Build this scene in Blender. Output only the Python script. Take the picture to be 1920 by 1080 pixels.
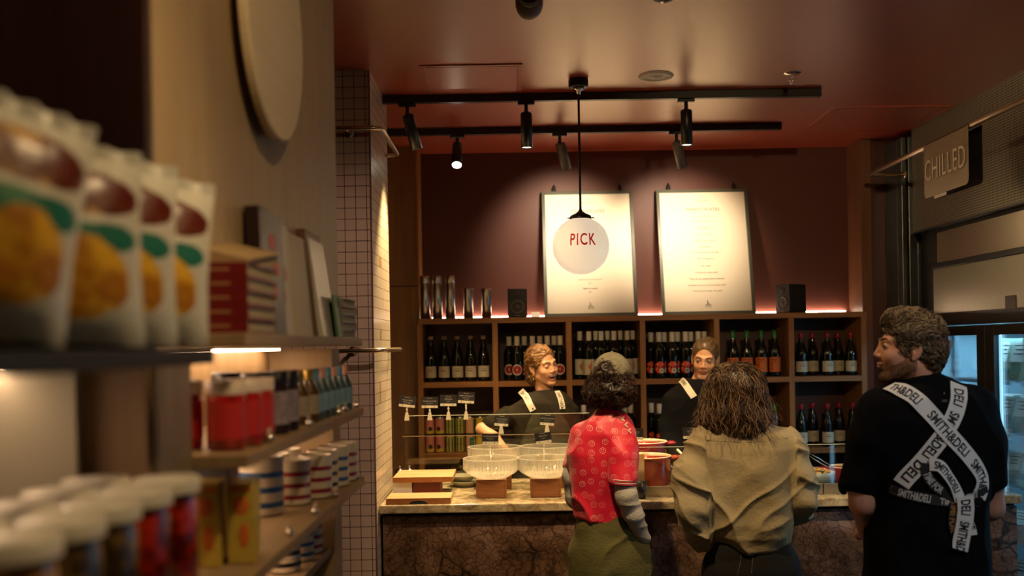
import bpy, bmesh, math, random
import numpy as np
from mathutils import Vector, Matrix
from mathutils.bvhtree import BVHTree
R = math.radians
random.seed(7)
rng = np.random.default_rng(7)
SC = bpy.context.scene
COL = SC.collection
for o in list(bpy.data.objects):
    bpy.data.objects.remove(o)

# ------------------------------------------------------------ camera
EYE = 1.70
FPX = 1867.0          # 35 mm lens on a 1920 px wide frame
ROLL = R(0.95)
cam = bpy.data.objects.new('camera', bpy.data.cameras.new('camera'))
COL.objects.link(cam)
cam.matrix_world = Matrix.Translation((0, 0, EYE)) @ Matrix.Rotation(ROLL, 4, 'Y') @ Matrix.Rotation(R(90), 4, 'X')
cam.data.lens = 35.0
cam.data.sensor_width = 36.0
cam.data.shift_y = 108 / 1920
cam.data.clip_start = 0.05
cam.data.dof.use_dof = True
cam.data.dof.focus_distance = 4.5
cam.data.dof.aperture_fstop = 2.0
SC.camera = cam

# ------------------------------------------------------------ world, exposure, lamps
SC.view_settings.view_transform = 'Standard'
SC.view_settings.look = 'None'
SC.view_settings.exposure = 0.70
SC.view_settings.gamma = 1.0
SC.view_settings.use_curve_mapping = False
SC.render.film_transparent = False
SC.cycles.use_denoising = True
SC.cycles.max_bounces = 7
SC.cycles.diffuse_bounces = 2
SC.cycles.glossy_bounces = 3
SC.cycles.transmission_bounces = 5
SC.cycles.transparent_max_bounces = 12
SC.cycles.sample_clamp_indirect = 4.0
SC.cycles.caustics_reflective = False
SC.cycles.caustics_refractive = False
wd = bpy.data.worlds.new('world')
SC.world = wd
wd.use_nodes = True
wd.node_tree.nodes['Background'].inputs[0].default_value = (1.0, 0.62, 0.38, 1)
wd.node_tree.nodes['Background'].inputs[1].default_value = 0.006
WARM = (1.0, 0.68, 0.33)

def lamp_spot(loc, target, watts, angle, blend=0.6, col=WARM, size=0.03):
    l = bpy.data.lights.new('spot_lamp', 'SPOT')
    l.energy = watts; l.color = col; l.spot_size = R(angle); l.spot_blend = blend; l.shadow_soft_size = size
    o = bpy.data.objects.new('spot_lamp', l)
    COL.objects.link(o)
    o.location = loc
    o.rotation_euler = (Vector(target) - Vector(loc)).to_track_quat('-Z', 'Y').to_euler()
    return o

def lamp_area(loc, target, watts, sx, sy, col=WARM):
    l = bpy.data.lights.new('area_lamp', 'AREA')
    l.energy = watts; l.color = col; l.shape = 'RECTANGLE'; l.size = sx; l.size_y = sy
    o = bpy.data.objects.new('area_lamp', l)
    COL.objects.link(o)
    o.location = loc
    o.rotation_euler = (Vector(target) - Vector(loc)).to_track_quat('-Z', 'Y').to_euler()
    return o

# unseen lamps added near the ceiling to brighten people, column, shelves and fascia
lamp_spot((0.10, 3.3, 3.0), (0.55, 4.6, 1.0), 120, 62, 0.8)
lamp_spot((1.55, 3.3, 3.0), (1.10, 4.6, 1.0), 60, 60, 0.8)
lamp_spot((0.9, 1.6, 3.0), (2.3, 5.2, 2.2), 95, 60, 0.9)
lamp_spot((0.35, 0.7, 3.0), (-0.50, 2.0, 2.3), 25, 70, 0.9)
lamp_spot((0.45, 1.2, 3.0), (-0.45, 1.25, 1.5), 26, 60, 0.9)
lamp_spot((0.55, 2.9, 3.0), (-0.9, 4.75, 1.5), 42, 50, 0.9, (1.0, 0.66, 0.46))  # added to brighten the front of the column
lamp_spot((0.55, 3.6, 3.0), (1.36, 3.4, 1.62), 22, 36, 0.9)  # added fill for the man's face
lamp_spot((-0.15, 3.5, 3.0), (0.18, 5.95, 1.62), 60, 26, 0.9)  # added front fill for the laughing woman
lamp_spot((0.75, 3.4, 3.0), (1.12, 5.86, 1.66), 34, 22, 0.9)  # added front fill for the serious woman
lamp_spot((2.1, 1.5, 3.0), (1.48, 3.4, 1.30), 30, 34, 0.9, (0.86, 0.93, 1.0))  # added cool spot on the man's back and straps
lamp_area((1.0, 1.0, 3.0), (1.0, 1.6, 0), 5, 1.6, 1.6)
H_CEIL = 3.03

def W(px, py, D):
    """world point that stands at depth D and is seen at this place of the photo"""
    dx, dy = px - 960.0, -(py - 648.0)
    c, s = math.cos(ROLL), math.sin(ROLL)
    return Vector(((dx * c + dy * s) / FPX * D, D, EYE + (-dx * s + dy * c) / FPX * D))

def WC(px, py, z=H_CEIL):
    """world point of the horizontal plane z seen at this place"""
    dx, dy = px - 960.0, -(py - 648.0)
    c, s = math.cos(ROLL), math.sin(ROLL)
    D = (z - EYE) * FPX / (-dx * s + dy * c)
    return Vector(((dx * c + dy * s) / FPX * D, D, z))

# ------------------------------------------------------------ materials
MATS = {}
def _new(name):
    m = bpy.data.materials.new(name)
    m.use_nodes = True
    return m, m.node_tree, m.node_tree.nodes['Principled BSDF']

def mat(name, col, rough=0.5, metal=0.0, bump=0.0, bscale=60.0, var=0.0, vscale=8.0, spec=None, sheen=0.0, coat=0.0, stretch=(1, 1, 1)):
    if name in MATS: return MATS[name]
    m, nt, p = _new(name)
    p.inputs['Base Color'].default_value = (*col, 1)
    p.inputs['Roughness'].default_value = rough
    p.inputs['Metallic'].default_value = metal
    if spec is not None: p.inputs['Specular IOR Level'].default_value = spec
    if sheen: p.inputs['Sheen Weight'].default_value = sheen
    if coat: p.inputs['Coat Weight'].default_value = coat
    tc = nt.nodes.new('ShaderNodeTexCoord')
    mp = nt.nodes.new('ShaderNodeMapping'); mp.inputs['Scale'].default_value = stretch
    nt.links.new(tc.outputs['Object'], mp.inputs[0])
    if var > 0:
        n = nt.nodes.new('ShaderNodeTexNoise'); n.inputs['Scale'].default_value = vscale; n.inputs['Detail'].default_value = 5
        nt.links.new(mp.outputs[0], n.inputs['Vector'])
        mx = nt.nodes.new('ShaderNodeMix'); mx.data_type = 'RGBA'
        mx.inputs[6].default_value = (*[c * (1 - var) for c in col], 1)
        mx.inputs[7].default_value = (*[min(1, c * (1 + var)) for c in col], 1)
        nt.links.new(n.outputs['Fac'], mx.inputs[0])
        nt.links.new(mx.outputs[2], p.inputs['Base Color'])
    if bump > 0:
        n = nt.nodes.new('ShaderNodeTexNoise'); n.inputs['Scale'].default_value = bscale; n.inputs['Detail'].default_value = 4
        nt.links.new(mp.outputs[0], n.inputs['Vector'])
        b = nt.nodes.new('ShaderNodeBump'); b.inputs['Strength'].default_value = bump; b.inputs['Distance'].default_value = 0.01
        nt.links.new(n.outputs['Fac'], b.inputs['Height'])
        nt.links.new(b.outputs[0], p.inputs['Normal'])
    MATS[name] = m
    return m

def emis(name, col, strength):
    if name in MATS: return MATS[name]
    m, nt, p = _new(name)
    p.inputs['Base Color'].default_value = (*col, 1)
    p.inputs['Emission Color'].default_value = (*col, 1)
    p.inputs['Emission Strength'].default_value = strength
    MATS[name] = m
    return m

def wood(name, c1, c2, axis='Z', scale=6.0, rough=0.45, boards=0.0):
    if name in MATS: return MATS[name]
    m, nt, p = _new(name)
    tc = nt.nodes.new('ShaderNodeTexCoord')
    mp = nt.nodes.new('ShaderNodeMapping')
    s = [scale * 3] * 3
    s['XYZ'.index(axis)] = scale * 0.22
    mp.inputs['Scale'].default_value = s
    nt.links.new(tc.outputs['Object'], mp.inputs[0])
    n = nt.nodes.new('ShaderNodeTexNoise'); n.inputs['Scale'].default_value = 1.6; n.inputs['Detail'].default_value = 8; n.inputs['Roughness'].default_value = 0.65; n.inputs['Distortion'].default_value = 0.6
    nt.links.new(mp.outputs[0], n.inputs['Vector'])
    cr = nt.nodes.new('ShaderNodeValToRGB')
    cr.color_ramp.elements[0].position = 0.32; cr.color_ramp.elements[0].color = (*c2, 1)
    cr.color_ramp.elements[1].position = 0.66; cr.color_ramp.elements[1].color = (*c1, 1)
    nt.links.new(n.outputs['Fac'], cr.inputs[0])
    nt.links.new(cr.outputs[0], p.inputs['Base Color'])
    b = nt.nodes.new('ShaderNodeBump'); b.inputs['Strength'].default_value = 0.12; b.inputs['Distance'].default_value = 0.004
    nt.links.new(n.outputs['Fac'], b.inputs['Height']); nt.links.new(b.outputs[0], p.inputs['Normal'])
    p.inputs['Roughness'].default_value = rough
    MATS[name] = m
    return m

def glass(name, tint=(1, 1, 1), gloss=0.08, rough=0.02, milky=0.0, milk=(0.9, 0.88, 0.8)):
    """thin clear sheet: see-through with a mirror share by angle"""
    if name in MATS: return MATS[name]
    m, nt, p = _new(name)
    out = nt.nodes['Material Output']
    nt.nodes.remove(p)
    tr = nt.nodes.new('ShaderNodeBsdfTransparent'); tr.inputs[0].default_value = (*tint, 1)
    gl = nt.nodes.new('ShaderNodeBsdfGlossy'); gl.inputs['Roughness'].default_value = rough
    lw = nt.nodes.new('ShaderNodeLayerWeight'); lw.inputs['Blend'].default_value = 0.12
    ad = nt.nodes.new('ShaderNodeMath'); ad.operation = 'MULTIPLY_ADD'; ad.inputs[1].default_value = 0.7; ad.inputs[2].default_value = gloss; ad.use_clamp = True
    nt.links.new(lw.outputs['Fresnel'], ad.inputs[0])
    mx = nt.nodes.new('ShaderNodeMixShader')
    nt.links.new(ad.outputs[0], mx.inputs[0]); nt.links.new(tr.outputs[0], mx.inputs[1]); nt.links.new(gl.outputs[0], mx.inputs[2])
    last = mx
    if milky > 0:
        d = nt.nodes.new('ShaderNodeBsdfTranslucent'); d.inputs[0].default_value = (*milk, 1)
        e = nt.nodes.new('ShaderNodeBsdfDiffuse'); e.inputs[0].default_value = (*milk, 1)
        a2 = nt.nodes.new('ShaderNodeMixShader'); nt.links.new(d.outputs[0], a2.inputs[1]); nt.links.new(e.outputs[0], a2.inputs[2])
        m2 = nt.nodes.new('ShaderNodeMixShader'); m2.inputs[0].default_value = milky
        nt.links.new(mx.outputs[0], m2.inputs[1]); nt.links.new(a2.outputs[0], m2.inputs[2])
        last = m2
    nt.links.new(last.outputs[0], out.inputs['Surface'])
    MATS[name] = m
    return m

def ramp_node(nt, src, stops):
    cr = nt.nodes.new('ShaderNodeValToRGB')
    el = cr.color_ramp.elements
    while len(el) < len(stops): el.new(0.5)
    for e, (pos, c) in zip(el, stops):
        e.position = pos; e.color = (*c, 1)
    nt.links.new(src, cr.inputs[0])
    return cr

# ------------------------------------------------------------ mesh building
class MB:
    """collects shapes; build() links them as ONE mesh object"""
    def __init__(s):
        s.v = []; s.f = []; s.mi = []; s.sm = []; s.cur = 0; s.mats = []
    def use(s, m):
        if m not in s.mats: s.mats.append(m)
        s.cur = s.mats.index(m)
        return s
    def raw(s, vs, fs, smooth=False, M=None):
        b = len(s.v)
        for p in vs:
            p = Vector(p)
            s.v.append(M @ p if M is not None else p)
        for f in fs:
            s.f.append([i + b for i in f]); s.mi.append(s.cur); s.sm.append(smooth)
        return s
    def box(s, lo, hi, M=None):
        x0, y0, z0 = lo; x1, y1, z1 = hi
        vs = [(x0, y0, z0), (x1, y0, z0), (x1, y1, z0), (x0, y1, z0), (x0, y0, z1), (x1, y0, z1), (x1, y1, z1), (x0, y1, z1)]
        fs = [(0, 3, 2, 1), (4, 5, 6, 7), (0, 1, 5, 4), (1, 2, 6, 5), (2, 3, 7, 6), (3, 0, 4, 7)]
        return s.raw(vs, fs, False, M)
    def lathe(s, prof, n=24, M=None, smooth=True, cap=True):
        vs = []; fs = []
        for (r, z) in prof:
            for i in range(n):
                a = 2 * math.pi * i / n
                vs.append((r * math.cos(a), r * math.sin(a), z))
        for j in range(len(prof) - 1):
            for i in range(n):
                k = (i + 1) % n
                fs.append((j * n + i, j * n + k, (j + 1) * n + k, (j + 1) * n + i))
        if cap:
            if prof[0][0] > 1e-6: fs.append(tuple(reversed(range(n))))
            if prof[-1][0] > 1e-6: fs.append(tuple(range((len(prof) - 1) * n, len(prof) * n)))
        return s.raw(vs, fs, smooth, M)
    def cyl(s, p0, p1, r0, r1=None, n=16, smooth=True):
        if r1 is None: r1 = r0
        p0, p1 = Vector(p0), Vector(p1); d = p1 - p0
        M = Matrix.Translation(p0) @ d.to_track_quat('Z', 'Y').to_matrix().to_4x4()
        return s.lathe([(r0, 0), (r1, d.length)], n, M, smooth)
    def tube(s, path, r, n=10):
        path = [Vector(p) for p in path]; vs = []; fs = []
        up = None
        for i, p in enumerate(path):
            t = (path[min(i + 1, len(path) - 1)] - path[max(i - 1, 0)]).normalized()
            if up is None: up = t.orthogonal().normalized()
            up = (up - t * up.dot(t)).normalized()
            sd = t.cross(up)
            rr = r[i] if hasattr(r, '__len__') else r
            for k in range(n):
                a = 2 * math.pi * k / n
                vs.append(p + up * (rr * math.cos(a)) + sd * (rr * math.sin(a)))
        for j in range(len(path) - 1):
            for i in range(n):
                k = (i + 1) % n
                fs.append((j * n + i, j * n + k, (j + 1) * n + k, (j + 1) * n + i))
        fs.append(tuple(reversed(range(n)))); fs.append(tuple(range((len(path) - 1) * n, len(path) * n)))
        return s.raw(vs, fs, True)
    def ball(s, c, r, n=16, M=None, rings=10):
        rx, ry, rz = (r, r, r) if not hasattr(r, '__len__') else r
        vs = [(c[0], c[1], c[2] - rz)]; fs = []
        for j in range(1, rings):
            t = math.pi * j / rings
            for i in range(n):
                a = 2 * math.pi * i / n
                vs.append((c[0] + rx * math.sin(t) * math.cos(a), c[1] + ry * math.sin(t) * math.sin(a), c[2] - rz * math.cos(t)))
        vs.append((c[0], c[1], c[2] + rz)); L = len(vs) - 1
        for i in range(n):
            k = (i + 1) % n
            fs.append((0, 1 + k, 1 + i)); fs.append((L, L - n + i, L - n + k))
            for j in range(rings - 2):
                fs.append((1 + j * n + i, 1 + j * n + k, 1 + (j + 1) * n + k, 1 + (j + 1) * n + i))
        return s.raw(vs, fs, True, M)
    def prism(s, poly, y0, y1, M=None, smooth=False):
        """poly in xz, extruded along y"""
        n = len(poly)
        vs = [(x, y0, z) for x, z in poly] + [(x, y1, z) for x, z in poly]
        fs = [tuple(range(n)), tuple(reversed(range(n, 2 * n)))] + [(i, i + n, (i + 1) % n + n, (i + 1) % n) for i in range(n)]
        return s.raw(vs, fs, smooth, M)
    def band(s, Rr, a0, a1, z0, z1, n=14, M=None):
        """a label wrapped on a cylinder; angle 0 faces -y"""
        vs = []; fs = []
        for i in range(n + 1):
            a = a0 + (a1 - a0) * i / n
            for z in (z0, z1):
                vs.append((Rr * math.sin(a), -Rr * math.cos(a), z))
        for i in range(n): fs.append((2 * i, 2 * i + 2, 2 * i + 3, 2 * i + 1))
        return s.raw(vs, fs, True, M)
    def disc_on(s, Rr, cu, cz, ru, rz, n=20, M=None):
        """an oval print wrapped on a cylinder"""
        vs = [(Rr * math.sin(cu / Rr), -Rr * math.cos(cu / Rr), cz)]; fs = []
        for q in (0.5, 1.0):
            for i in range(n):
                a = 2 * math.pi * i / n
                u = cu + q * ru * math.cos(a)
                vs.append((Rr * math.sin(u / Rr), -Rr * math.cos(u / Rr), cz + q * rz * math.sin(a)))
        for i in range(n):
            k = (i + 1) % n
            fs.append((0, 1 + i, 1 + k)); fs.append((1 + i, 1 + n + i, 1 + n + k, 1 + k))
        return s.raw(vs, fs, True, M)
    def mesh(s, name, mats=None):
        me = bpy.data.meshes.new(name)
        me.from_pydata([tuple(p) for p in s.v], [], s.f)
        for m in (mats or s.mats): me.materials.append(m)
        if s.mats or mats:
            me.polygons.foreach_set('material_index', s.mi)
        me.polygons.foreach_set('use_smooth', s.sm)
        me.update()
        return me
    def build(s, name, m=None, parent=None, bevel=0.0, fix=True):
        if m is not None and not s.mats: mats = [m]
        else: mats = None
        me = s.mesh(name, mats)
        if fix:
            bm = bmesh.new(); bm.from_mesh(me); bmesh.ops.recalc_face_normals(bm, faces=bm.faces); bm.to_mesh(me); bm.free()
        o = bpy.data.objects.new(name, me)
        COL.objects.link(o)
        if parent is not None: o.parent = parent
        if bevel > 0:
            b = o.modifiers.new('bevel', 'BEVEL'); b.width = bevel; b.segments = 2; b.limit_method = 'ANGLE'; b.angle_limit = R(40)
        return o

def bx(name, lo, hi, m, parent=None, bevel=0.0):
    return MB().box(lo, hi).build(name, m, parent, bevel)

def tag(o, label=None, cat=None, group=None, kind=None):
    if label: o['label'] = label
    if cat: o['category'] = cat
    if group: o['group'] = group
    if kind: o['kind'] = kind
    return o

def struct(o): return tag(o, kind='structure')

def thing(name, label, cat, loc=(0, 0, 0), rotz=0.0, group=None):
    o = bpy.data.objects.new(name, None); COL.objects.link(o)
    o.empty_display_size = 0.05
    o.location = loc; o.rotation_euler = (0, 0, rotz)
    return tag(o, label, cat, group)

def dup(root, loc, rotz=0.0, label=None, scale=None):
    r = root.copy(); COL.objects.link(r); r.location = loc; r.rotation_euler = (0, 0, rotz)
    if label: r['label'] = label
    if scale is not None: r.scale = scale
    for ch in list(root.children):
        c = ch.copy(); COL.objects.link(c); c.parent = r
        for g in list(ch.children):
            d = g.copy(); COL.objects.link(d); d.parent = c
    return r

class Series:
    """first placement moves the prototype, the next ones copy it"""
    def __init__(s, proto): s.p = proto; s.n = 0
    def put(s, loc, rotz=0.0, label=None, scale=None):
        s.n += 1
        if s.n == 1:
            s.p.location = loc; s.p.rotation_euler = (0, 0, rotz)
            if label: s.p['label'] = label
            if scale is not None: s.p.scale = scale
            return s.p
        return dup(s.p, loc, rotz, label, scale if scale is not None else (1, 1, 1))

ORD = ['leftmost', 'second from left', 'third from left', 'fourth from left', 'fifth from left', 'sixth from left', 'seventh from left', 'eighth from left', 'ninth from left', 'tenth from left']

def subdiv_geo(vs, fs, maxlen):
    bm = bmesh.new()
    V = [bm.verts.new((x, y, 0)) for x, y in vs]
    for f in fs:
        try: bm.faces.new([V[i] for i in f])
        except ValueError: pass
    for _ in range(5):
        ed = [e for e in bm.edges if e.calc_length() > maxlen]
        if not ed: break
        bmesh.ops.subdivide_edges(bm, edges=ed, cuts=1)
        bmesh.ops.triangulate(bm, faces=bm.faces[:])
    bm.verts.index_update()
    out = [(v.co.x, v.co.y) for v in bm.verts], [tuple(v.index for v in f.verts) for f in bm.faces]
    bm.free()
    return out

# text as flat meshes
def text_geo(body, height, xscale=1.0, align='CENTER', spacing=1.0, bold=0.0):
    cu = bpy.data.curves.new('t', 'FONT'); cu.body = body; cu.size = height / 0.70; cu.align_x = align; cu.space_character = spacing
    cu.offset = bold
    cu.resolution_u = 4
    ob = bpy.data.objects.new('t', cu); COL.objects.link(ob)
    dg = bpy.context.evaluated_depsgraph_get()
    me = bpy.data.meshes.new_from_object(ob.evaluated_get(dg))
    vs = [(v.co.x * xscale, v.co.y) for v in me.vertices]
    fs = [tuple(p.vertices) for p in me.polygons]
    bpy.data.objects.remove(ob); bpy.data.curves.remove(cu); bpy.data.meshes.remove(me)
    return vs, fs

def put_text(mb, body, height, M, xscale=1.0, align='CENTER', thick=0.0, spacing=1.0, bold=0.0):
    """text lies in the local xz plane, read from -y"""
    vs, fs = text_geo(body, height, xscale, align, spacing, bold)
    mb.raw([(x, 0, z) for x, z in vs], fs, False, M)
    return mb

def TR(x, y, z, rx=0.0, ry=0.0, rz=0.0):
    return Matrix.Translation((x, y, z)) @ Matrix.Rotation(rz, 4, 'Z') @ Matrix.Rotation(ry, 4, 'Y') @ Matrix.Rotation(rx, 4, 'X')
# ------------------------------------------------------------ special materials
def ceiling_mat():
    m, nt, p = _new('terracotta_satin_paint')
    p.inputs['Base Color'].default_value = (0.36, 0.040, 0.005, 1)
    p.inputs['Roughness'].default_value = 0.40
    p.inputs['Specular IOR Level'].default_value = 1.0
    p.inputs['Coat Weight'].default_value = 1.0
    p.inputs['Coat Tint'].default_value = (1.0, 0.86, 0.62, 1)
    p.inputs['Coat IOR'].default_value = 2.0
    p.inputs['Coat Roughness'].default_value = 0.36
    tc = nt.nodes.new('ShaderNodeTexCoord')
    n = nt.nodes.new('ShaderNodeTexNoise'); n.inputs['Scale'].default_value = 140
    nt.links.new(tc.outputs['Object'], n.inputs['Vector'])
    b = nt.nodes.new('ShaderNodeBump'); b.inputs['Strength'].default_value = 0.08; b.inputs['Distance'].default_value = 0.003
    nt.links.new(n.outputs['Fac'], b.inputs['Height']); nt.links.new(b.outputs[0], p.inputs['Normal'])
    return m
M_CEIL = ceiling_mat()

def tile_mat(name, axis, ca, cb, grout, size=0.0527, mortar=0.0016):
    m, nt, p = _new(name)
    tc = nt.nodes.new('ShaderNodeTexCoord')
    sp = nt.nodes.new('ShaderNodeSeparateXYZ'); nt.links.new(tc.outputs['Object'], sp.inputs[0])
    cb_ = nt.nodes.new('ShaderNodeCombineXYZ')
    nt.links.new(sp.outputs[axis], cb_.inputs[0]); nt.links.new(sp.outputs['Z'], cb_.inputs[1])
    br = nt.nodes.new('ShaderNodeTexBrick')
    br.offset = 0.0; br.squash = 1.0
    br.inputs['Scale'].default_value = 1.0
    br.inputs['Brick Width'].default_value = size; br.inputs['Row Height'].default_value = size
    br.inputs['Mortar Size'].default_value = mortar; br.inputs['Mortar Smooth'].default_value = 0.1; br.inputs['Bias'].default_value = -0.3
    br.inputs['Color1'].default_value = (*ca, 1); br.inputs['Color2'].default_value = (*cb, 1); br.inputs['Mortar'].default_value = (*grout, 1)
    nt.links.new(cb_.outputs[0], br.inputs['Vector'])
    nt.links.new(br.outputs['Color'], p.inputs['Base Color'])
    mr = nt.nodes.new('ShaderNodeMapRange'); mr.inputs[3].default_value = 0.28; mr.inputs[4].default_value = 0.8
    nt.links.new(br.outputs['Fac'], mr.inputs[0]); nt.links.new(mr.outputs[0], p.inputs['Roughness'])
    b = nt.nodes.new('ShaderNodeBump'); b.invert = True; b.inputs['Strength'].default_value = 0.5; b.inputs['Distance'].default_value = 0.002
    nt.links.new(br.outputs['Fac'], b.inputs['Height']); nt.links.new(b.outputs[0], p.inputs['Normal'])
    return m
M_TILE_F = tile_mat('tile_front_shaded', 'X', (0.56, 0.43, 0.35), (0.52, 0.395, 0.325), (0.045, 0.02, 0.022))  # shade of the front face put into darker tile and grout colours
M_TILE_S = tile_mat('tile_side_lit', 'Y', (0.62, 0.54, 0.40), (0.58, 0.50, 0.37), (0.12, 0.07, 0.05))  # same tile, the light on this side put into paler colours

def granite_mat():
    m, nt, p = _new('beige_granite')
    tc = nt.nodes.new('ShaderNodeTexCoord')
    mp = nt.nodes.new('ShaderNodeMapping'); mp.inputs['Scale'].default_value = (1, 1.4, 1.4); mp.inputs['Rotation'].default_value = (0, 0, 0.25)
    nt.links.new(tc.outputs['Object'], mp.inputs[0])
    n = nt.nodes.new('ShaderNodeTexNoise'); n.inputs['Scale'].default_value = 11; n.inputs['Detail'].default_value = 10; n.inputs['Roughness'].default_value = 0.72; n.inputs['Distortion'].default_value = 1.2
    nt.links.new(mp.outputs[0], n.inputs['Vector'])
    cr = ramp_node(nt, n.outputs['Fac'], [(0.34, (0.12, 0.085, 0.045)), (0.44, (0.30, 0.23, 0.13)), (0.54, (0.46, 0.37, 0.23)), (0.68, (0.62, 0.53, 0.37))])
    nt.links.new(cr.outputs[0], p.inputs['Base Color'])
    p.inputs['Roughness'].default_value = 0.18
    return m
M_GRANITE = granite_mat()

def marble_mat():
    m, nt, p = _new('brown_veined_marble')
    tc = nt.nodes.new('ShaderNodeTexCoord')
    n0 = nt.nodes.new('ShaderNodeTexNoise'); n0.inputs['Scale'].default_value = 3.2; n0.inputs['Detail'].default_value = 6
    nt.links.new(tc.outputs['Object'], n0.inputs['Vector'])
    mv = nt.nodes.new('ShaderNodeMix'); mv.data_type = 'VECTOR'; mv.inputs[0].default_value = 0.22
    nt.links.new(tc.outputs['Object'], mv.inputs[4]); nt.links.new(n0.outputs['Color'], mv.inputs[5])
    v = nt.nodes.new('ShaderNodeTexVoronoi'); v.feature = 'DISTANCE_TO_EDGE'; v.inputs['Scale'].default_value = 11
    nt.links.new(mv.outputs[1], v.inputs['Vector'])
    v2 = nt.nodes.new('ShaderNodeTexVoronoi'); v2.feature = 'DISTANCE_TO_EDGE'; v2.inputs['Scale'].default_value = 36
    nt.links.new(mv.outputs[1], v2.inputs['Vector'])
    n = nt.nodes.new('ShaderNodeTexNoise'); n.inputs['Scale'].default_value = 3.0; n.inputs['Detail'].default_value = 9; n.inputs['Roughness'].default_value = 0.68
    nt.links.new(tc.outputs['Object'], n.inputs['Vector'])
    cr = ramp_node(nt, n.outputs['Fac'], [(0.34, (0.02, 0.014, 0.014)), (0.44, (0.12, 0.065, 0.035)), (0.54, (0.20, 0.115, 0.08)), (0.68, (0.31, 0.225, 0.20))])
    r1 = ramp_node(nt, v.outputs['Distance'], [(0.0, (0.04, 0.03, 0.03)), (0.10, (1, 1, 1))])
    r2 = ramp_node(nt, v2.outputs['Distance'], [(0.0, (0.25, 0.2, 0.2)), (0.09, (1, 1, 1))])
    m1 = nt.nodes.new('ShaderNodeMix'); m1.data_type = 'RGBA'; m1.blend_type = 'MULTIPLY'; m1.inputs[0].default_value = 0.9
    nt.links.new(cr.outputs[0], m1.inputs[6]); nt.links.new(r2.outputs[0], m1.inputs[7])
    n3 = nt.nodes.new('ShaderNodeTexNoise'); n3.inputs['Scale'].default_value = 2.2; nt.links.new(tc.outputs['Object'], n3.inputs['Vector'])
    f = ramp_node(nt, n3.outputs['Fac'], [(0.42, (0.15, 0.15, 0.15)), (0.58, (1, 1, 1))])
    m2 = nt.nodes.new('ShaderNodeMix'); m2.data_type = 'RGBA'; m2.blend_type = 'MULTIPLY'
    nt.links.new(f.outputs[0], m2.inputs[0]); nt.links.new(m1.outputs[2], m2.inputs[6]); nt.links.new(r1.outputs[0], m2.inputs[7])
    nt.links.new(m2.outputs[2], p.inputs['Base Color'])
    p.inputs['Roughness'].default_value = 0.3
    return m
M_MARBLE = marble_mat()

def perforated_mat():
    m, nt, p = _new('perforated_steel')
    tc = nt.nodes.new('ShaderNodeTexCoord')
    sp = nt.nodes.new('ShaderNodeSeparateXYZ'); nt.links.new(tc.outputs['Object'], sp.inputs[0])
    def fr(o, off=0.0):
        a = nt.nodes.new('ShaderNodeMath'); a.operation = 'MULTIPLY_ADD'; a.inputs[1].default_value = 1 / 0.0145; a.inputs[2].default_value = off
        nt.links.new(o, a.inputs[0])
        b = nt.nodes.new('ShaderNodeMath'); b.operation = 'FRACT'; nt.links.new(a.outputs[0], b.inputs[0])
        c = nt.nodes.new('ShaderNodeMath'); c.operation = 'SUBTRACT'; c.inputs[1].default_value = 0.5; nt.links.new(b.outputs[0], c.inputs[0])
        return c.outputs[0]
    cv = nt.nodes.new('ShaderNodeCombineXYZ')
    nt.links.new(fr(sp.outputs['Y']), cv.inputs[0]); nt.links.new(fr(sp.outputs['Z']), cv.inputs[1])
    ln = nt.nodes.new('ShaderNodeVectorMath'); ln.operation = 'LENGTH'; nt.links.new(cv.outputs[0], ln.inputs[0])
    cr = ramp_node(nt, ln.outputs['Value'], [(0.27, (0.008, 0.008, 0.008)), (0.33, (0.34, 0.32, 0.25))])
    nt.links.new(cr.outputs[0], p.inputs['Base Color'])
    p.inputs['Roughness'].default_value = 0.42; p.inputs['Metallic'].default_value = 0.55
    return m
M_PERF = perforated_mat()

M_OAK = wood('oak', (0.40, 0.18, 0.050), (0.24, 0.095, 0.024), 'Z', 5)
M_OAKX = wood('oak_across', (0.36, 0.155, 0.042), (0.22, 0.085, 0.022), 'X', 5)
M_OAKPALE = wood('pale_oak', (0.46, 0.33, 0.185), (0.38, 0.265, 0.14), 'Z', 4, 0.5)
M_OAKPALEY = wood('pale_oak_along', (0.34, 0.23, 0.12), (0.24, 0.16, 0.08), 'Y', 4, 0.5)
M_DARKWOOD = wood('dark_cherry', (0.085, 0.018, 0.012), (0.045, 0.010, 0.008), 'Z', 4, 0.35)
M_UPRIGHT = wood('grey_brown_upright', (0.24, 0.175, 0.12), (0.17, 0.12, 0.08), 'Z', 4, 0.5)
M_MAROON = mat('maroon_paint', (0.090, 0.022, 0.014), 0.55, bump=0.03, bscale=200)
M_BLACK = mat('black_metal', (0.008, 0.008, 0.008), 0.35)
M_BLACKM = mat('matt_black', (0.010, 0.009, 0.009), 0.6)
M_STEEL = mat('brushed_steel', (0.55, 0.52, 0.46), 0.28, 1.0, bump=0.05, bscale=30, stretch=(1, 1, 20))
M_CHROME = mat('chrome', (0.75, 0.72, 0.68), 0.12, 1.0)
M_BRASS = mat('bronze_rail', (0.62, 0.50, 0.36), 0.28, 1.0)
M_DARKSTEEL = mat('dark_steel', (0.05, 0.058, 0.065), 0.35, 0.7)
M_WHITE = mat('white_plastic', (0.75, 0.72, 0.66), 0.4)
M_PAPER = mat('paper', (0.80, 0.76, 0.66), 0.6)
M_INK = mat('ink', (0.03, 0.03, 0.03), 0.6)

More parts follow.
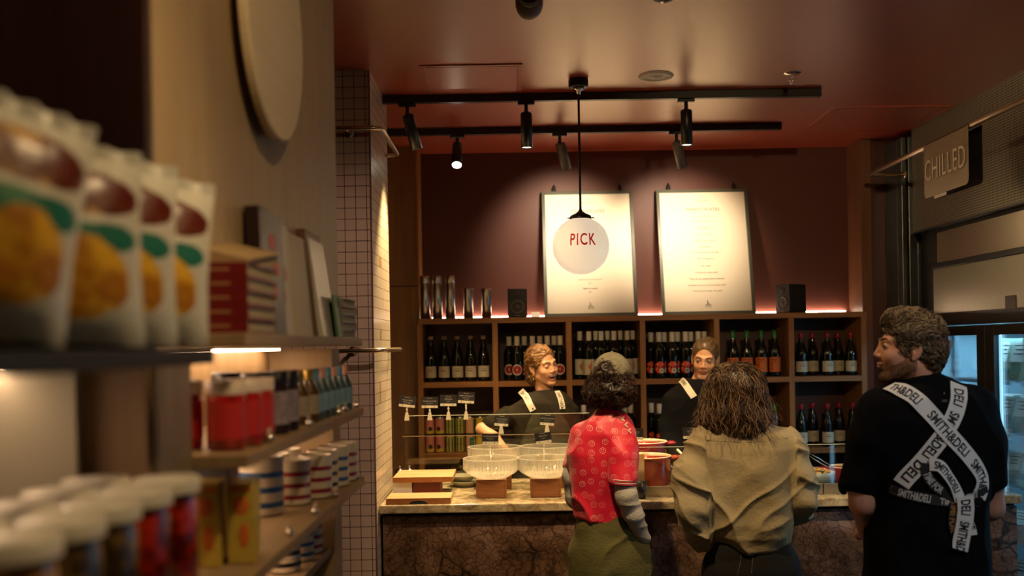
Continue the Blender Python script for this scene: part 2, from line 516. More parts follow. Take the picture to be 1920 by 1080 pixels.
# ------------------------------------------------------------ room shell
struct(bx('floor', (-3, -3, -0.1), (4.2, 7.4, 0), mat('dark_floor', (0.07, 0.055, 0.045), 0.35)))
struct(bx('ceiling', (-3, -3, H_CEIL), (4.2, 7.4, H_CEIL + 0.1), M_CEIL))
struct(bx('wall_back', (-0.7, 6.86, 0), (2.7, 7.0, H_CEIL), M_MAROON))
struct(bx('wall_left', (-1.9, -3, 0), (-1.75, 7.2, H_CEIL), M_DARKWOOD))
struct(bx('wall_right', (3.45, -3, 0), (3.6, 7.2, H_CEIL), M_DARKWOOD))
struct(bx('wall_rear', (-3, -3.0, 0), (4.2, -2.9, H_CEIL), mat('rear_wall', (0.25, 0.17, 0.11), 0.6)))
# wood panelling left of the bottle shelf and the dark jamb on its right
m = MB().box((-1.75, 6.62, 0), (-0.622, 6.95, 2.105)).box((-1.75, 6.62, 2.109), (-0.622, 6.95, H_CEIL))
struct(m.build('trim_1', wood('oak_wall_panel', (0.34, 0.17, 0.058), (0.21, 0.10, 0.032), 'Z', 3.2), None, 0.002))
struct(bx('trim_2', (-0.622, 6.60, 0), (-0.608, 6.95, H_CEIL), M_OAK))
struct(bx('trim_3', (2.328, 6.60, 0), (2.395, 6.95, H_CEIL), wood('cherry_jamb', (0.20, 0.085, 0.035), (0.12, 0.045, 0.02), 'Z', 4)))
struct(bx('trim_4', (2.395, 6.64, 0), (3.45, 6.95, H_CEIL), M_DARKWOOD))

# tiled column
me = MB()
x0, x1, y0, y1 = -1.75, -0.662, 4.77, 5.42
me.use(M_TILE_F).raw([(x0, y0, 0), (x1 - 0.008, y0, 0), (x1 - 0.008, y0, H_CEIL), (x0, y0, H_CEIL)], [(0, 1, 2, 3)])
me.use(M_TILE_S).raw([(x1, y0 + 0.008, 0), (x1, y1, 0), (x1, y1, H_CEIL), (x1, y0 + 0.008, H_CEIL)], [(0, 1, 2, 3)])
me.raw([(x1, y1, 0), (x0, y1, 0), (x0, y1, H_CEIL), (x1, y1, H_CEIL)], [(0, 1, 2, 3)])
me.use(mat('plum_corner_trim', (0.11, 0.045, 0.045), 0.4)).raw([(x1 - 0.008, y0, 0), (x1, y0 + 0.008, 0), (x1, y0 + 0.008, H_CEIL), (x1 - 0.008, y0, H_CEIL)], [(0, 1, 2, 3)])
me.use(mat('ochre_tile', (0.42, 0.27, 0.13), 0.3))
for (yy, zz) in ((4.93, 2.66), (4.983, 2.66), (4.93, 2.607), (5.03, 2.10), (5.08, 2.10), (5.03, 1.73), (4.93, 1.42), (4.93, 1.47)):
    yy = round(yy / 0.0527) * 0.0527; zz = round(zz / 0.0527) * 0.0527
    me.raw([(x1 + 0.0006, yy + 0.001, zz + 0.001), (x1 + 0.0006, yy + 0.0517, zz + 0.001), (x1 + 0.0006, yy + 0.0517, zz + 0.0517), (x1 + 0.0006, yy + 0.001, zz + 0.0517)], [(0, 1, 2, 3)])
struct(me.build('wall_column', fix=False))

def bent(pts, rad, n=6):
    """polyline with rounded corners"""
    out = [Vector(pts[0])]
    for i in range(1, len(pts) - 1):
        p, a, b = Vector(pts[i]), Vector(pts[i - 1]), Vector(pts[i + 1])
        u = (a - p).normalized() * rad; v = (b - p).normalized() * rad
        for k in range(n + 1):
            t = k / n
            out.append(p + u * (1 - t) ** 2 + v * t ** 2)
    out.append(Vector(pts[-1]))
    return out

for z, lab in ((2.73, 'upper bronze tube rail wrapping the tiled column below the ceiling'), (1.688, 'lower bronze tube rail wrapping the tiled column at eye height')):
    t = thing('tube_rail', lab, 'rail', (-0.6, 4.66, z), 0, 'tube rails on the tiled column')
    pts = [(-1.5 + 0.6, 0, 0), (0.006, 0, 0), (0.006, 0.68, 0), (-0.064, 0.68, 0)]
    MB().tube(bent(pts, 0.05), 0.011, 12).build('rail_tube', M_BRASS, t)
    MB().cyl((-0.16, 0, 0), (-0.16, 0.11, 0), 0.009).cyl((-0.16, 0.10, 0), (-0.16, 0.1095, 0), 0.022).build('bracket', M_BRASS, t)

# access panels in the ceiling
m_edge = mat('panel_edge', (0.40, 0.11, 0.035), 0.4)
def access(px0, px1, i):
    a, b = WC(*px0), WC(*px1)
    xs, ys = sorted((a.x, b.x)), sorted((a.y, b.y))
    mb = MB(); w = 0.022; z0, z1 = H_CEIL - 0.006, H_CEIL
    X0, X1, Y0, Y1 = xs[0], xs[1], ys[0], ys[1]
    mb.box((X0, Y0, z0), (X1, Y0 + w, z1)).box((X0, Y1 - w, z0), (X1, Y1, z1)).box((X0, Y0 + w, z0), (X0 + w, Y1 - w, z1)).box((X1 - w, Y0 + w, z0), (X1, Y1 - w, z1))
    mb.box((X0 + w + 0.006, Y0 + w + 0.006, z0), (X1 - w - 0.006, Y1 - w - 0.006, z1))
    struct(mb.build('trim_%d' % i, M_CEIL, None, 0.001))
access((786, 122), (978, 172), 5)
access((1565, 200), (1700, 243), 6)

# ------------------------------------------------------------ ceiling fixtures
TRZ = H_CEIL - 0.04
def track(y, x0, x1, lab):
    t = thing('lighting_track', lab, 'lighting track', ((x0 + x1) / 2, y, H_CEIL), 0, 'ceiling lighting tracks')
    L = (x1 - x0) / 2
    MB().box((-L, -0.018, -0.042), (L, 0.018, -0.001)).build('track_bar', M_BLACK, t, 0.002)
    MB().box((L, -0.019, -0.043), (L + 0.012, 0.019, -0.001)).build('end_cap', M_BLACK, t, 0.002)
    return t
track(5.26, -1.2, 1.640, 'front black lighting track across the terracotta ceiling, nearer the camera')
track(6.07, -1.2, 1.650, 'rear black lighting track across the terracotta ceiling, nearer the menus')
M_LAMPFACE = emis('lamp_face', (1.0, 0.86, 0.62), 5.0)
M_LAMPFACE2 = emis('lamp_face_bright', (1.0, 0.92, 0.75), 14.0)
def track_spot(x, y, tilt_x, tilt_y, lab, watts, target, angle=38, face=None, L=0.19, drop=0.055, col=WARM, finish=None):
    t = thing('track_spotlight', lab, 'spotlight', (x, y, H_CEIL - 0.043), 0, 'black cylinder spotlights on the tracks')
    MB().box((-0.045, -0.014, -0.016), (0.045, 0.014, 0)).build('adapter', M_BLACK, t, 0.003)
    MB().cyl((0, 0, -drop), (0, 0, -0.014), 0.010).ball((0, 0, -drop), 0.013, 10).build('swivel', M_BLACK, t)
    Mx = TR(0, 0, -drop) @ Matrix.Rotation(tilt_y, 4, 'Y') @ Matrix.Rotation(tilt_x, 4, 'X')
    MB().lathe([(0.012, 0.0), (0.028, -0.004), (0.031, -0.012), (0.031, -L), (0.029, -L), (0.0275, -L + 0.008)], 24, Mx, cap=False).lathe([(0.0275, -L + 0.03), (0.001, -L + 0.03)], 24, Mx).build('barrel', finish or M_BLACK, t)
    MB().lathe([(0.0272, -L + 0.006), (0.001, -L + 0.0065)], 24, Mx, cap=False).build('lens', face or M_LAMPFACE, t)
    d = (Mx.to_3x3() @ Vector((0, 0, -1))).normalized()
    p = Vector((x, y, H_CEIL - 0.043)) + Mx.to_translation() + d * (L + 0.012)
    if watts > 0:
        lamp_spot(p, target if target is not None else p + d, watts, angle, 0.7, col, 0.05)
    return t
def tx(px, y, py=230): return W(px, py, y).x
track_spot(tx(764, 5.26), 5.26, R(8), R(-14), 'leftmost black spotlight on the front track, tilted beside the tiled column', 90, (-0.62, 5.15, 1.3), 70)
track_spot(tx(987, 5.26), 5.26, 0, 0, 'middle black spotlight on the front track, hanging straight down', 120, (0.05, 5.3, 0.9), 75)
track_spot(tx(1287, 5.26), 5.26, 0, 0, 'rightmost black spotlight on the front track, hanging straight down', 60, (1.05, 5.3, 0.9), 70)
track_spot(tx(857, 6.07), 6.07, R(-38), 0, 'leftmost spotlight on the rear track, glowing lens aimed at the camera side', 90, (-0.15, 5.5, 1.0), 90, M_LAMPFACE2)
mgrey = mat('grey_barrel', (0.12, 0.11, 0.09), 0.4, 0.3)
track_spot(tx(1049, 6.07), 6.07, R(20), R(-16), 'middle spotlight on the rear track, grey barrel tilted at the left menu', 36, (0.36, 6.80, 2.42), 84, finish=mgrey, L=0.17, col=(1.0, 0.78, 0.52))
track_spot(tx(1268, 6.07), 6.07, R(20), R(-16), 'rightmost spotlight on the rear track, grey barrel tilted at the right menu', 36, (1.14, 6.80, 2.42), 84, finish=mgrey, L=0.17, col=(1.0, 0.78, 0.52))

# pendant globe with red PICK
pc = Vector((0.355, 5.0, H_CEIL))
t = thing('globe_pendant', 'milk-glass globe pendant lamp marked PICK in red, hanging before the left menu', 'pendant lamp', pc)
MB().lathe([(0.045, 0), (0.05, -0.004), (0.05, -0.035), (0.046, -0.04), (0.02, -0.042)], 28).build('canopy', M_BLACK, t)
MB().lathe([(0.030, -0.041), (0.028, -0.052), (0.012, -0.056), (0.010, -0.072), (0.004, -0.074)], 20).build('rod_collar', M_CHROME, t)
MB().cyl((0, 0, -0.07), (0, 0, -0.66), 0.006).build('rod', M_BLACK, t)
zc = 2.195 - H_CEIL
MB().lathe([(0.006, zc + 0.185), (0.010, zc + 0.176), (0.022, zc + 0.165), (0.05, zc + 0.152), (0.056, zc + 0.140), (0.054, zc + 0.134)], 28, cap=False).cyl((0.054, 0, zc + 0.14), (0.068, 0, zc + 0.14), 0.003).cyl((-0.054, 0, zc + 0.14), (-0.066, 0, zc + 0.14), 0.003).build('shade_holder', M_BLACK, t)
mg = emis('milk_glass_lit', (1.0, 0.80, 0.56), 0.42)
mg.node_tree.nodes['Principled BSDF'].inputs['Base Color'].default_value = (0.75, 0.66, 0.52, 1)
mg.node_tree.nodes['Principled BSDF'].inputs['Roughness'].default_value = 0.12
prof = []
for i in range(33):
    a = -math.pi / 2 + (math.pi / 2 + math.asin(0.138 / 0.146)) * i / 32
    prof.append((max(0.0005, 0.1435 * math.cos(a)), zc + 0.1435 * math.sin(a)))
gl = MB().lathe(prof, 48, cap=False).build('globe', mg, t)
vs, fs = text_geo('PICK', 0.058, 0.66, spacing=1.18, bold=0.0012)
rr = 0.1448
vs, fs = subdiv_geo(vs, fs, 0.006)
def wrap(vs, cz, cx=0.0):
    out = []
    for x, y in vs:
        a = (x + cx) / rr; e = (y + cz) / rr
        out.append((rr * math.cos(e) * math.sin(a), -rr * math.cos(e) * math.cos(a), zc + rr * math.sin(e)))
    return out
ca = -math.atan2(pc.x, pc.y)
MB().raw(wrap(vs, -0.008), fs, False, Matrix.Rotation(ca + 0.06, 4, 'Z')).build('pick_lettering', emis('red_letter', (0.42, 0.008, 0.010), 0.35), t, fix=False)

# ceiling speaker, sprinkler, camera, second sensor
p = WC(1230, 142)
t = thing('ceiling_speaker', 'round white ceiling speaker right of the pendant canopy', 'ceiling speaker', p)
MB().lathe([(0.001, -0.008), (0.03, -0.008), (0.032, -0.006), (0.06, -0.006), (0.062, -0.010), (0.082, -0.008), (0.088, 0.0)], 32, cap=False).build('grille', M_PAPER, t)
MB().lathe([(0.001, -0.014), (0.010, -0.012), (0.012, -0.008)], 16, cap=False).build('centre_cap', M_WHITE, t)
p = WC(1486, 137)
t = thing('sprinkler_head', 'small metal sprinkler head on the terracotta ceiling, right of the round speaker', 'sprinkler', p)
MB().lathe([(0.012, -0.010), (0.030, -0.006), (0.042, 0)], 24, cap=False).build('escutcheon', M_CHROME, t)
mb = MB().cyl((0, 0, -0.008), (0, 0, -0.022), 0.009)
mb.tube([(0.008, 0, -0.02), (0.016, 0, -0.035), (0.006, 0, -0.052)], 0.0025, 6).tube([(-0.008, 0, -0.02), (-0.016, 0, -0.035), (-0.006, 0, -0.052)], 0.0025, 6)
mb.cyl((0, 0, -0.022), (0, 0, -0.05), 0.003).lathe([(0.001, -0.056), (0.016, -0.054), (0.016, -0.052)], 14)
mb.build('frame_arms', M_CHROME, t)
p = WC(1005, -60)
t = thing('security_camera', 'white dome security camera on the ceiling at the top edge of the photo', 'security camera', (0.085, 3.72, H_CEIL))
MB().lathe([(0.062, 0), (0.062, -0.015), (0.058, -0.03), (0.05, -0.034)], 32).build('base', mat('cam_grey', (0.30, 0.27, 0.22), 0.45), t)
Mx = TR(0, -0.01, -0.06, R(-62))
MB().ball((0, 0, -0.052), (0.052, 0.050, 0.062), 28, rings=16).build('housing', mat('cam_grey2', (0.34, 0.31, 0.26), 0.4), t)
MB().lathe([(0.036, 0.035), (0.036, 0.050), (0.031, 0.052)], 28, TR(0, -0.006, -0.066, R(68)), cap=False).build('lens_ring', mat('cam_grey3', (0.40, 0.37, 0.31), 0.35), t)
MB().ball((0, 0, 0.036), (0.029, 0.029, 0.014), 24, TR(0, -0.006, -0.066, R(68))).build('lens_glass', mat('lens_black', (0.004, 0.003, 0.003), 0.06), t)
t = thing('smoke_detector', 'small dark detector cut by the top edge of the photo, right of the camera dome', 'detector', (0.60, 3.80, H_CEIL))
MB().lathe([(0.045, 0), (0.045, -0.012), (0.035, -0.022), (0.012, -0.03), (0.001, -0.031)], 24, cap=False).build('body', M_DARKSTEEL, t)
MB().lathe([(0.012, -0.030), (0.001, -0.034)], 12, cap=False).build('sensor', M_CHROME, t)
# ------------------------------------------------------------ bottle shelf at the back
SY = 6.50
DIV = [-0.601, -0.110, 0.372, 0.854, 1.338, 1.825, 2.299]
ROWS = [1.867, 1.450, 0.983, 0.53, 0.06]
t = thing('bottle_shelf_unit', 'long oak cubby shelf unit full of bottles along the back wall', 'shelf unit', (0.85, SY, 0))
def loc(x): return x - 0.85
MB().box((loc(-0.608), 0, 1.849), (loc(2.32), 0.355, 1.885)).build('top_board', M_OAKX, t, 0.0015)
for zr in ROWS[1:]:
    for i in range(6):
        MB().box((loc(DIV[i]) + 0.0175, 0.002, zr - 0.0175), (loc(DIV[i + 1]) - 0.0175, 0.345, zr + 0.0175)).build('shelf_board', M_OAKX, t)
for i, d in enumerate(DIV):
    MB().box((loc(d) - 0.0175, 0, 0), (loc(d) + 0.0175, 0.35, 1.849)).build('divider' if 0 < i < 6 else 'side_panel', M_OAK, t)
MB().box((loc(-0.60), 0.345, 0), (loc(2.30), 0.355, 1.849)).build('back_panel', mat('dark_oak_back', (0.055, 0.018, 0.012), 0.5), t)
# light strip behind the top board
t = thing('light_strip', 'long glowing light strip along the back of the shelf top', 'light strip', (0.85, 6.845, 1.886))
MB().box((loc(-0.55), -0.012, 0), (loc(2.30), 0.008, 0.010)).build('channel', M_WHITE, t)
MB().box((loc(-0.545), -0.011, 0.010), (loc(2.295), 0.007, 0.016)).build('diffuser', emis('strip_glow', (1.0, 0.70, 0.48), 24.0), t)

# ---- bottle prototypes
M_DGLASS = mat('dark_bottle_glass', (0.006, 0.007, 0.004), 0.07)
M_GGLASS = mat('olive_bottle_glass', (0.012, 0.014, 0.005), 0.08)
PROF = {
    'burgundy': [(0.030, 0), (0.037, 0.002), (0.038, 0.01), (0.038, 0.145), (0.034, 0.172), (0.024, 0.205), (0.0165, 0.235), (0.0145, 0.26), (0.0145, 0.278), (0.0160, 0.280), (0.0160, 0.287), (0.0140, 0.290)],
    'bordeaux': [(0.030, 0), (0.036, 0.002), (0.037, 0.01), (0.037, 0.185), (0.034, 0.205), (0.024, 0.222), (0.0155, 0.235), (0.0142, 0.25), (0.0142, 0.290), (0.0160, 0.292), (0.0160, 0.300), (0.0140, 0.303)],
}
def bottle(kind, capsule, label_fn, cap_len=0.065, glassm=None, cap_r=0.0162, wax=False):
    r = thing('wine_bottle', 'x', 'bottle', (0, 0, -5))
    pr = PROF[kind]; top = pr[-1][1]
    MB().lathe(pr, 20).build('glass_body', glassm or M_DGLASS, r)
    mb = MB()
    if wax: mb.lathe([(0.0150, top - cap_len), (0.0165, top - cap_len + 0.004), (0.0170, top - 0.02), (0.0185, top - 0.008), (0.016, top + 0.003), (0.001, top + 0.004)], 16, cap=False)
    else: mb.lathe([(cap_r - 0.0006, top - cap_len), (cap_r, top - cap_len + 0.001), (cap_r + 0.0004, top + 0.001), (cap_r - 0.003, top + 0.003), (0.001, top + 0.003)], 16, cap=False)
    mb.build('capsule', capsule, r)
    lm = MB(); label_fn(lm, pr[3][0] + 0.0006)
    lm.build('label', None, r, fix=False)
    return Series(r)
M_CREAM = mat('cream_label', (0.60, 0.54, 0.40), 0.6)
M_CAPSC = mat('cream_capsule', (0.60, 0.54, 0.42), 0.45)
M_CAPSW = mat('pale_capsule', (0.72, 0.68, 0.58), 0.4)
M_RED = mat('red_print', (0.55, 0.035, 0.02), 0.5)
M_ORANGE = mat('orange_label', (0.62, 0.14, 0.015), 0.55)
M_GREEN = mat('green_foil', (0.02, 0.16, 0.04), 0.35)
M_WAX = mat('red_wax', (0.28, 0.012, 0.02), 0.35)
M_CORK = mat('cork_wire', (0.32, 0.20, 0.10), 0.6)
M_GREYTXT = mat('grey_print', (0.26, 0.22, 0.17), 0.6)
def lab_plain(mb, r):
    mb.use(M_CREAM).band(r, -R(75), R(75), 0.028, 0.100, 16)
    mb.use(M_GREYTXT)
    for z, w in ((0.082, 20), (0.070, 30), (0.066, 24)):
        mb.band(r + 0.0003, -R(w), R(w), z, z + 0.0035, 8)
def lab_round(mb, r):
    mb.use(mat('silver_ring', (0.62, 0.56, 0.46), 0.5)).disc_on(r, 0, 0.075, 0.037, 0.037, 28)
    mb.use(M_RED).disc_on(r + 0.0004, 0, 0.075, 0.029, 0.029, 28)
    mb.use(mat('label_dark_leaf', (0.05, 0.015, 0.05), 0.5))
    for a in range(5):
        mb.disc_on(r + 0.0007, 0.015 * math.cos(a * 1.26 + 0.4), 0.075 + 0.015 * math.sin(a * 1.26 + 0.4), 0.006, 0.008, 8)
    mb.use(mat('label_orange_dot', (0.75, 0.2, 0.08), 0.5)).disc_on(r + 0.0009, 0, 0.077, 0.009, 0.008, 10)
def lab_figure(mb, r):
    mb.use(mat('ivory_label', (0.62, 0.55, 0.42), 0.6)).band(r, -R(80), R(80), 0.030, 0.128, 16)
    mb.use(mat('rust_figure', (0.50, 0.19, 0.07), 0.6)).disc_on(r + 0.0004, 0.002, 0.076, 0.010, 0.022, 12).disc_on(r + 0.0004, 0.006, 0.100, 0.006, 0.008, 10).disc_on(r + 0.0004, -0.008, 0.084, 0.007, 0.010, 10)
def lab_tomato(mb, r):
    mb.use(mat('tomato_red', (0.70, 0.05, 0.02), 0.5)).disc_on(r, 0, 0.072, 0.040, 0.040, 28)
    mb.use(mat('tomato_light', (0.85, 0.22, 0.08), 0.5)).disc_on(r + 0.0004, -0.018, 0.090, 0.009, 0.008, 12).disc_on(r + 0.0004, 0.012, 0.094, 0.010, 0.009, 12).disc_on(r + 0.0004, -0.024, 0.066, 0.007, 0.009, 10)
    mb.use(mat('white_seal', (0.75, 0.70, 0.58), 0.5)).disc_on(r + 0.0006, 0.008, 0.052, 0.017, 0.016, 18)
    mb.use(mat('green_seal', (0.05, 0.30, 0.10), 0.5)).disc_on(r + 0.0009, 0.008, 0.052, 0.010, 0.006, 12)
def lab_orange(mb, r):
    mb.use(M_ORANGE).band(r, -R(88), R(88), 0.030, 0.122, 18)
    mb.use(mat('dark_script', (0.10, 0.015, 0.02), 0.5))
    for k, (u, z, ru, rz) in enumerate([(-0.024, 0.108, 0.006, 0.004), (-0.013, 0.110, 0.003, 0.006), (-0.002, 0.107, 0.006, 0.004), (0.009, 0.110, 0.003, 0.006), (-0.020, 0.094, 0.007, 0.003), (-0.005, 0.095, 0.004, 0.005), (0.006, 0.094, 0.005, 0.003), (-0.024, 0.076, 0.003, 0.012), (-0.024, 0.052, 0.003, 0.008)]):
        mb.disc_on(r + 0.0004, u, z, ru, rz, 8)
def lab_red(mb, r): mb.use(mat('brick_red_label', (0.35, 0.03, 0.02), 0.5)).band(r, -R(85), R(85), 0.030, 0.115, 16)
S_champ = bottle('burgundy', M_CORK, lab_plain, 0.020, cap_r=0.0165)
S_round = bottle('bordeaux', M_CAPSC, lab_round, 0.062, cap_r=0.0175)
S_fig = bottle('bordeaux', M_CAPSW, lab_figure, 0.055, cap_r=0.0170)
S_tom = bottle('bordeaux', M_CAPSW, lab_tomato, 0.062, cap_r=0.0175)
S_orange = bottle('burgundy', M_GREEN, lab_orange, 0.055, cap_r=0.0158)
S_wax = bottle('burgundy', M_WAX, lab_plain, 0.035, wax=True)

TOPZ = {0: 1.4675, 1: 1.0005}
def bottles(series, pxs, y, row, where, desc, group, zs=None):
    n = len(pxs)
    names = ORD if n > 2 else ['left', 'right']
    for i, px in enumerate(pxs):
        x = W(px, 690 if row == 0 else 810, y).x
        if n == 1: lab = 'single %s' % desc + ' ' + where
        else: lab = '%s %s %s' % (names[i], desc, where)
        lab = ' '.join(lab.split())
        o = series.put((x, y, TOPZ[row]), R(random.uniform(-9, 9)), lab[0].lower() + lab[1:], scale=(1, 1, (zs or 1.0)))
        o['group'] = group
yF, yB = 6.575, 6.68
bottles(S_champ, [808, 833, 858, 883, 907], 6.59, 0, 'in the top left cubby', 'sparkling bottle with cream label', 'cream-label sparkling bottles in the top left cubby', 1.03)
bottles(S_round, [970, 999, 1027, 1051], yF, 0, 'behind the laughing woman', 'front-row bottle with round red label', 'round red label bottles, second cubby', 0.96)
bottles(S_round, [955, 984, 1013, 1040], yB, 0, 'in second cubby', 'back-row bottle with round red label', 'round red label bottles, second cubby', 0.96)
bottles(S_fig, [1105, 1128, 1152, 1177], yF, 0, 'behind the capped customer', 'front-row bottle with ivory figure label', 'ivory figure label bottles, third cubby', 1.04)
bottles(S_fig, [1088, 1118, 1140, 1164, 1187], yB, 0, 'in third cubby', 'back-row bottle with ivory figure label', 'ivory figure label bottles, third cubby', 1.05)
bottles(S_tom, [1236, 1261, 1286, 1310], yF, 0, 'beside the serious woman', 'front-row bottle with tomato red label', 'tomato red label bottles, fourth cubby', 1.0)
bottles(S_tom, [1221, 1246, 1271, 1296, 1321], yB, 0, 'in fourth cubby', 'back-row bottle with tomato red label', 'tomato red label bottles, fourth cubby', 1.0)
bottles(S_orange, [1375, 1401, 1428, 1453], yF, 0, 'in fifth cubby', 'green-topped bottle with orange label', 'orange label bottles, fifth cubby', 1.05)
bottles(S_wax, [1503, 1552, 1596], yF, 0, 'in top right cubby', 'front-row red-wax bottle with cream label', 'red wax bottles, top right cubby', 0.97)
bottles(S_wax, [1524, 1572], yB, 0, 'back-row red-wax bottle of top right cubby', '', 'red wax bottles, top right cubby', 0.97)
bottles(S_wax, [1503, 1552, 1600], yF, 1, 'in lower right cubby', 'front-row red-wax bottle with cream label', 'red wax bottles, lower right cubby', 0.97)
bottles(S_wax, [1524, 1574], yB, 1, 'back-row red-wax bottle of lower right cubby', '', 'red wax bottles, lower right cubby', 0.97)
bottles(S_tom, [1237, 1262], yF, 1, 'in the lower fourth cubby', 'front pale-capped bottle with tomato red label', 'tomato red label bottles, lower fourth cubby', 0.98)
bottles(S_tom, [1222], yB, 1, 'at the back of the lower fourth cubby', 'tomato red label bottle', 'tomato red label bottles, lower fourth cubby', 0.98)
bottles(S_fig, [1095, 1158, 1172, 1183], yF, 1, 'behind the capped head, lower cubby', 'pale-capped dark bottle', 'pale-capped bottles, lower third cubby', 0.98)
bottles(S_orange, [1453], yF, 1, 'in the dark lower fifth cubby', 'green-topped bottle', 'green-topped bottle, lower fifth cubby', 0.98)

# ---- cans in the lower left cubby
def can_proto(name, bands, extra=None):
    r = thing('drink_can', 'x', 'can', (0, 0, -5))
    mb = MB(); rad = 0.031; h = 0.118
    mb.use(M_STEEL).lathe([(0.024, 0), (0.029, 0.003), (rad, 0.010)], 20, cap=False)
    for (z0, z1, m_) in bands: mb.use(m_).lathe([(rad, z0), (rad, z1)], 20, cap=False)
    mb.build('body', None, r, fix=False)
    MB().lathe([(rad, 0.108), (0.027, h - 0.002), (0.0275, h), (0.025, h), (0.024, h - 0.004), (0.001, h - 0.004)], 20, cap=False).build('lid', M_STEEL, r)
    if extra:
        e = MB(); extra(e, rad + 0.0005); e.build('print', None, r, fix=False)
    return Series(r)
cP = mat('can_pink', (0.62, 0.22, 0.16), 0.35); cY = mat('can_yellow', (0.62, 0.42, 0.03), 0.35); cG = mat('can_lime', (0.42, 0.40, 0.08), 0.35)
cD = mat('can_dark', (0.03, 0.025, 0.03), 0.35); cT = mat('can_teal', (0.01, 0.16, 0.09), 0.35); cL = mat('can_salmon', (0.70, 0.34, 0.20), 0.35)
def ex_dot(e, r): e.use(cD).disc_on(r, 0, 0.042, 0.013, 0.015, 14)
def ex_str(e, r):
    e.use(cD)
    for a in (-62, -20, 22, 64): e.band(r, R(a - 7), R(a + 7), 0.012, 0.100, 3)
    e.band(r + 0.0002, R(-80), R(80), 0.060, 0.062, 8)
def ex_teal(e, r): e.use(cT).band(r, R(10), R(75), 0.012, 0.100, 5)
S_cp = can_proto('pink', [(0.010, 0.030, cY), (0.030, 0.108, cP)], ex_dot)
S_cg = can_proto('lime', [(0.010, 0.108, cG)], ex_str)
S_ct = can_proto('salmon', [(0.010, 0.108, cL)], ex_teal)
S_cy = can_proto('yellow', [(0.010, 0.108, cY)], None)
lev = ['lower', 'upper']
for L in (0, 1):
    z = 1.0005 + L * 0.1185
    for i, px in enumerate((806, 825)):
        S_cp.put((W(px, 820, 6.58).x, 6.58 + 0.0 * i, z), R(12 - 25 * i), '%s layer, %s pink and yellow can in the lower left cubby' % (lev[L], ['left', 'right'][i]))['group'] = 'pink and yellow cans'
    for i, px in enumerate((844, 863)):
        S_cg.put((W(px, 820, 6.58).x, 6.58, z), R(8 + 20 * i), '%s layer, %s dark-striped lime can in the lower left cubby' % (lev[L], ['left', 'right'][i]))['group'] = 'lime striped cans'
    S_ct.put((W(882, 820, 6.58).x, 6.58, z), R(-20 + 50 * L), '%s salmon can with teal side, beside the lime cans' % lev[L])['group'] = 'salmon cans'
    for i, px in enumerate((901, 920)):
        S_cy.put((W(px, 820, 6.58).x, 6.58, z), 0, '%s layer, %s yellow can near the woman\'s elbow' % (lev[L], ['left', 'right'][i]))['group'] = 'yellow cans'

# ---- flasks and tumblers on the shelf top
ZT = 1.8855
def flask(tall):
    r = thing('steel_flask' if tall else 'steel_tumbler', 'x', 'flask' if tall else 'tumbler', (0, 0, -5))
    if tall:
        MB().lathe([(0.030, 0), (0.0325, 0.002), (0.0325, 0.232), (0.0315, 0.234)], 28).build('body', M_STEEL, r)
        MB().lathe([(0.0312, 0.2345), (0.0325, 0.236), (0.0325, 0.270), (0.030, 0.283), (0.022, 0.287), (0.001, 0.288)], 28, cap=False).build('cap', M_STEEL, r)
    else:
        MB().lathe([(0.029, 0), (0.032, 0.002), (0.0345, 0.188), (0.0335, 0.192), (0.032, 0.190), (0.031, 0.02), (0.001, 0.019)], 28, cap=False).build('cup', M_STEEL, r)
        MB().lathe([(0.0355, 0.180), (0.036, 0.194), (0.030, 0.197), (0.001, 0.197)], 28, cap=False).build('lid', M_STEEL, r)
    return Series(r)
S_f, S_t = flask(True), flask(False)
for i, px in enumerate((797, 820, 844)):
    S_f.put((W(px, 560, 6.60).x, 6.60, ZT), R(40 * i), '%s tall steel flask on the shelf top' % ['leftmost', 'middle', 'rightmost'][i])['group'] = 'tall steel flasks'
for i, px in enumerate((878, 912)):
    S_t.put((W(px, 570, 6.60).x, 6.60, ZT), R(40 * i), '%s short steel tumbler right of the tall flasks' % ['left', 'right'][i])['group'] = 'short steel tumblers'

def speaker(px, rz, lab, w=0.128, h=0.190, d=0.15, y=6.64):
    t = thing('bookshelf_speaker', lab, 'loudspeaker', (W(px, 570, y).x, y, ZT), rz, 'small black loudspeakers')
    MB().box((-w / 2, -d / 2, 0.003), (w / 2, d / 2, h)).build('cabinet', mat('speaker_black', (0.012, 0.010, 0.009), 0.45), t, 0.004)
    Mx = TR(0, -d / 2, h * 0.36, R(90))
    MB().lathe([(0.046, 0.0), (0.046, 0.004), (0.040, 0.004), (0.026, -0.006), (0.018, -0.003), (0.010, 0.003), (0.001, 0.004)], 28, Mx, cap=False).build('woofer', mat('cone', (0.07, 0.055, 0.04), 0.4), t)
    MB().lathe([(0.020, 0.0), (0.020, 0.003), (0.016, 0.003), (0.008, 0.001), (0.001, 0.006)], 20, TR(0, -d / 2, h * 0.80, R(90)), cap=False).build('tweeter', mat('tweeter', (0.03, 0.025, 0.02), 0.35), t)
    MB().box((-0.018, -d / 2 - 0.001, 0.010), (0.018, -d / 2, 0.014)).build('badge', M_GREYTXT, t)
    return t
speaker(970, 0, 'black loudspeaker facing the room, between the tumblers and left menu')
speaker(1483, R(-62), 'black loudspeaker turned sideways, right of the right menu')
# small white square leaning beside the first speaker
o = bx('price_card', (-0.028, 0, 0), (0.028, 0.002, 0.040), M_PAPER); o.location = (W(1004, 580, 6.7).x, 6.70, ZT + 0.001); o.rotation_euler = (R(-20), 0, 0)
tag(o, 'small white card lying between the left speaker and the left menu', 'card')

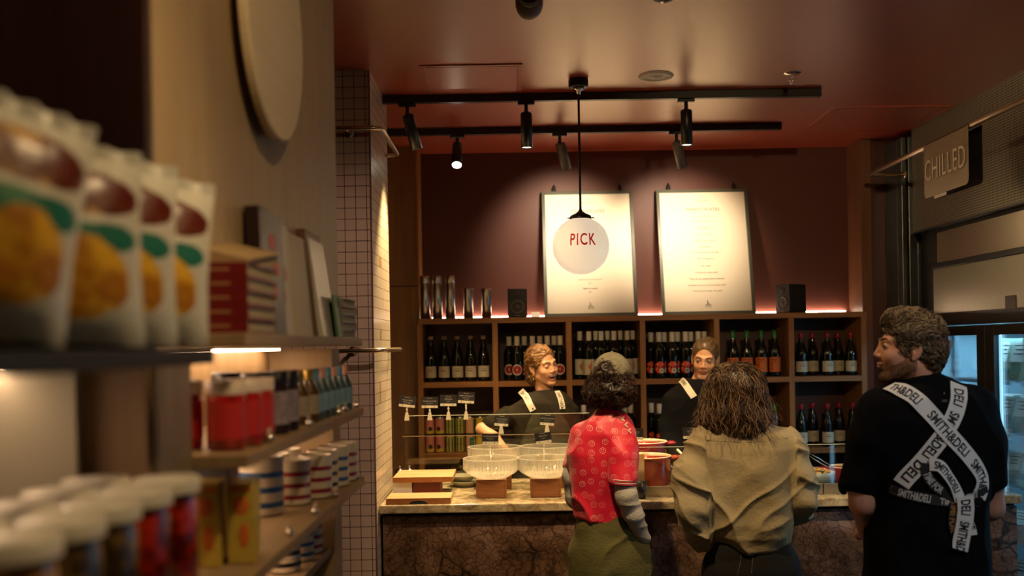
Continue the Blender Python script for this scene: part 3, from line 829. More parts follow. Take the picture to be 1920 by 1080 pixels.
# ---- menus
M_MPAPER = mat('menu_paper', (0.80, 0.70, 0.55), 0.55)
M_MFRAME = mat('grey_green_frame', (0.085, 0.085, 0.060), 0.4)
M_MINK = mat('menu_ink', (0.10, 0.07, 0.05), 0.6)
def menu(pxl, pxr, pyb, lab, lines, small=0.0105):
    y_b, y_t = 6.60, 6.80
    a, b = W(pxl, pyb, y_b), W(pxr, pyb, y_b)
    w = b.x - a.x; h = 0.885
    cx = (a.x + b.x) / 2
    t = thing('menu_board', lab, 'menu', (cx, y_b, ZT + 0.001), 0, 'framed menu boards')
    tilt = math.asin((y_t - y_b) / h)
    t.rotation_euler = (-tilt, 0, 0)
    f = 0.022
    mb = MB().box((-w / 2, 0, 0), (-w / 2 + f, 0.02, h)).box((w / 2 - f, 0, 0), (w / 2, 0.02, h)).box((-w / 2 + f, 0, 0), (w / 2 - f, 0.02, f)).box((-w / 2 + f, 0, h - f), (w / 2 - f, 0.02, h))
    mb.build('frame', M_MFRAME, t, 0.002)
    MB().box((-w / 2 + f - 0.001, 0.010, f - 0.001), (w / 2 - f + 0.001, 0.018, h - f + 0.001)).build('sheet', M_MPAPER, t)
    tx_ = MB()
    for (s, z, hh, xs) in lines:
        put_text(tx_, s, hh, TR(0, 0.0092, h * z), xs)
    # rider mark
    for cxx in (-0.011, 0.011):
        tx_.tube([(cxx + 0.008 * math.cos(q * math.pi / 8), 0.0092, 0.062 + 0.010 * math.sin(q * math.pi / 8)) for q in range(17)], 0.0012, 5)
    tx_.tube([(-0.011, 0.0092, 0.062), (-0.004, 0.0092, 0.078), (0.006, 0.0092, 0.074), (0.011, 0.0092, 0.062)], 0.0012, 5)
    tx_.tube([(-0.004, 0.0092, 0.070), (-0.006, 0.0092, 0.088), (0.004, 0.0092, 0.080)], 0.002, 5).ball((-0.004, 0.0092, 0.094), 0.0035, 8, rings=6)
    tx_.build('printing', M_MINK, t, fix=False)
    for sx in (-0.36, 0.36):
        c = MB().box((sx * w - 0.012, -0.004, h - 0.004), (sx * w + 0.012, 0.024, h + 0.030)).cyl((sx * w, 0.01, h + 0.03), (sx * w, 0.01, h + 0.048), 0.006)
        c.build('clip', M_BLACK, t, 0.002)
    return t
menu(1021, 1197, 592, 'left framed menu board behind the PICK globe, leaning on the shelf top',
     [('+', .930, .016, 1), ('ONE PLUS SHARE', .900, .008, 1), ('MARKET PLATES', .825, .022, 1.0), ('PICK ONE PLATE AND 2', .775, .008, 1), ('Chicken, lemon & thyme', .60, .0100, 1), ('Gluten free tart', .50, .0100, 1), ('$19', .47, .010, 1), ('Salmon fillet', .40, .0100, 1), ('$22', .365, .010, 1), ('Spiced curry du Puymaud', .285, .0105, 1), ('$17', .255, .010, 1), ('Eggplant lasagne', .215, .0105, 1), ('$15', .185, .010, 1)])
menu(1242, 1418, 586, 'right framed menu board leaning on the shelf top, right of the PICK globe',
     [('+', .935, .016, 1), ('ONE PLUS SHARE', .905, .008, 1), ('MARKET PLATES', .825, .022, 1.0), ('PICK TWO PLATES AND A', .775, .0085, 1), ('1 OF THESE SIDES AND A', .735, .0085, 1), ('GET BAKED', .675, .0095, 1), ('Chicken schnitzel', .63, .0095, 1), ('Crispy skin pork, crackling', .58, .0095, 1), ('Free range beef', .53, .0095, 1), ('Roast lamb & barley & feta salad', .485, .0100, 1), ('Beef bourguignon', .435, .0105, 1), ('GET SIDES', .375, .0100, 1), ('Cauliflower cheese bake', .325, .0110, 1), ('Maple & miso glazed sweet potatoes', .275, .0110, 1), ('Roasted carrots & parsnip & date relish', .225, .0110, 1), ('Tomato & coriander rice salad', .180, .0110, 1)])

# small bookmark lights / vents nothing more at the back wall

# ------------------------------------------------------------ fridge wall on the right
FX = 2.59
t = thing('display_fridge', 'long black glass-door display fridge glowing blue along the right wall', 'display fridge', (FX, 3.3, 0))
YN, YF = -2.7, 3.05      # local y ends
M_FIN = mat('fridge_interior', (0.55, 0.70, 0.78), 0.5)
MB().box((0.0, YF - 0.03, 0.10), (0.72, YF, 1.83)).build('end_panel', M_FIN, t)
MB().box((0.70, YN, 0.10), (0.75, YF - 0.03, 1.83)).build('back_panel', M_FIN, t)
MB().box((0.0, YN, 1.83), (0.75, YF, 1.84)).build('roof_panel', M_BLACK, t)
MB().box((0.0, YN, 0.0), (0.75, YF, 0.10)).build('plinth', M_BLACK, t)
MB().box((-0.005, YN, 1.775), (0.03, YF, 1.832)).build('top_rail', M_DARKSTEEL, t, 0.003)
M_FGLASS = glass('fridge_glass', (0.90, 0.96, 1.0), 0.05)
M_LEDC = emis('cold_led', (0.42, 0.78, 1.0), 2.6)
M_RACK = mat('wire_rack', (0.42, 0.50, 0.55), 0.35, 0.3)
nd = 6
for i in range(nd):
    yb = YF - 0.03 - i * 0.93; ya = yb - 0.925
    d = MB()
    fw = 0.095
    d.box((-0.03, ya, 0.12), (0.0, ya + fw, 1.77)).box((-0.03, yb - fw, 0.12), (0.0, yb, 1.77)).box((-0.03, ya + fw, 1.715), (0.0, yb - fw, 1.77)).box((-0.03, ya + fw, 0.12), (0.0, yb - fw, 0.18))
    dr = d.build('door', M_BLACK, t, 0.003)
    MB().box((-0.018, ya + fw, 0.18), (-0.012, yb - fw, 1.715)).build('glass', M_FGLASS, dr)
    MB().cyl((-0.065, ya + 0.045, 0.75), (-0.065, ya + 0.045, 1.35), 0.012).cyl((-0.065, ya + 0.045, 0.80), (-0.03, ya + 0.045, 0.80), 0.008).cyl((-0.065, ya + 0.045, 1.30), (-0.03, ya + 0.045, 1.30), 0.008).build('handle', M_BLACK, dr)
    mb = MB()
    for sy in (ya + 0.02, yb - 0.02):
        mb.box((0.04, sy - 0.008, 0.2), (0.05, sy + 0.008, 1.75))
    mb.build('cold_light', M_LEDC, t)
    for z in (1.46, 1.17, 0.87, 0.56, 0.26):
        mb = MB()
        mb.box((0.13, ya + 0.06, z - 0.022), (0.145, yb - 0.06, z))
        for q in range(8): mb.box((0.145 + q * 0.06, ya + 0.06, z - 0.008), (0.149 + q * 0.06, yb - 0.06, z - 0.003))
        for q in range(5):
            yy = ya + 0.08 + q * (0.925 - 0.16) / 4
            mb.box((0.145, yy - 0.002, z - 0.012), (0.62, yy + 0.002, z - 0.008))
        mb.build('rack', M_RACK, t)
    mb = MB()
    for sy in (ya + 0.03, yb - 0.03): mb.box((0.20, sy - 0.012, 0.12), (0.225, sy + 0.012, 1.80))
    mb.build('rack_post', M_RACK, t)

# the cold bright inside: lamps hang in it
for yy in (5.85, 5.0, 4.0):
    l = lamp_area((FX + 0.30, yy, 1.76), (FX + 0.30, yy, 0), 7.0, 0.3, 0.6, (0.40, 0.78, 1.0))

# stainless fascia above the doors, perforated bulkhead, post
t = thing('fridge_fascia', 'stainless band of two panels above the fridge doors', 'fascia', (FX, 3.3, 1.84))
M_FASC = mat('beige_stainless', (0.62, 0.56, 0.44), 0.26, 0.85, bump=0.03, bscale=4)
MB().box((0.0, YN, 0.002), (0.04, YF - 0.22, 0.012)).build('lower_lip', M_DARKSTEEL, t)
MB().box((0.01, YN, 0.012), (0.04, YF - 0.22, 0.286)).build('lower_panel', mat('frosted_panel', (0.46, 0.48, 0.38), 0.34, 0.6), t, 0.002)
MB().box((-0.004, YN, 0.286), (0.04, YF - 0.22, 0.318)).build('divider_strip', M_DARKSTEEL, t, 0.003)
MB().box((0.01, YN, 0.318), (0.04, YF - 0.28, 0.505)).build('upper_panel', M_FASC, t, 0.002)
MB().box((0.03, YN, 0.505), (0.05, YF, 0.536)).box((0.03, YF - 0.30, 0.0), (0.05, YF, 0.505)).build('shadow_gap', M_BLACKM, t)
a = W(1892, 567, 5.18)
MB().box((0.006, a.y - 3.3 - 0.055, a.z - 1.84 - 0.036), (0.0095, a.y - 3.3 + 0.055, a.z - 1.84 + 0.036)).build('rating_plate', mat('plate_dark', (0.07, 0.06, 0.045), 0.4), t)
struct(bx('wall_bulkhead', (FX - 0.02, 0.3, 2.376), (FX + 0.06, 6.35, H_CEIL), M_PERF))
struct(bx('trim_7', (FX - 0.03, 0.3, 2.366), (FX + 0.06, 6.35, 2.376), M_DARKSTEEL))
mb = MB()
mb.box((2.505, 6.36, 0), (2.535, 6.44, 2.99)).box((2.545, 6.35, 0), (2.60, 6.42, 2.99)).box((2.535, 6.38, 0), (2.545, 6.44, 2.99)).box((2.60, 6.36, 0), (2.64, 6.64, 2.376)).box((2.505, 6.44, 0), (2.53, 6.64, 2.99))
struct(mb.build('trim_8', mat('blue_steel_post', (0.07, 0.078, 0.085), 0.3, 0.6), None, 0.004))
# rail with CHILLED sign
t = thing('fridge_rail', 'bronze tube rail running above the fridge on the right', 'rail', (2.27, 6.30, 2.742))
MB().tube(bent([(0.24, 0.0, 0), (0.0, 0.0, 0), (0.0, -5.6, 0)], 0.04), 0.014, 12).build('rail_tube', M_BRASS, t)
MB().cyl((0.0, -5.4, 0), (0.29, -5.4, 0), 0.009).cyl((0.228, 0, 0), (0.236, 0, 0), 0.025).build('bracket', M_BRASS, t)
a = W(1738, 310, 5.42); b = W(1828, 290, 4.90)
ys0, ys1 = 4.88, 5.40
t = thing('hanging_sign', 'bent metal sign reading CHILLED hung over the right rail', 'sign', (2.27, (ys0 + ys1) / 2, 2.742))
L = (ys1 - ys0) / 2
def rrect(x0, x1, z0, z1, r, low=True):
    pts = [(x0, z1), (x1, z1)]
    for cx, cz, a0 in ((x1 - r, z0 + r, 0), (x0 + r, z0 + r, -90)):
        for k in range(6):
            q = R(a0 - 90 * k / 5)
            pts.append((cx + r * math.cos(q), cz + r * math.sin(q)))
    return pts
mb = MB()
Ms = Matrix.Translation((-0.020, 0, 0)) @ Matrix.Rotation(R(-90), 4, 'Z')
mb.prism(rrect(-L, L, -0.285, 0.0, 0.03), 0, 0.003, Ms)
mb.build('front_leaf', mat('sign_taupe', (0.33, 0.27, 0.195), 0.38, 0.25), t)
mb = MB().prism(rrect(-L, L, -0.285, 0.0, 0.03), 0, 0.003, Matrix.Translation((0.05, 0, 0)) @ Matrix.Rotation(R(-90), 4, 'Z'))
mb.build('rear_leaf', mat('sign_dark', (0.02, 0.016, 0.02), 0.4), t)
vs_ = [(-0.023 + 0.0, y, 0) for y in (-L, L)]
pts = [(-0.0215 + (0.0715) * k / 10, 0.0 + 0.020 * math.sin(math.pi * k / 10)) for k in range(11)]
mb = MB(); vs = []; fs = []
for (x, z) in pts: vs += [(x, -L, z), (x, L, z)]
for k in range(10): fs.append((2 * k, 2 * k + 2, 2 * k + 3, 2 * k + 1))
mb.raw(vs, fs, True).build('saddle', mat('sign_dark', (0, 0, 0)), t)
mb = MB(); put_text(mb, 'CHILLED', 0.112, Matrix.Translation((-0.0245, 0, -0.195)) @ Matrix.Rotation(R(-90), 4, 'Z'), 0.72, spacing=1.1, bold=0.0)
mb.build('chilled_lettering', mat('sign_letter', (0.85, 0.78, 0.62), 0.5), t, fix=False)
MB().box((-0.018, 0.0, -0.30), (-0.014, 0.14, -0.28)).build('sticker', M_WHITE, t)

# goods in the fridge
def pack_mesh(w, h, d, seed):
    mb = MB(); n = 10; r_ = random.Random(seed)
    for side in (-1, 1):
        vs = []; fs = []
        for j in range(n + 1):
            for i in range(n + 1):
                u, v = i / n, j / n
                b = (math.sin(math.pi * u) * math.sin(math.pi * v)) ** 0.45
                vs.append(((u - .5) * w * (1 - 0.05 * math.sin(math.pi * v)), side * d / 2 * b + r_.uniform(-.002, .002) * (b > 0), v * h))
        for j in range(n):
            for i in range(n):
                k = j * (n + 1) + i; fs.append((k, k + 1, k + n + 2, k + n + 1) if side < 0 else (k, k + n + 1, k + n + 2, k + 1))
        mb.raw(vs, fs, True)
    return mb
def packs(kind, n, z, y0, dy, x, desc, col, w=0.17, h=0.22, d=0.06, lean=R(-22), group=''):
    r = thing('food_pouch', 'x', 'food pack', (0, 0, -5))
    pk = pack_mesh(w, h, d, 3)
    pk.build('pouch', col, r)
    mb = MB().use(M_PAPER).box((-w * .27, -d * .53, h * .38), (w * .27, -d * .50, h * .86))
    mb.use(M_INK)
    for q, ww in enumerate((.2, .12, .16)): mb.box((-w * ww, -d * .545, h * (.76 - .1 * q)), (w * ww, -d * .53, h * (.785 - .1 * q)))
    mb.build('label', None, r)
    S = Series(r)
    for i in range(n):
        o = S.put((x, y0 - i * dy, z), 0, '%s %s' % (['farthest', 'middle', 'nearest', 'next nearest'][min(i, 3)] if n > 2 else ['farther', 'nearer'][i], desc))
        o.rotation_euler = (lean, 0, R(-62))
        o['group'] = group or desc
mg1 = mat('salad_green_pack', (0.20, 0.30, 0.20), 0.25, var=0.6, vscale=60)
mg2 = mat('clear_wrap_pack', (0.42, 0.46, 0.42), 0.2, var=0.5, vscale=30)
mg3 = mat('fillet_pack', (0.50, 0.28, 0.20), 0.25, var=0.4, vscale=30)
packs('a', 3, 1.462, 5.72, 0.19, 2.80, 'green food pouch with white label on the top fridge shelf', mg1, 0.20, 0.25)
packs('b', 3, 1.172, 5.68, 0.19, 2.80, 'clear-wrapped food pouch on the second fridge shelf', mg2, 0.20, 0.22)
packs('c', 3, 0.872, 5.60, 0.18, 2.80, 'pale food pouch on the third fridge shelf', mg2, 0.18, 0.20)
packs('d', 3, 0.562, 5.62, 0.20, 2.80, 'labelled tray pouch on the fourth fridge shelf', mg3, 0.20, 0.22, lean=R(-50))
packs('e', 3, 0.262, 5.62, 0.20, 2.80, 'mixed pouch on the lowest fridge shelf', mg2, 0.20, 0.22, lean=R(-40))
# notice sheet on the inside of the first door
# ------------------------------------------------------------ counter
CT = 0.936
CX0, CX1 = -0.6555, 2.46
t = thing('service_counter', 'deli counter with beige granite top and brown veined marble front', 'counter', (0.9, 4.82, 0))
MB().box((CX0 - 0.9, 0, CT - 0.042), (CX1 - 0.9, 0.60, CT)).box((-0.655 - 0.9, 0.60, CT - 0.042), (CX1 - 0.9, 0.90, CT)).build('worktop', M_GRANITE, t, 0.006)
MB().box((CX0 - 0.9 + 0.008, 0.06, 0.10), (CX1 - 0.9, 0.08, CT - 0.062)).build('marble_front', M_MARBLE, t)
MB().box((CX0 - 0.9 + 0.004, 0.085, 0.0), (CX1 - 0.9, 0.86, CT - 0.043)).build('carcass', M_BLACKM, t)
MB().box((CX0 - 0.9 + 0.008, 0.07, 0.0), (CX1 - 0.9, 0.083, 0.10)).build('kick_board', M_BLACK, t)

# glass guard standing on the left part of the worktop
GY = 5.50
gt = W(735, 780, GY).z; gl_ = W(735, 819, 5.40).z
t = thing('glass_guard', 'clear glass guard with a top edge and shelf, standing behind the glass bowls', 'glass screen', (0, GY, CT))
M_PANE = glass('clear_pane', (0.97, 0.98, 0.95), 0.03)
M_EDGE = mat('glass_edge', (0.62, 0.66, 0.52), 0.2)
x0, x1 = -0.600, 0.42
MB().box((x0, 0, 0), (x1, 0.006, gt - CT - 0.0025)).build('pane', M_PANE, t)
MB().box((x0, -0.0005, gt - CT - 0.0025), (x1, 0.0065, gt - CT)).build('pane_edge', M_EDGE, t)
MB().box((x0, -0.12, gl_ - CT), (x1, -0.001, gl_ - CT + 0.005)).build('glass_ledge', M_PANE, t)
MB().box((x0, -0.1215, gl_ - CT + 0.001), (x1, -0.12, gl_ - CT + 0.004)).build('ledge_edge', mat('ledge_edge', (0.40, 0.30, 0.16), 0.3), t)
for x in (x0 + 0.04, x1 - 0.04):
    MB().cyl((x, 0.003, 0), (x, 0.003, 0.022), 0.012).box((x - .008, -0.02, gl_ - CT - .006), (x + .008, 0.0, gl_ - CT - .0005)).build('bracket', M_CHROME, t)

# price tags
M_TAG = mat('chalk_black_card', (0.010, 0.009, 0.010), 0.5)
M_ACRY = mat('cloudy_acrylic', (0.62, 0.58, 0.44), 0.2)
def price_tag(loc, lab, lines, roll=0.0, w=0.092, h=0.056, stem=0.045, base='clip', group=None, yaw=0.0):
    t = thing('price_tag', lab, 'price tag', loc, yaw, group)
    Mr = Matrix.Translation((0, 0, stem)) @ Matrix.Rotation(roll, 4, 'Y')
    MB().raw([], []).box((-w / 2, -0.0008, 0.004), (w / 2, 0.0008, 0.004 + h), Mr).build('card', M_TAG, t)
    MB().box((-w * .47, -0.004, -0.002), (w * .47, 0.003, 0.0115), Mr).build('card_holder', M_ACRY, t)
    c = MB()
    for s in (-.26, .26): c.box((s * w - 0.002, -0.0048, 0.003), (s * w + 0.002, -0.004, 0.008), Mr)
    c.build('rivet', M_INK, t)
    tx_ = MB()
    for s, z, hh in lines: put_text(tx_, s, hh, Mr @ Matrix.Translation((0, -0.0012, z)), 0.95)
    tx_.build('card_text', mat('chalk_text', (0.55, 0.52, 0.46), 0.6), t, fix=False)
    m_ = MB().cyl((0, 0, stem - 0.014), (0, 0, stem + 0.002), 0.0035, n=8)
    m_.ball((0, 0, stem - 0.016), 0.006, 10, rings=6)
    if base == 'clip':
        m_.cyl((0, 0, 0.010), (0, 0, stem - 0.012), 0.0038, n=8)
        m_.prism([(-0.006, 0.018), (0.006, 0.018), (0.011, -0.004), (0.014, -0.026), (-0.014, -0.026), (-0.011, -0.004)], -0.009, -0.0035)
        m_.prism([(-0.006, 0.018), (0.006, 0.018), (0.010, -0.004), (0.011, -0.020), (-0.011, -0.020), (-0.010, -0.004)], 0.0095, 0.013)
        m_.box((-0.005, -0.0035, 0.008), (0.005, 0.0095, 0.016))
    else:
        m_.cyl((0, 0, base), (0, 0, stem - 0.014), 0.0032, n=8)
    m_.build('tag_stand', M_ACRY, t)
    return t
L1 = [('SMITH & DELI', .049, .0035), ('CHICKEN SCHNITZEL', .034, .0045), ('crumbed free range breast', .025, .0032), ('with lemon and capers', .018, .0032)]
L2 = [('SMITH & DELI', .050, .0035), ('ROASTED CAULIFLOWER', .033, .0048), ('tahini, currants, mint', .023, .0032), ('gf   v', .015, .003)]
L3 = [('SMITH & DELI', .048, .0035), ('GREEN BEANS', .034, .0048), ('feta, almond', .024, .0032), ('gf   v', .017, .003)]
L4 = [('SMITH & DELI', .050, .0035), ('SMOKED SALMON SALAD', .036, .0048), ('potato, dill, horseradish', .027, .0032), ('cream dressing', .019, .0032)]
gz = gt - 0.0
for px, st, rl, LL, lab in ((763, .050, R(7), L1, 'leftmost black price tag clipped to the glass guard, tilted'), (806, .043, R(1), L2, 'second black price tag from the left on the glass guard, sitting lowest'), (841, .052, R(1), L3, 'third black price tag from the left on the glass guard'), (874, .066, R(4), L4, 'fourth black price tag from the left on the glass guard, sitting highest')):
    p = W(px, 780, GY)
    price_tag((p.x, GY, gt), lab, LL, rl, w=0.094, h=0.056, stem=st, group='tags clipped on the glass guard')
for px, lab, LL in ((940, 'black price tag on the ledge above the left bowls', L1), (1026, 'black price tag on the ledge above the right bowls', L2)):
    p = W(px, 819, 5.42)
    price_tag((p.x, 5.42, gl_ + 0.031), lab, LL, R(5), w=0.080, h=0.046, stem=0.018, group='tags on the glass ledge')

# cutting boards
M_BLOCK = wood('pale_chopping_block', (0.46, 0.31, 0.15), (0.34, 0.20, 0.075), 'X', 7, 0.5)
M_BLOCKE = mat('board_end_grain', (0.30, 0.11, 0.025), 0.55, var=0.35, vscale=40)
def board(name, lab, x0, x1, y0, y1, z, th, skew=0.0, notch=True):
    t = thing(name, lab, 'cutting board', ((x0 + x1) / 2, (y0 + y1) / 2, z))
    hw, hd = (x1 - x0) / 2, (y1 - y0) / 2
    pts = [(-hw, 0.0)]
    if notch:
        for k in range(11):
            a = math.pi * (1 - k / 10); pts.append((0.0 + 0.045 * math.cos(a), 0.017 * math.sin(a)))
    pts += [(hw, 0.0), (hw, th), (-hw, th)]
    mb = MB().use(M_BLOCK).box((-hw, -hd + 0.006, 0.0 if not notch else 0.0), (hw, hd, th))
    ob = mb.build('slab', None, t, 0.001)
    MB().use(M_BLOCKE).prism(pts, -hd, -hd + 0.0058).build('end_grain', None, t)
    if notch:
        MB().prism([(0.0445 * math.cos(math.pi * k / 10), 0.0168 * math.sin(math.pi * k / 10)) for k in range(11)], -hd + 0.0035, -hd + 0.0057).build('notch_shade', M_BLACKM, t)  # black plate stands for the shade inside the notch
    return t
xa = W(716, 943, 4.84).x; xb = W(845, 940, 4.84).x
board('cutting_board', 'lower pale wooden cutting board with a finger notch, at the counter edge', xa + 0.02, xb, 4.84, 5.03, CT + 0.001, 0.028)
xa = W(729, 912, 5.02).x; xb = W(848, 910, 5.02).x
for i, (px0, px1, m_, nm) in enumerate(((737, 773, M_WHITE, 'white riser block under the upper cutting board'), (775, 826, mat('dark_red_riser', (0.16, 0.03, 0.015), 0.4), 'dark red riser block under the upper cutting board'))):
    a, b = W(px0, 921, 5.10), W(px1, 921, 5.10)
    o = bx('riser_block', (a.x, 5.09, CT + 0.001), (b.x, 5.25, 1.0115 - 0.0), m_, None, 0.003)
    tag(o, nm, 'riser', 'risers under the cutting board')
board('cutting_board', 'upper pale wooden cutting board resting on riser blocks, beside the tiles', xa + 0.015, xb, 5.06, 5.37, 1.0125, 0.026, notch=False)
# mills behind the boards
for px, nm in ((748, 'left'), (766, 'right')):
    p = W(px, 888, 5.55)
    t = thing('pepper_mill', '%s of two chrome-topped black mills behind the cutting boards' % nm, 'mill', (p.x, 5.60, CT + 0.0005), 0, 'mills behind the boards')
    MB().lathe([(0.024, 0), (0.026, 0.004), (0.022, 0.02), (0.019, 0.05), (0.026, 0.062), (0.027, 0.068)], 20).build('body', M_BLACK, t)
    MB().lathe([(0.027, 0.068), (0.026, 0.074), (0.012, 0.082), (0.005, 0.084), (0.008, 0.090), (0.006, 0.098), (0.001, 0.100)], 20, cap=False).build('cap', M_CHROME, t)
# shallow plates right of the boards
for k, (px, z, r_, lab) in enumerate(((872, 0.0, .085, 'lower shallow grey dish beside the wooden boxes'), (868, .034, .080, 'upper shallow grey dish stacked beside the wooden boxes'))):
    p = W(px, 905, 5.42)
    t = MB().lathe([(r_ * .6, 0), (r_ * .65, 0.002), (r_, 0.026), (r_ * 1.02, 0.030), (r_ * .98, 0.030), (r_ * .62, 0.006), (0.001, 0.005)], 36, cap=False).build('shallow_dish', mat('grey_glaze', (0.42, 0.40, 0.28), 0.2))
    t.location = (p.x, 5.45, CT + 0.001 + z * .9)
    tag(t, lab, 'dish', 'stacked shallow dishes')

# ribbed glass bowls on wooden boxes
M_RIB = glass('rib_glint_glass', (0.93, 0.93, 0.88), 0.18, 0.10, 0.32, (0.95, 0.92, 0.80))  # milkier rib stripes: the light ribs catch is put into the colour
M_RIB2 = glass('ribbed_glass_clear', (0.97, 0.97, 0.92), 0.06, 0.10, 0.04, (0.95, 0.92, 0.80))
M_RIM = glass('rim_glass', (0.95, 0.95, 0.9), 0.22, 0.05, 0.30, (0.95, 0.9, 0.78))
M_BOXW = wood('walnut_box', (0.27, 0.105, 0.035), (0.15, 0.05, 0.015), 'X', 8, 0.45)
def bowl_proto():
    r = thing('glass_bowl', 'x', 'bowl', (0, 0, -5))
    n = 192; rr0 = 0.142
    prof = [(0.070, 0.0), (0.078, 0.001), (0.122, 0.026), (rr0, 0.046), (rr0, 0.096)]
    vs = []; fs = []
    for j, (pr, z) in enumerate(prof):
        for i in range(n):
            a = 2 * math.pi * i / n
            rib = 0.0018 * (1 if i % 4 < 2 else -1) if j >= 1 else 0
            vs.append(((pr + rib) * math.cos(a), (pr + rib) * math.sin(a), z))
    for j in range(len(prof) - 1):
        for i in range(n):
            k = (i + 1) % n; fs.append((j * n + i, j * n + k, (j + 1) * n + k, (j + 1) * n + i))
    mbb = MB().use(M_RIB).raw(vs, fs + [tuple(range(n))], False).use(M_RIB2)
    for q in range(len(fs)):
        if (q % n) % 4 < 2: mbb.mi[q] = 1
    mbb.build('ribbed_wall', None, r)
    MB().lathe([(0.1425, 0.096), (0.1445, 0.098), (0.1435, 0.101), (0.1385, 0.101), (0.1375, 0.098), (0.1385, 0.094), (0.1385, 0.048), (0.118, 0.030), (0.072, 0.006), (0.001, 0.005)], 72, cap=False).build('rim', M_RIM, r)
    return Series(r)
S_bowl = bowl_proto()
def box_proto():
    r = thing('wooden_box', 'x', 'box', (0, 0, -5))
    h = 0.092; a = 0.0765
    MB().box((-a, -a, 0), (-a + .01, a, h)).box((a - .01, -a, 0), (a, a, h)).box((-a + .01, -a, 0), (a - .01, -a + .01, h)).box((-a + .01, a - .01, 0), (a - .01, a, h)).build('frame_boards', M_BOXW, r, 0.0015)
    MB().box((-a + .01, -a + .01, h - .012), (a - .01, a - .01, h - 0.001)).build('top_board', M_BOXW, r)
    return Series(r)
S_box = box_proto()
XL, XR = W(921, 900, 5.02).x, W(1020, 900, 5.02).x
for (x, y, s, who, back) in ((XL, 5.07, 1.0, 'front left', 0), (XR + 0.008, 5.07, 1.0, 'front right', 0), (XL + 0.012, 5.345, 1.0, 'back left', 1), (XR + 0.03, 5.345, 1.0, 'back right', 1)):
    bz = CT + 0.001
    o = S_box.put((x, y - 0.0, bz), 0, '%s walnut box riser carrying a ribbed glass bowl' % who, scale=(1.0 if not back else 1.18, 1 if not back else .7, 1 if not back else 1.33)); o['group'] = 'wooden box risers'
    o = S_bowl.put((x, y if not back else y - 0.0, bz + (0.0925 if not back else 0.0925 * 1.33)), 0, '%s ribbed glass bowl on its wooden box' % who, scale=(1, 0.93, 1) if back else None); o['group'] = 'ribbed glass bowls'
for x, rl, lab, LL in ((XL - 0.003, R(1), 'black price tag rising from the front left glass bowl', L4), (XR + 0.004, R(-7), 'black price tag rising from the front right glass bowl', L3)):
    price_tag((x, 5.07, CT + 0.101), lab, LL, rl, w=0.084, h=0.048, stem=0.165, base=0.0, group='tags standing in glass bowls')

# glass display case on the right
DY0, DY1, DX0, DX1 = 4.955, 5.62, 0.46, 2.44
dt = W(1240, 838, DY0).z
t = thing('glass_display_case', 'low glass hot and cold display case standing on the right of the counter', 'display case', (DX0, DY0, CT))
wx = DX1 - DX0
MB().box((0, 0, 0), (wx, 0.012, 0.052)).box((0, DY1 - DY0 - 0.012, 0), (wx, DY1 - DY0, 0.052)).build('steel_curb', mat('curb_steel', (0.42, 0.36, 0.26), 0.3, 0.8), t, 0.001)
MB().box((0, 0.012, 0), (wx, DY1 - DY0 - 0.012, 0.012)).build('deck', mat('deck_dark', (0.03, 0.028, 0.03), 0.15, 0.4), t)
M_PANE2 = glass('case_pane', (0.96, 0.97, 0.95), 0.10)
MB().box((0, 0.003, 0.052), (wx, 0.009, dt - CT - 0.002)).build('front_pane', M_PANE2, t)
MB().box((0, 0.0025, dt - CT - 0.002), (wx, 0.0095, dt - CT)).build('front_edge', M_EDGE, t)
MB().box((0, 0.010, 0.052), (0.006, DY1 - DY0 - 0.012, dt - CT)).build('side_pane', M_PANE2, t)
MB().box((1.075, -0.002, 0.0), (1.08, 0.0, 0.052)).build('seam', M_BLACK, t)
DZ = CT + 0.0125
M_ENAM = mat('red_enamel', (0.36, 0.035, 0.015), 0.16, coat=0.4)
M_ENAM2 = mat('dark_red_enamel', (0.26, 0.02, 0.03), 0.18, coat=0.4)
M_CREAMI = mat('cream_enamel', (0.66, 0.56, 0.36), 0.25)
def pot(x, y, r_, h, lab, m_=M_ENAM, z=DZ):
    t = thing('casserole_pot', lab, 'pot', (x, y, z), 0, None)
    MB().lathe([(r_ * .86, 0), (r_ * .95, 0.008), (r_ * .985, 0.03), (r_ * .985, h - 0.008), (r_ * 1.02, h)], 48).build('body', m_, t)
    MB().lathe([(r_ * 1.02, h), (r_ * 1.0, h + 0.004), (r_ * .94, h + 0.002), (r_ * .93, h - 0.02), (0.001, h - 0.028)], 48, cap=False).build('cream_lining', M_CREAMI, t)
    for s in (-1, 1):
        MB().tube(bent([(s * r_ * .98, -.035, h - .012), (s * (r_ + .042), -.035, h - .008), (s * (r_ + .042), .035, h - .008), (s * r_ * .98, .035, h - .012)], .018), .008, 8).build('handle', m_, t)
    return t
pot(W(1207, 860, 5.17).x + 0.0, 5.17, 0.140, 0.168, 'front red enamel casserole pot with cream inside, in the display case')
pot(W(1204, 860, 5.45).x - 0.0, 5.45, 0.136, 0.215, 'rear red-handled casserole pot with cream inside, in the display case', M_ENAM2)
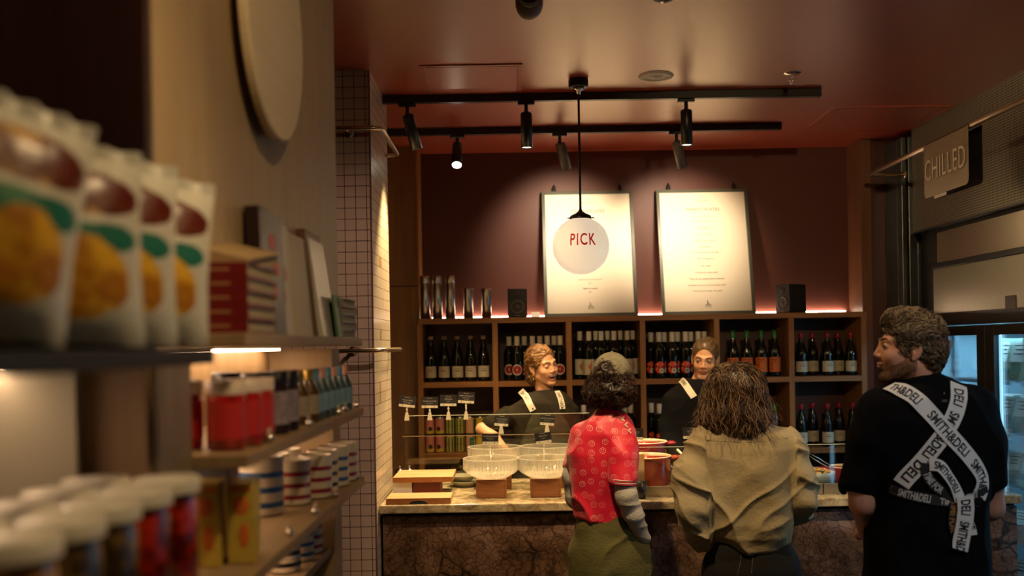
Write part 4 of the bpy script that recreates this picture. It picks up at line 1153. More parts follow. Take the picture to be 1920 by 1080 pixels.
# saucepan with two spoons
p = W(1300, 890, 5.20)
t = thing('saucepan', 'terracotta saucepan between the casserole pot and the khaki jacket', 'saucepan', (p.x, 5.20, DZ))
MB().lathe([(0.075, 0), (0.09, 0.008), (0.098, 0.075), (0.100, 0.08), (0.094, 0.078), (0.086, 0.03), (0.001, 0.028)], 36, cap=False).build('body', mat('terracotta_pan', (0.40, 0.12, 0.045), 0.35), t)
MB().tube([(-0.085, 0.03, 0.07), (-0.10, 0.08, 0.095), (-0.115, 0.11, 0.115)], [0.008, 0.009, 0.010], 8).build('handle', M_BLACK, t)
for i, (a, b, lab) in enumerate((((1271, 880), (1274, 854), 'upright white-handled ladle in the saucepan'), ((1300, 872), (1270, 843), 'leaning white-handled ladle behind the saucepan'))):
    pa, pb = W(a[0], a[1], 5.20), W(b[0], b[1], 5.22 + .1 * i)
    o = MB().use(M_WHITE).tube([pa, pb], 0.0065, 8).use(M_STEEL).tube([pa, (pa.x + 0.004, 5.20, DZ + 0.05)], 0.003, 6).build('ladle')
    tag(o, lab, 'ladle', 'ladles in the display case')
# cup of paper sleeves
p = W(1204, 925, 4.90)
t = MB().lathe([(0.020, 0), (0.0225, 0.002), (0.024, 0.088), (0.022, 0.088), (0.021, 0.01), (0.001, 0.01)], 24, cap=False).build('cup', M_BLACK)
t.location = (p.x - 0.004, 4.905, CT + 0.001); tag(t, 'black cup in front of the display case, behind the red shirt', 'cup')
t = thing('paper_sleeve', 'tan paper sleeve standing in the black cup', 'paper bag', (p.x - 0.004, 4.905, CT + 0.014))
MB().box((-0.019, -0.004, 0), (0.017, 0.004, 0.205)).build('paper', mat('kraft_paper', (0.42, 0.29, 0.14), 0.7), t)
MB().box((-0.019, -0.0046, 0.175), (0.017, -0.0041, 0.205)).build('folded_edge', mat('kraft_orange', (0.46, 0.24, 0.07), 0.7), t)
# tag behind the red shirt at the case edge and the one by the jacket
for px, py, lab in ((1186, 836, 'black price tag between the red shirt and the serious woman'), (1296, 833, 'black price tag at the left elbow of the khaki jacket')):
    p = W(px, py, 5.0)
    price_tag((p.x, DY0 + 0.002, dt), lab, L1, R(1), w=0.100, h=0.050, stem=0.040, group='tags on the display case')
# small condiments in the case
for i, (px, yy) in enumerate(((1255, 5.05), (1262, 5.14))):
    p = W(px, 905, yy)
    t = MB().lathe([(0.018, 0), (0.026, 0.012), (0.022, 0.026), (0.001, 0.030)], 18, cap=False).build('garlic_bulb', mat('garlic', (0.34, 0.29, 0.20), 0.5))
    t.location = (p.x, yy, DZ); tag(t, '%s small pale bulb on the case floor by the red pot' % ['nearer', 'farther'][i], 'garlic')
# bowls on the right
p = W(1532, 905, 5.16)
t = thing('salad_bowl', 'pale bowl heaped with golden crumbs, right of the khaki jacket', 'bowl', (p.x, 5.16, DZ))
MB().lathe([(0.045, 0), (0.062, 0.004), (0.085, 0.035), (0.092, 0.075), (0.088, 0.075), (0.080, 0.055), (0.001, 0.052)], 36, cap=False).build('bowl', mat('pale_blue_bowl', (0.34, 0.38, 0.38), 0.25), t)
mb = MB(); r_ = random.Random(5)
for k in range(90):
    a = r_.uniform(0, 6.28); q = math.sqrt(r_.random()) * 0.078
    mb.ball((q * math.cos(a), q * math.sin(a), 0.068 + 0.022 * (1 - q / .08) + r_.uniform(-.003, .004)), (r_.uniform(.006, .013), r_.uniform(.006, .013), r_.uniform(.004, .008)), 7, rings=5)
tag(mb.build('crumble', mat('golden_crumble', (0.55, 0.32, 0.10), 0.6, var=0.5, vscale=50), t), kind='stuff')
pot(W(1583, 895, 5.20).x + .03, 5.25, 0.088, 0.085, 'small plum red pot at the right end of the display case', M_ENAM2)
a, b = W(1510, 848, 5.10), W(1563, 879, 5.18)
mb = MB().use(M_CHROME)
for s in (-.006, .006): mb.tube([a + Vector((0, 0, s)), (a + b) / 2 + Vector((0, 0, s * 1.6)), b + Vector((0, 0, s))], 0.0028, 6)
tag(mb.build('serving_tongs'), 'chrome serving tongs slanting from the crumb bowl to the plum pot', 'tongs')
# ------------------------------------------------------------ left shelving built into the pale oak side wall
WXF = -0.52                      # face of the wall above and between the bays
mb = MB()
mb.box((-0.75, 1.455, 1.722), (WXF, 2.99, H_CEIL))                        # header over the far bay
mb.box((-0.75, 2.87, 0), (WXF, 2.99, 1.70))                               # far jamb
struct(mb.build('wall_side', M_OAKPALE))
struct(bx('trim_9', (-0.75, 1.455, 0), (WXF, 1.61, 1.70), M_UPRIGHT))      # divider between the bays
struct(bx('trim_10', (-0.70, 1.44, 0.2), (-0.53, 1.4548, 1.69), wood('jamb_oak', (0.36, 0.22, 0.11), (0.26, 0.15, 0.07), 'Z', 5)))
struct(bx('wall_niche', (-0.75, 1.61, 0), (-0.70, 2.87, 1.70), wood('niche_oak', (0.44, 0.30, 0.15), (0.34, 0.22, 0.10), 'Z', 5)))
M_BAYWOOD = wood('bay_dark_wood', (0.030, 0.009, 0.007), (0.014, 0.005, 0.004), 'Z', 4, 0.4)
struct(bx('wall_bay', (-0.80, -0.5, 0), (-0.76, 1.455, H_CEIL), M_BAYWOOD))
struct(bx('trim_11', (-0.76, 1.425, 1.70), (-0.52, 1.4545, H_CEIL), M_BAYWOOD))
# round wooden sign on the wall
t = thing('round_wall_sign', 'large round pale wooden disc fixed to the oak side wall near the ceiling', 'wooden disc', (WXF, 2.09, 0))
ya, yb = None, None
cz = EYE + 0.69
mb = MB().lathe([(0.245, 0.0), (0.250, 0.003), (0.250, 0.016), (0.246, 0.020)], 64, TR(0.02, 0, cz, 0, R(90)), smooth=False)
mb.build('disc', wood('ash_disc', (0.84, 0.70, 0.48), (0.74, 0.60, 0.38), 'Y', 5, 0.5), t)
MB().cyl((0.0, 0, cz), (0.02, 0, cz), 0.05).build('standoff', M_BRASS, t)

def shelf(nm, lab, x0, x1, y0, y1, z, th=0.022, m_=None):
    o = bx(nm, (x0, y0, z - th), (x1, y1, z), m_ or M_OAKPALEY, None, 0.002)
    return tag(o, lab, 'shelf')
SH = {'t': 1.728, 'm': 1.530, 'l': 1.331, 'b': 1.130}
shelf('wall_shelf', 'top oak shelf carrying the cookbooks', -0.70, -0.43, 1.612, 2.865, SH['t'])
bpy.data.objects['wall_shelf'].data.transform(Matrix.Identity(4))
shelf('wall_shelf', 'second oak shelf carrying the small preserve jars', -0.698, -0.43, 1.612, 2.865, SH['m'])
shelf('wall_shelf', 'third oak shelf carrying the striped mugs', -0.698, -0.43, 1.612, 2.865, SH['l'])
shelf('wall_shelf', 'lowest visible oak shelf carrying the dark striped mugs', -0.698, -0.53, 1.612, 2.865, SH['b'])
shelf('wall_shelf', 'near black shelf carrying the crisp bags', -0.755, -0.43, 0.30, 1.438, 1.703, 0.022, M_BLACKM)
shelf('wall_shelf', 'near lower shelf carrying the pickle jars', -0.755, -0.40, 0.30, 1.438, 1.378, 0.022)
# glowing strips below the shelves
M_STRIP = emis('warm_strip', (1.0, 0.66, 0.40), 16.0)
for (y0, y1, z, x, lab) in ((1.63, 2.80, SH['t'] - 0.0225, -0.66, 'under the top oak shelf'), (1.63, 2.80, SH['m'] - 0.0225, -0.66, 'under the second oak shelf'), (1.63, 2.80, SH['l'] - 0.0225, -0.66, 'under the third oak shelf'), (0.5, 1.42, 1.703 - 0.0225, -0.72, 'under the near black shelf')):
    t = thing('shelf_light', 'slim warm light strip %s' % lab, 'light strip', (x, (y0 + y1) / 2, z), 0, 'light strips under the side shelves')
    L = (y1 - y0) / 2
    MB().box((-0.010, -L, -0.004), (0.010, L, 0)).build('channel', M_WHITE, t)
    MB().box((-0.008, -L + .002, -0.008), (0.008, L - .002, -0.004)).build('diffuser', M_STRIP, t)
# grey back board between the bays
tag(bx('grey_display_board', (-0.735, 1.395, 1.379), (-0.612, 1.41, 1.675), mat('pale_grey_card', (0.36, 0.33, 0.25), 0.5), None, 0.002), 'pale grey board standing behind the pickle jars', 'board')

# ---- cookbooks on the top shelf
def book(lab, w, h, th, cover, loc, rot, group=None, title=None):
    """w = depth of the cover, h = spine height, th = thickness; spine on local -y, lies flat"""
    t = thing('cookbook', lab, 'book', loc, 0, group)
    t.rotation_euler = rot
    MB().box((-h / 2, -w / 2, 0), (h / 2, w / 2, 0.0025)).box((-h / 2, -w / 2, th - 0.0025), (h / 2, w / 2, th)).box((-h / 2, -w / 2, 0.0025), (h / 2, -w / 2 + 0.003, th - 0.0025)).build('cover', cover, t)
    MB().box((-h / 2 + 0.004, -w / 2 + 0.003, 0.0025), (h / 2 - 0.004, w / 2 - 0.004, th - 0.0025)).build('pages', mat('book_pages', (0.36, 0.30, 0.20), 0.7, bump=0.3, bscale=8, stretch=(1, 1, 60)), t)
    if title: MB().box((-h * .25, -w / 2 - 0.0006, th * .42), (h * .25, -w / 2, th * .58)).build('spine_title', title, t)
    return t
zt = SH['t'] + 0.001
m_rb = mat('red_book_cover', (0.15, 0.004, 0.007), 0.45); m_tan = mat('tan_foil', (0.38, 0.20, 0.09), 0.5)
names5 = ['bottom', 'second from bottom', 'middle', 'second from top', 'top']
for k in range(5):
    book('%s red cookbook of the flat red stack' % names5[k], 0.205, 0.118, 0.023, m_rb, (-0.494 + 0.001 * (k % 2), 1.745, zt + k * 0.0234), (0, 0, 0), 'flat stack of red cookbooks', m_tan)
m_gb = mat('silver_grey_cover', (0.30, 0.28, 0.24), 0.4)
for k in range(5):
    book('%s silver grey little book of the far flat stack' % names5[k], 0.15, 0.065, 0.0205, m_gb, (-0.470 + 0.002 * (k % 2), 2.70, zt + k * 0.0209), (0, 0, R(random.uniform(-9, -3))), 'flat stack of silver grey books', mat('dark_stripe', (0.10, 0.09, 0.07), 0.5))
def leaning(lab, y, x, h, w, th, col, lean, cover_mat2=None, yaw=0.0):
    """upright book, cover facing the aisle, leaning back on the wall"""
    t = thing('cookbook', lab, 'book', (x, y, zt), 0, 'cookbooks leaning on the side wall')
    t.rotation_euler = (0, -lean, yaw)
    MB().box((th - 0.0025, -w / 2, 0), (th, w / 2, h)).box((0, -w / 2, 0), (0.0025, w / 2, h)).box((0.0025, -w / 2, 0), (th - 0.0025, -w / 2 + 0.003, h)).build('cover', col, t)
    MB().box((0.0025, -w / 2 + 0.003, 0.003), (th - 0.0025, w / 2 - 0.003, h - 0.003)).build('pages', mat('book_pages', (0, 0, 0)), t)
    if cover_mat2:
        mb = MB()
        for k in range(3): mb.ball((th, w * (.02 + .12 * (k % 2)), h * (.35 + .2 * k)), (0.0008, w * .16, h * .07), 12, rings=6)
        mb.build('cover_print', cover_mat2, t)
    return t
M_WBOOK = mat('white_book_cover', (0.66, 0.60, 0.48), 0.45)
leaning('black-spined cookbook with red spots leaning behind the red stack', 2.02, -0.505, 0.250, 0.19, 0.028, mat('black_red_cover', (0.022, 0.006, 0.008), 0.4), R(2), mat('red_print', (0, 0, 0)))
leaning('white cookbook with pink print leaning beside the black one', 2.14, -0.496, 0.245, 0.19, 0.012, M_WBOOK, R(4), mat('pink_print', (0.62, 0.22, 0.18), 0.5))
leaning('cream cookbook leaning in the middle of the top shelf', 2.33, -0.492, 0.235, 0.20, 0.014, mat('cream_book_cover', (0.56, 0.47, 0.32), 0.5), R(5), None)
leaning('tall brown-spined cookbook leaning before the cream one', 2.50, -0.494, 0.262, 0.19, 0.02, mat('brown_spine', (0.14, 0.07, 0.035), 0.5), R(5), None)
leaning('glossy silver white cookbook leaning on the brown one', 2.53, -0.472, 0.245, 0.19, 0.012, mat('silver_white_cover', (0.60, 0.56, 0.48), 0.25), R(8), None)
leaning('green and white booklet tucked behind the grey stack', 2.60, -0.450, 0.11, 0.10, 0.006, mat('leaf_green_cover', (0.06, 0.16, 0.07), 0.5), R(6), None)
o = book('tan cookbook lying tilted on top of the red stack', 0.20, 0.115, 0.020, mat('tan_book_cover', (0.44, 0.31, 0.16), 0.5), (-0.494, 1.765, zt + 5 * 0.0234 + 0.014), (R(8), R(14), 0))

# ---- crisp bags on the near shelf
def bag_mat():
    m, nt, p = _new('crisp_bag_print')
    tc = nt.nodes.new('ShaderNodeTexCoord')
    n = nt.nodes.new('ShaderNodeTexNoise'); n.inputs['Scale'].default_value = 22; n.inputs['Detail'].default_value = 4
    nt.links.new(tc.outputs['Object'], n.inputs['Vector'])
    sp = nt.nodes.new('ShaderNodeSeparateXYZ'); nt.links.new(tc.outputs['Object'], sp.inputs[0])
    def mask(cx, cz, rx, rz, warp=0.35):
        a = nt.nodes.new('ShaderNodeMath'); a.operation = 'SUBTRACT'; a.inputs[1].default_value = cx; nt.links.new(sp.outputs['X'], a.inputs[0])
        b = nt.nodes.new('ShaderNodeMath'); b.operation = 'SUBTRACT'; b.inputs[1].default_value = cz; nt.links.new(sp.outputs['Z'], b.inputs[0])
        a2 = nt.nodes.new('ShaderNodeMath'); a2.operation = 'DIVIDE'; a2.inputs[1].default_value = rx; nt.links.new(a.outputs[0], a2.inputs[0])
        b2 = nt.nodes.new('ShaderNodeMath'); b2.operation = 'DIVIDE'; b2.inputs[1].default_value = rz; nt.links.new(b.outputs[0], b2.inputs[0])
        cv = nt.nodes.new('ShaderNodeCombineXYZ'); nt.links.new(a2.outputs[0], cv.inputs[0]); nt.links.new(b2.outputs[0], cv.inputs[1])
        ln = nt.nodes.new('ShaderNodeVectorMath'); ln.operation = 'LENGTH'; nt.links.new(cv.outputs[0], ln.inputs[0])
        wv = nt.nodes.new('ShaderNodeMath'); wv.operation = 'MULTIPLY_ADD'; wv.inputs[1].default_value = warp * 2; wv.inputs[2].default_value = -warp; nt.links.new(n.outputs['Fac'], wv.inputs[0])
        sm = nt.nodes.new('ShaderNodeMath'); sm.operation = 'ADD'; nt.links.new(ln.outputs['Value'], sm.inputs[0]); nt.links.new(wv.outputs[0], sm.inputs[1])
        lt = nt.nodes.new('ShaderNodeMath'); lt.operation = 'LESS_THAN'; lt.inputs[1].default_value = 1.0; nt.links.new(sm.outputs[0], lt.inputs[0])
        return lt.outputs[0]
    def over(base, msk, colnode):
        mx = nt.nodes.new('ShaderNodeMix'); mx.data_type = 'RGBA'
        nt.links.new(msk, mx.inputs[0])
        if isinstance(base, tuple): mx.inputs[6].default_value = (*base, 1)
        else: nt.links.new(base, mx.inputs[6])
        if isinstance(colnode, tuple): mx.inputs[7].default_value = (*colnode, 1)
        else: nt.links.new(colnode, mx.inputs[7])
        return mx.outputs[2]
    pot_ = ramp_node(nt, n.outputs['Fac'], [(0.40, (0.42, 0.16, 0.01)), (0.55, (0.76, 0.42, 0.03))]).outputs[0]
    red_ = ramp_node(nt, n.outputs['Fac'], [(0.42, (0.10, 0.012, 0.008)), (0.54, (0.16, 0.04, 0.01)), (0.60, (0.50, 0.26, 0.03))]).outputs[0]
    c = over((0.60, 0.58, 0.50), mask(0.0, 0.128, 0.060, 0.022), (0.03, 0.20, 0.09))
    c = over(c, mask(0.040, 0.134, 0.034, 0.018), (0.02, 0.16, 0.12))
    c = over(c, mask(0.012, 0.080, 0.050, 0.052), pot_)
    c = over(c, mask(-0.040, 0.040, 0.022, 0.018), (0.22, 0.24, 0.16))
    c = over(c, mask(0.0, 0.190, 0.082, 0.032, 0.15), red_)
    nt.links.new(c, p.inputs['Base Color'])
    p.inputs['Roughness'].default_value = 0.32
    b = nt.nodes.new('ShaderNodeBump'); b.inputs['Strength'].default_value = 0.4; b.inputs['Distance'].default_value = 0.01
    n2 = nt.nodes.new('ShaderNodeTexNoise'); n2.inputs['Scale'].default_value = 18; nt.links.new(tc.outputs['Object'], n2.inputs['Vector'])
    nt.links.new(n2.outputs['Fac'], b.inputs['Height']); nt.links.new(b.outputs[0], p.inputs['Normal'])
    return m
M_BAG = bag_mat()
r = thing('crisp_bag', 'x', 'crisp packet', (0, 0, -5))
mb = pack_mesh(0.185, 0.245, 0.075, 11)
mb.build('pouch', M_BAG, r)
vs = []; fs = []
for i in range(25):
    u = i / 24 - .5
    vs += [(u * .185, .002 * math.sin(i * 1.9), .243), (u * .187, .006 * math.sin(i * 1.3), .262)]
for i in range(24): fs.append((2 * i, 2 * i + 2, 2 * i + 3, 2 * i + 1))
MB().raw(vs, fs, True).build('crimped_seal', mat('seal_white', (0.62, 0.60, 0.53), 0.35), r)
S_bag = Series(r)
zb = 1.704
for (x, y, a, lab, sc, tl) in ((-0.500, 0.945, 50, 'nearest and tallest of the potato crisp packets, its top corner pointed', (0.84, 1, 0.92), R(13)),
                               (-0.500, 1.110, 47, 'second potato crisp packet from the camera', (1.05, .95, 0.90), R(3)),
                               (-0.505, 1.232, 43, 'third potato crisp packet from the camera', (1.04, .95, 0.92), R(4)),
                               (-0.500, 1.345, 38, 'farthest potato crisp packet, nearest the red cookbooks', (1.0, .95, 0.90), R(6)),
                               (-0.520, 0.80, 50, 'potato crisp packet cut by the left edge of the photo', (0.95, 1, 0.95), 0)):
    o = S_bag.put((x, y, zb + .085 * sc[0] * abs(math.sin(tl)) + .002), 0, lab, scale=sc); o.rotation_euler = (R(-7), tl, R(a)); o['group'] = 'potato crisp packets'

# ---- pickle jars on the near lower shelf
def jar_proto(nm, content, h=0.135, r_=0.040, lid=None, lidr=None, lidh=0.016):
    r = thing(nm, 'x', 'jar', (0, 0, -5))
    MB().lathe([(r_ * .9, 0), (r_, 0.004), (r_, h - 0.022), (r_ * .93, h - 0.010), (r_ * .93, h)], 28).build('glass_jar', content, r)
    lr = lidr or r_ * 1.10
    MB().lathe([(lr, h - 0.004), (lr, h + lidh - 0.003), (lr * .95, h + lidh), (0.001, h + lidh)], 28, cap=False).build('lid', lid or M_WHITE, r)
    return Series(r)
M_LIDW = mat('white_lid', (0.68, 0.64, 0.54), 0.35)
def jarm(n, c, c2): 
    m = mat(n, c, 0.08, var=0.0, coat=0.6)
    nt = m.node_tree; p = nt.nodes['Principled BSDF']
    tc = nt.nodes.new('ShaderNodeTexCoord'); nn = nt.nodes.new('ShaderNodeTexNoise'); nn.inputs['Scale'].default_value = 45; nn.inputs['Detail'].default_value = 3
    nt.links.new(tc.outputs['Object'], nn.inputs['Vector'])
    cr = ramp_node(nt, nn.outputs['Fac'], [(0.42, c2), (0.6, c)]); nt.links.new(cr.outputs[0], p.inputs['Base Color'])
    return m
S_jr = jar_proto('pickle_jar', jarm('red_preserve', (0.55, 0.03, 0.01), (0.12, 0.008, 0.004)), lid=M_LIDW)
S_jg = jar_proto('pickle_jar', jarm('green_preserve', (0.22, 0.13, 0.03), (0.05, 0.03, 0.01)), lid=M_LIDW)
S_jy = jar_proto('pickle_jar', jarm('amber_preserve', (0.42, 0.20, 0.02), (0.10, 0.04, 0.01)), lid=M_LIDW)
zj = 1.379
for S_, x, y, lab in ((S_jr, -0.470, 1.345, 'red preserve jar at the far right end of the white-lidded row'), (S_jr, -0.470, 1.235, 'red preserve jar second from the right in the front row'),
                      (S_jg, -0.470, 1.130, 'green-brown pickle jar in the front row, left of the red jars'), (S_jg, -0.470, 1.030, 'green-brown pickle jar, fourth from the right in front row'),
                      (S_jy, -0.470, 0.930, 'amber pickle jar at the bottom left corner, nearest the camera'),
                      (S_jr, -0.565, 1.345, 'red preserve jar behind the far right one'), (S_jg, -0.565, 1.235, 'back-row pickle jar before the grey board'), (S_jy, -0.565, 1.125, 'back-row amber jar with white lid'), (S_jy, -0.565, 1.015, 'back-row amber jar at the left edge of the photo')):
    S_.put((x, y, zj), random.uniform(0, 6), lab)['group'] = 'white-lidded preserve jars'

# ---- second shelf: preserve jars and little bottles
zm = SH['m'] + 0.001
M_LBL = mat('white_paper_label', (0.60, 0.56, 0.48), 0.55)
def small_jar(nm, glassm, lidm, labm, h, r_, cat='jar', neck=None):
    r = thing(nm, 'x', cat, (0, 0, -5))
    if neck: prof = [(r_ * .9, 0), (r_, .003), (r_, h * .58), (r_ * .5, h * .76), (r_ * .42, h * .88)]
    else: prof = [(r_ * .9, 0), (r_, .003), (r_, h * .84), (r_ * .92, h * .88)]
    MB().lathe(prof, 22).build('glass_body', glassm, r)
    lr = r_ * (.52 if neck else 1.03)
    MB().lathe([(lr, h * .80), (lr, h - .002), (lr * .93, h), (.001, h)], 22, cap=False).build('cap', lidm, r)
    MB().band(r_ + .0006, -R(100), R(100), h * .16, h * (.52 if neck else .68), 14).build('label', labm, r, fix=False)
    return Series(r)
M_BLACKLID = mat('black_lid', (0.012, 0.011, 0.012), 0.3); M_GOLDLID = mat('gold_lid', (0.42, 0.28, 0.07), 0.3, 0.7); M_BLUECAP = mat('blue_cap', (0.10, 0.26, 0.44), 0.35); M_PINKCAP = mat('pink_cap', (0.60, 0.30, 0.24), 0.35)
S_a = small_jar('sauce_jar', jarm('tomato_sauce', (0.50, 0.012, 0.010), (0.25, 0.01, 0.01)), mat('pale_lid', (0.62, 0.50, 0.42), 0.4), mat('red_orange_label', (0.48, 0.02, 0.015), 0.5), 0.118, 0.033)
S_b = small_jar('sauce_jar', mat('dark_jar', (0.025, 0.012, 0.025), 0.15), M_BLACKLID, mat('lilac_label', (0.30, 0.24, 0.28), 0.55, var=0.8, vscale=60), 0.125, 0.030)
S_c = small_jar('sauce_bottle', mat('amber_bottle', (0.10, 0.05, 0.01), 0.12), M_GOLDLID, mat('beige_label', (0.42, 0.36, 0.24), 0.55, var=0.4, vscale=80), 0.122, 0.024, 'bottle', True)
S_d = small_jar('sauce_bottle', mat('blue_glass', (0.06, 0.12, 0.16), 0.12), M_BLUECAP, mat('sky_label', (0.22, 0.38, 0.48), 0.55, var=0.4, vscale=80), 0.122, 0.022, 'bottle', True)
S_e = small_jar('sauce_bottle', mat('teal_glass', (0.05, 0.10, 0.11), 0.12), M_PINKCAP, mat('sky_label', (0, 0, 0)), 0.122, 0.022, 'bottle', True)
for S_, x, y, lab, g in ((S_a, -0.490, 1.700, 'nearest red sauce jar on the second shelf', 'red sauce jars'), (S_a, -0.480, 1.775, 'middle red sauce jar on the second shelf', 'red sauce jars'), (S_a, -0.478, 1.85, 'farthest red sauce jar on the second shelf', 'red sauce jars'),
                       (S_a, -0.57, 1.72, 'red sauce jar standing behind the nearest one', 'red sauce jars'),
                       (S_b, -0.495, 1.93, 'nearest dark jar with lilac label', 'dark lilac-label jars'), (S_b, -0.480, 2.00, 'second dark jar with lilac label', 'dark lilac-label jars'), (S_b, -0.478, 2.08, 'third dark jar with lilac label', 'dark lilac-label jars'), (S_b, -0.57, 1.99, 'dark jar behind the lilac-label row', 'dark lilac-label jars'),
                       (S_c, -0.490, 2.17, 'nearest gold-capped amber bottle on the second shelf', 'small sauce bottles'), (S_c, -0.482, 2.24, 'second gold-capped amber bottle on the second shelf', 'small sauce bottles'), (S_c, -0.474, 2.31, 'third gold-capped amber bottle on the second shelf', 'small sauce bottles'),
                       (S_d, -0.474, 2.38, 'nearest blue-capped bottle on the second shelf', 'small sauce bottles'), (S_e, -0.472, 2.45, 'nearest pink-capped bottle on the second shelf', 'small sauce bottles'), (S_d, -0.470, 2.52, 'second blue-capped bottle on the second shelf', 'small sauce bottles'), (S_e, -0.468, 2.59, 'second pink-capped bottle on the second shelf', 'small sauce bottles'), (S_d, -0.466, 2.66, 'third blue-capped bottle on the second shelf', 'small sauce bottles'), (S_e, -0.464, 2.74, 'farthest pink-capped bottle by the jamb', 'small sauce bottles')):
    S_.put((x, y, zm), R(50) + random.uniform(-.3, .3), lab)['group'] = g

# ---- third shelf: boxes and striped mugs
zl = SH['l'] + 0.001
def carton(lab, x, y, rz, w, d, h, m_, m2, z=zl):
    t = thing('snack_box', lab, 'box', (x, y, z), rz, 'boxes beside the striped mugs')
    MB().box((-w / 2, -d / 2, 0), (w / 2, d / 2, h)).build('carton', m_, t, 0.0015)
    mb = MB().ball((0, -d / 2, h * .72), (w * .3, .0012, h * .12), 14, rings=8).ball((w * .1, -d / 2, h * .35), (w * .2, .001, h * .16), 12, rings=8)
    mb.box((-w * .38, -d / 2 - .0005, h * .90), (w * .38, -d / 2, h * .95))
    mb.build('print', m2, t)
m_yb = mat('yellow_carton', (0.55, 0.40, 0.06), 0.5, var=0.3, vscale=50); m_ob = mat('orange_print', (0.66, 0.16, 0.03), 0.5)
carton('nearer yellow snack box on the third shelf', -0.530, 1.73, R(8), 0.045, 0.09, 0.142, m_yb, m_ob)
carton('farther yellow snack box on the third shelf', -0.478, 1.76, R(8), 0.045, 0.09, 0.138, m_yb, m_ob)
carton('dark tall box behind the yellow snack boxes', -0.60, 1.92, 0, 0.12, 0.07, 0.158, mat('black_box', (0.01, 0.01, 0.012), 0.4), mat('dark_print', (0.03, 0.03, 0.04), 0.5))
def mug_proto(stripe, h, r_, body=(0.66, 0.58, 0.44)):
    r = thing('striped_mug', 'x', 'mug', (0, 0, -5))
    mw = mat('cream_glaze', body, 0.22)
    mb = MB(); zs = [0.0, .14, .24, .40, .50, .66, .76, 1.0]
    mb.use(mw).lathe([(r_ * .88, 0), (r_, .004)], 36, cap=False)
    for k in range(7):
        mb.use(stripe if k % 2 else mw).lathe([(r_, max(.004, zs[k] * h)), (r_, zs[k + 1] * h)], 36, cap=False)
    mb.use(mw).lathe([(r_, h), (r_ * .97, h + .002), (r_ * .92, h), (r_ * .92, .01), (.001, .009)], 36, cap=False)
    mb.build('body', None, r, fix=False)
    MB().tube(bent([(0.0, r_ * .96, h * .78), (0, r_ + .028, h * .78), (0, r_ + .028, h * .28), (0, r_ * .96, h * .28)], .016), .0055, 8).build('handle', mw, r)
    return Series(r)
M_BLUES = mat('blue_glaze', (0.04, 0.11, 0.30), 0.2); M_REDS = mat('oxblood_glaze', (0.26, 0.02, 0.03), 0.2); M_BLKS = mat('black_glaze', (0.015, 0.015, 0.02), 0.2)
S_mb, S_mr, S_mk = mug_proto(M_BLUES, .128, .050), mug_proto(M_REDS, .105, .040), mug_proto(M_BLKS, .105, .040)
for S_, x, y, lab, sc in ((S_mb, -0.568, 2.235, 'largest blue-striped mug, nearest on the third shelf', 1), (S_mr, -0.525, 2.37, 'nearest red-striped mug beside the big blue one', 1), (S_mr, -0.492, 2.47, 'second red-striped mug on the third shelf', 1),
                         (S_mk, -0.495, 2.575, 'black-striped mug between the red and blue mugs', 1), (S_mb, -0.486, 2.68, 'farther blue-striped mug on the third shelf', .82), (S_mr, -0.478, 2.78, 'farthest striped mug by the jamb', 1),
                         (S_mb, -0.62, 2.39, 'blue-striped mug in the back row', .82), (S_mk, -0.605, 2.50, 'black-striped mug in the back row', 1), (S_mr, -0.60, 2.62, 'red-striped mug in the back row', 1)):
    S_.put((x, y, zl), R(95) + random.uniform(-.2, .2), lab, scale=(sc, sc, sc))['group'] = 'striped mugs on the third shelf'
# ---- lowest shelf
z4 = SH['b'] + 0.001
for S_, x, y, lab, sc in ((S_mk, -0.595, 2.56, 'black-striped mug on the lowest shelf, nearest', 1.05), (S_mb, -0.585, 2.69, 'blue-striped mug on the lowest shelf', .8), (S_mr, -0.58, 2.79, 'red-striped mug on the lowest shelf', 1)):
    S_.put((x, y, z4), R(95), lab, scale=(sc, sc, sc))['group'] = 'striped mugs on the lowest shelf'
for i, y in enumerate((1.95, 2.05, 2.15, 2.25)):
    S_a.put((-0.60, y, z4), 1.0, '%s pale-lidded jar on the lowest shelf' % ['nearest', 'second nearest', 'third nearest', 'farthest'][i])['group'] = 'jars on the lowest shelf'
# ---- little shelf-edge ticket holders
hp = thing('ticket_holder', 'x', 'ticket holder', (0, 0, -5))
MB().ball((0, 0, .009), .009, 12, rings=8).build('ball_base', M_CHROME, hp)
MB().box((-.001, -.012, .016), (.001, .012, .028)).build('clip', M_ACRY, hp)
S_h = Series(hp)
for y, z, lab in ((1.80, 'm', 'nearest'), (2.15, 'm', 'second'), (2.52, 'm', 'third'), (2.62, 'm', 'fourth'), (2.80, 'm', 'farthest'), (1.95, 'l', 'nearest'), (2.20, 'l', 'second'), (2.45, 'l', 'third'), (2.78, 'l', 'farthest')):
    S_h.put((-0.441, y, SH[z] + 0.0005), 0, '%s small chrome ticket ball at the front edge of the %s shelf' % (lab, {'m': 'second', 'l': 'third'}[z]))['group'] = 'ticket holders on the shelf edges'
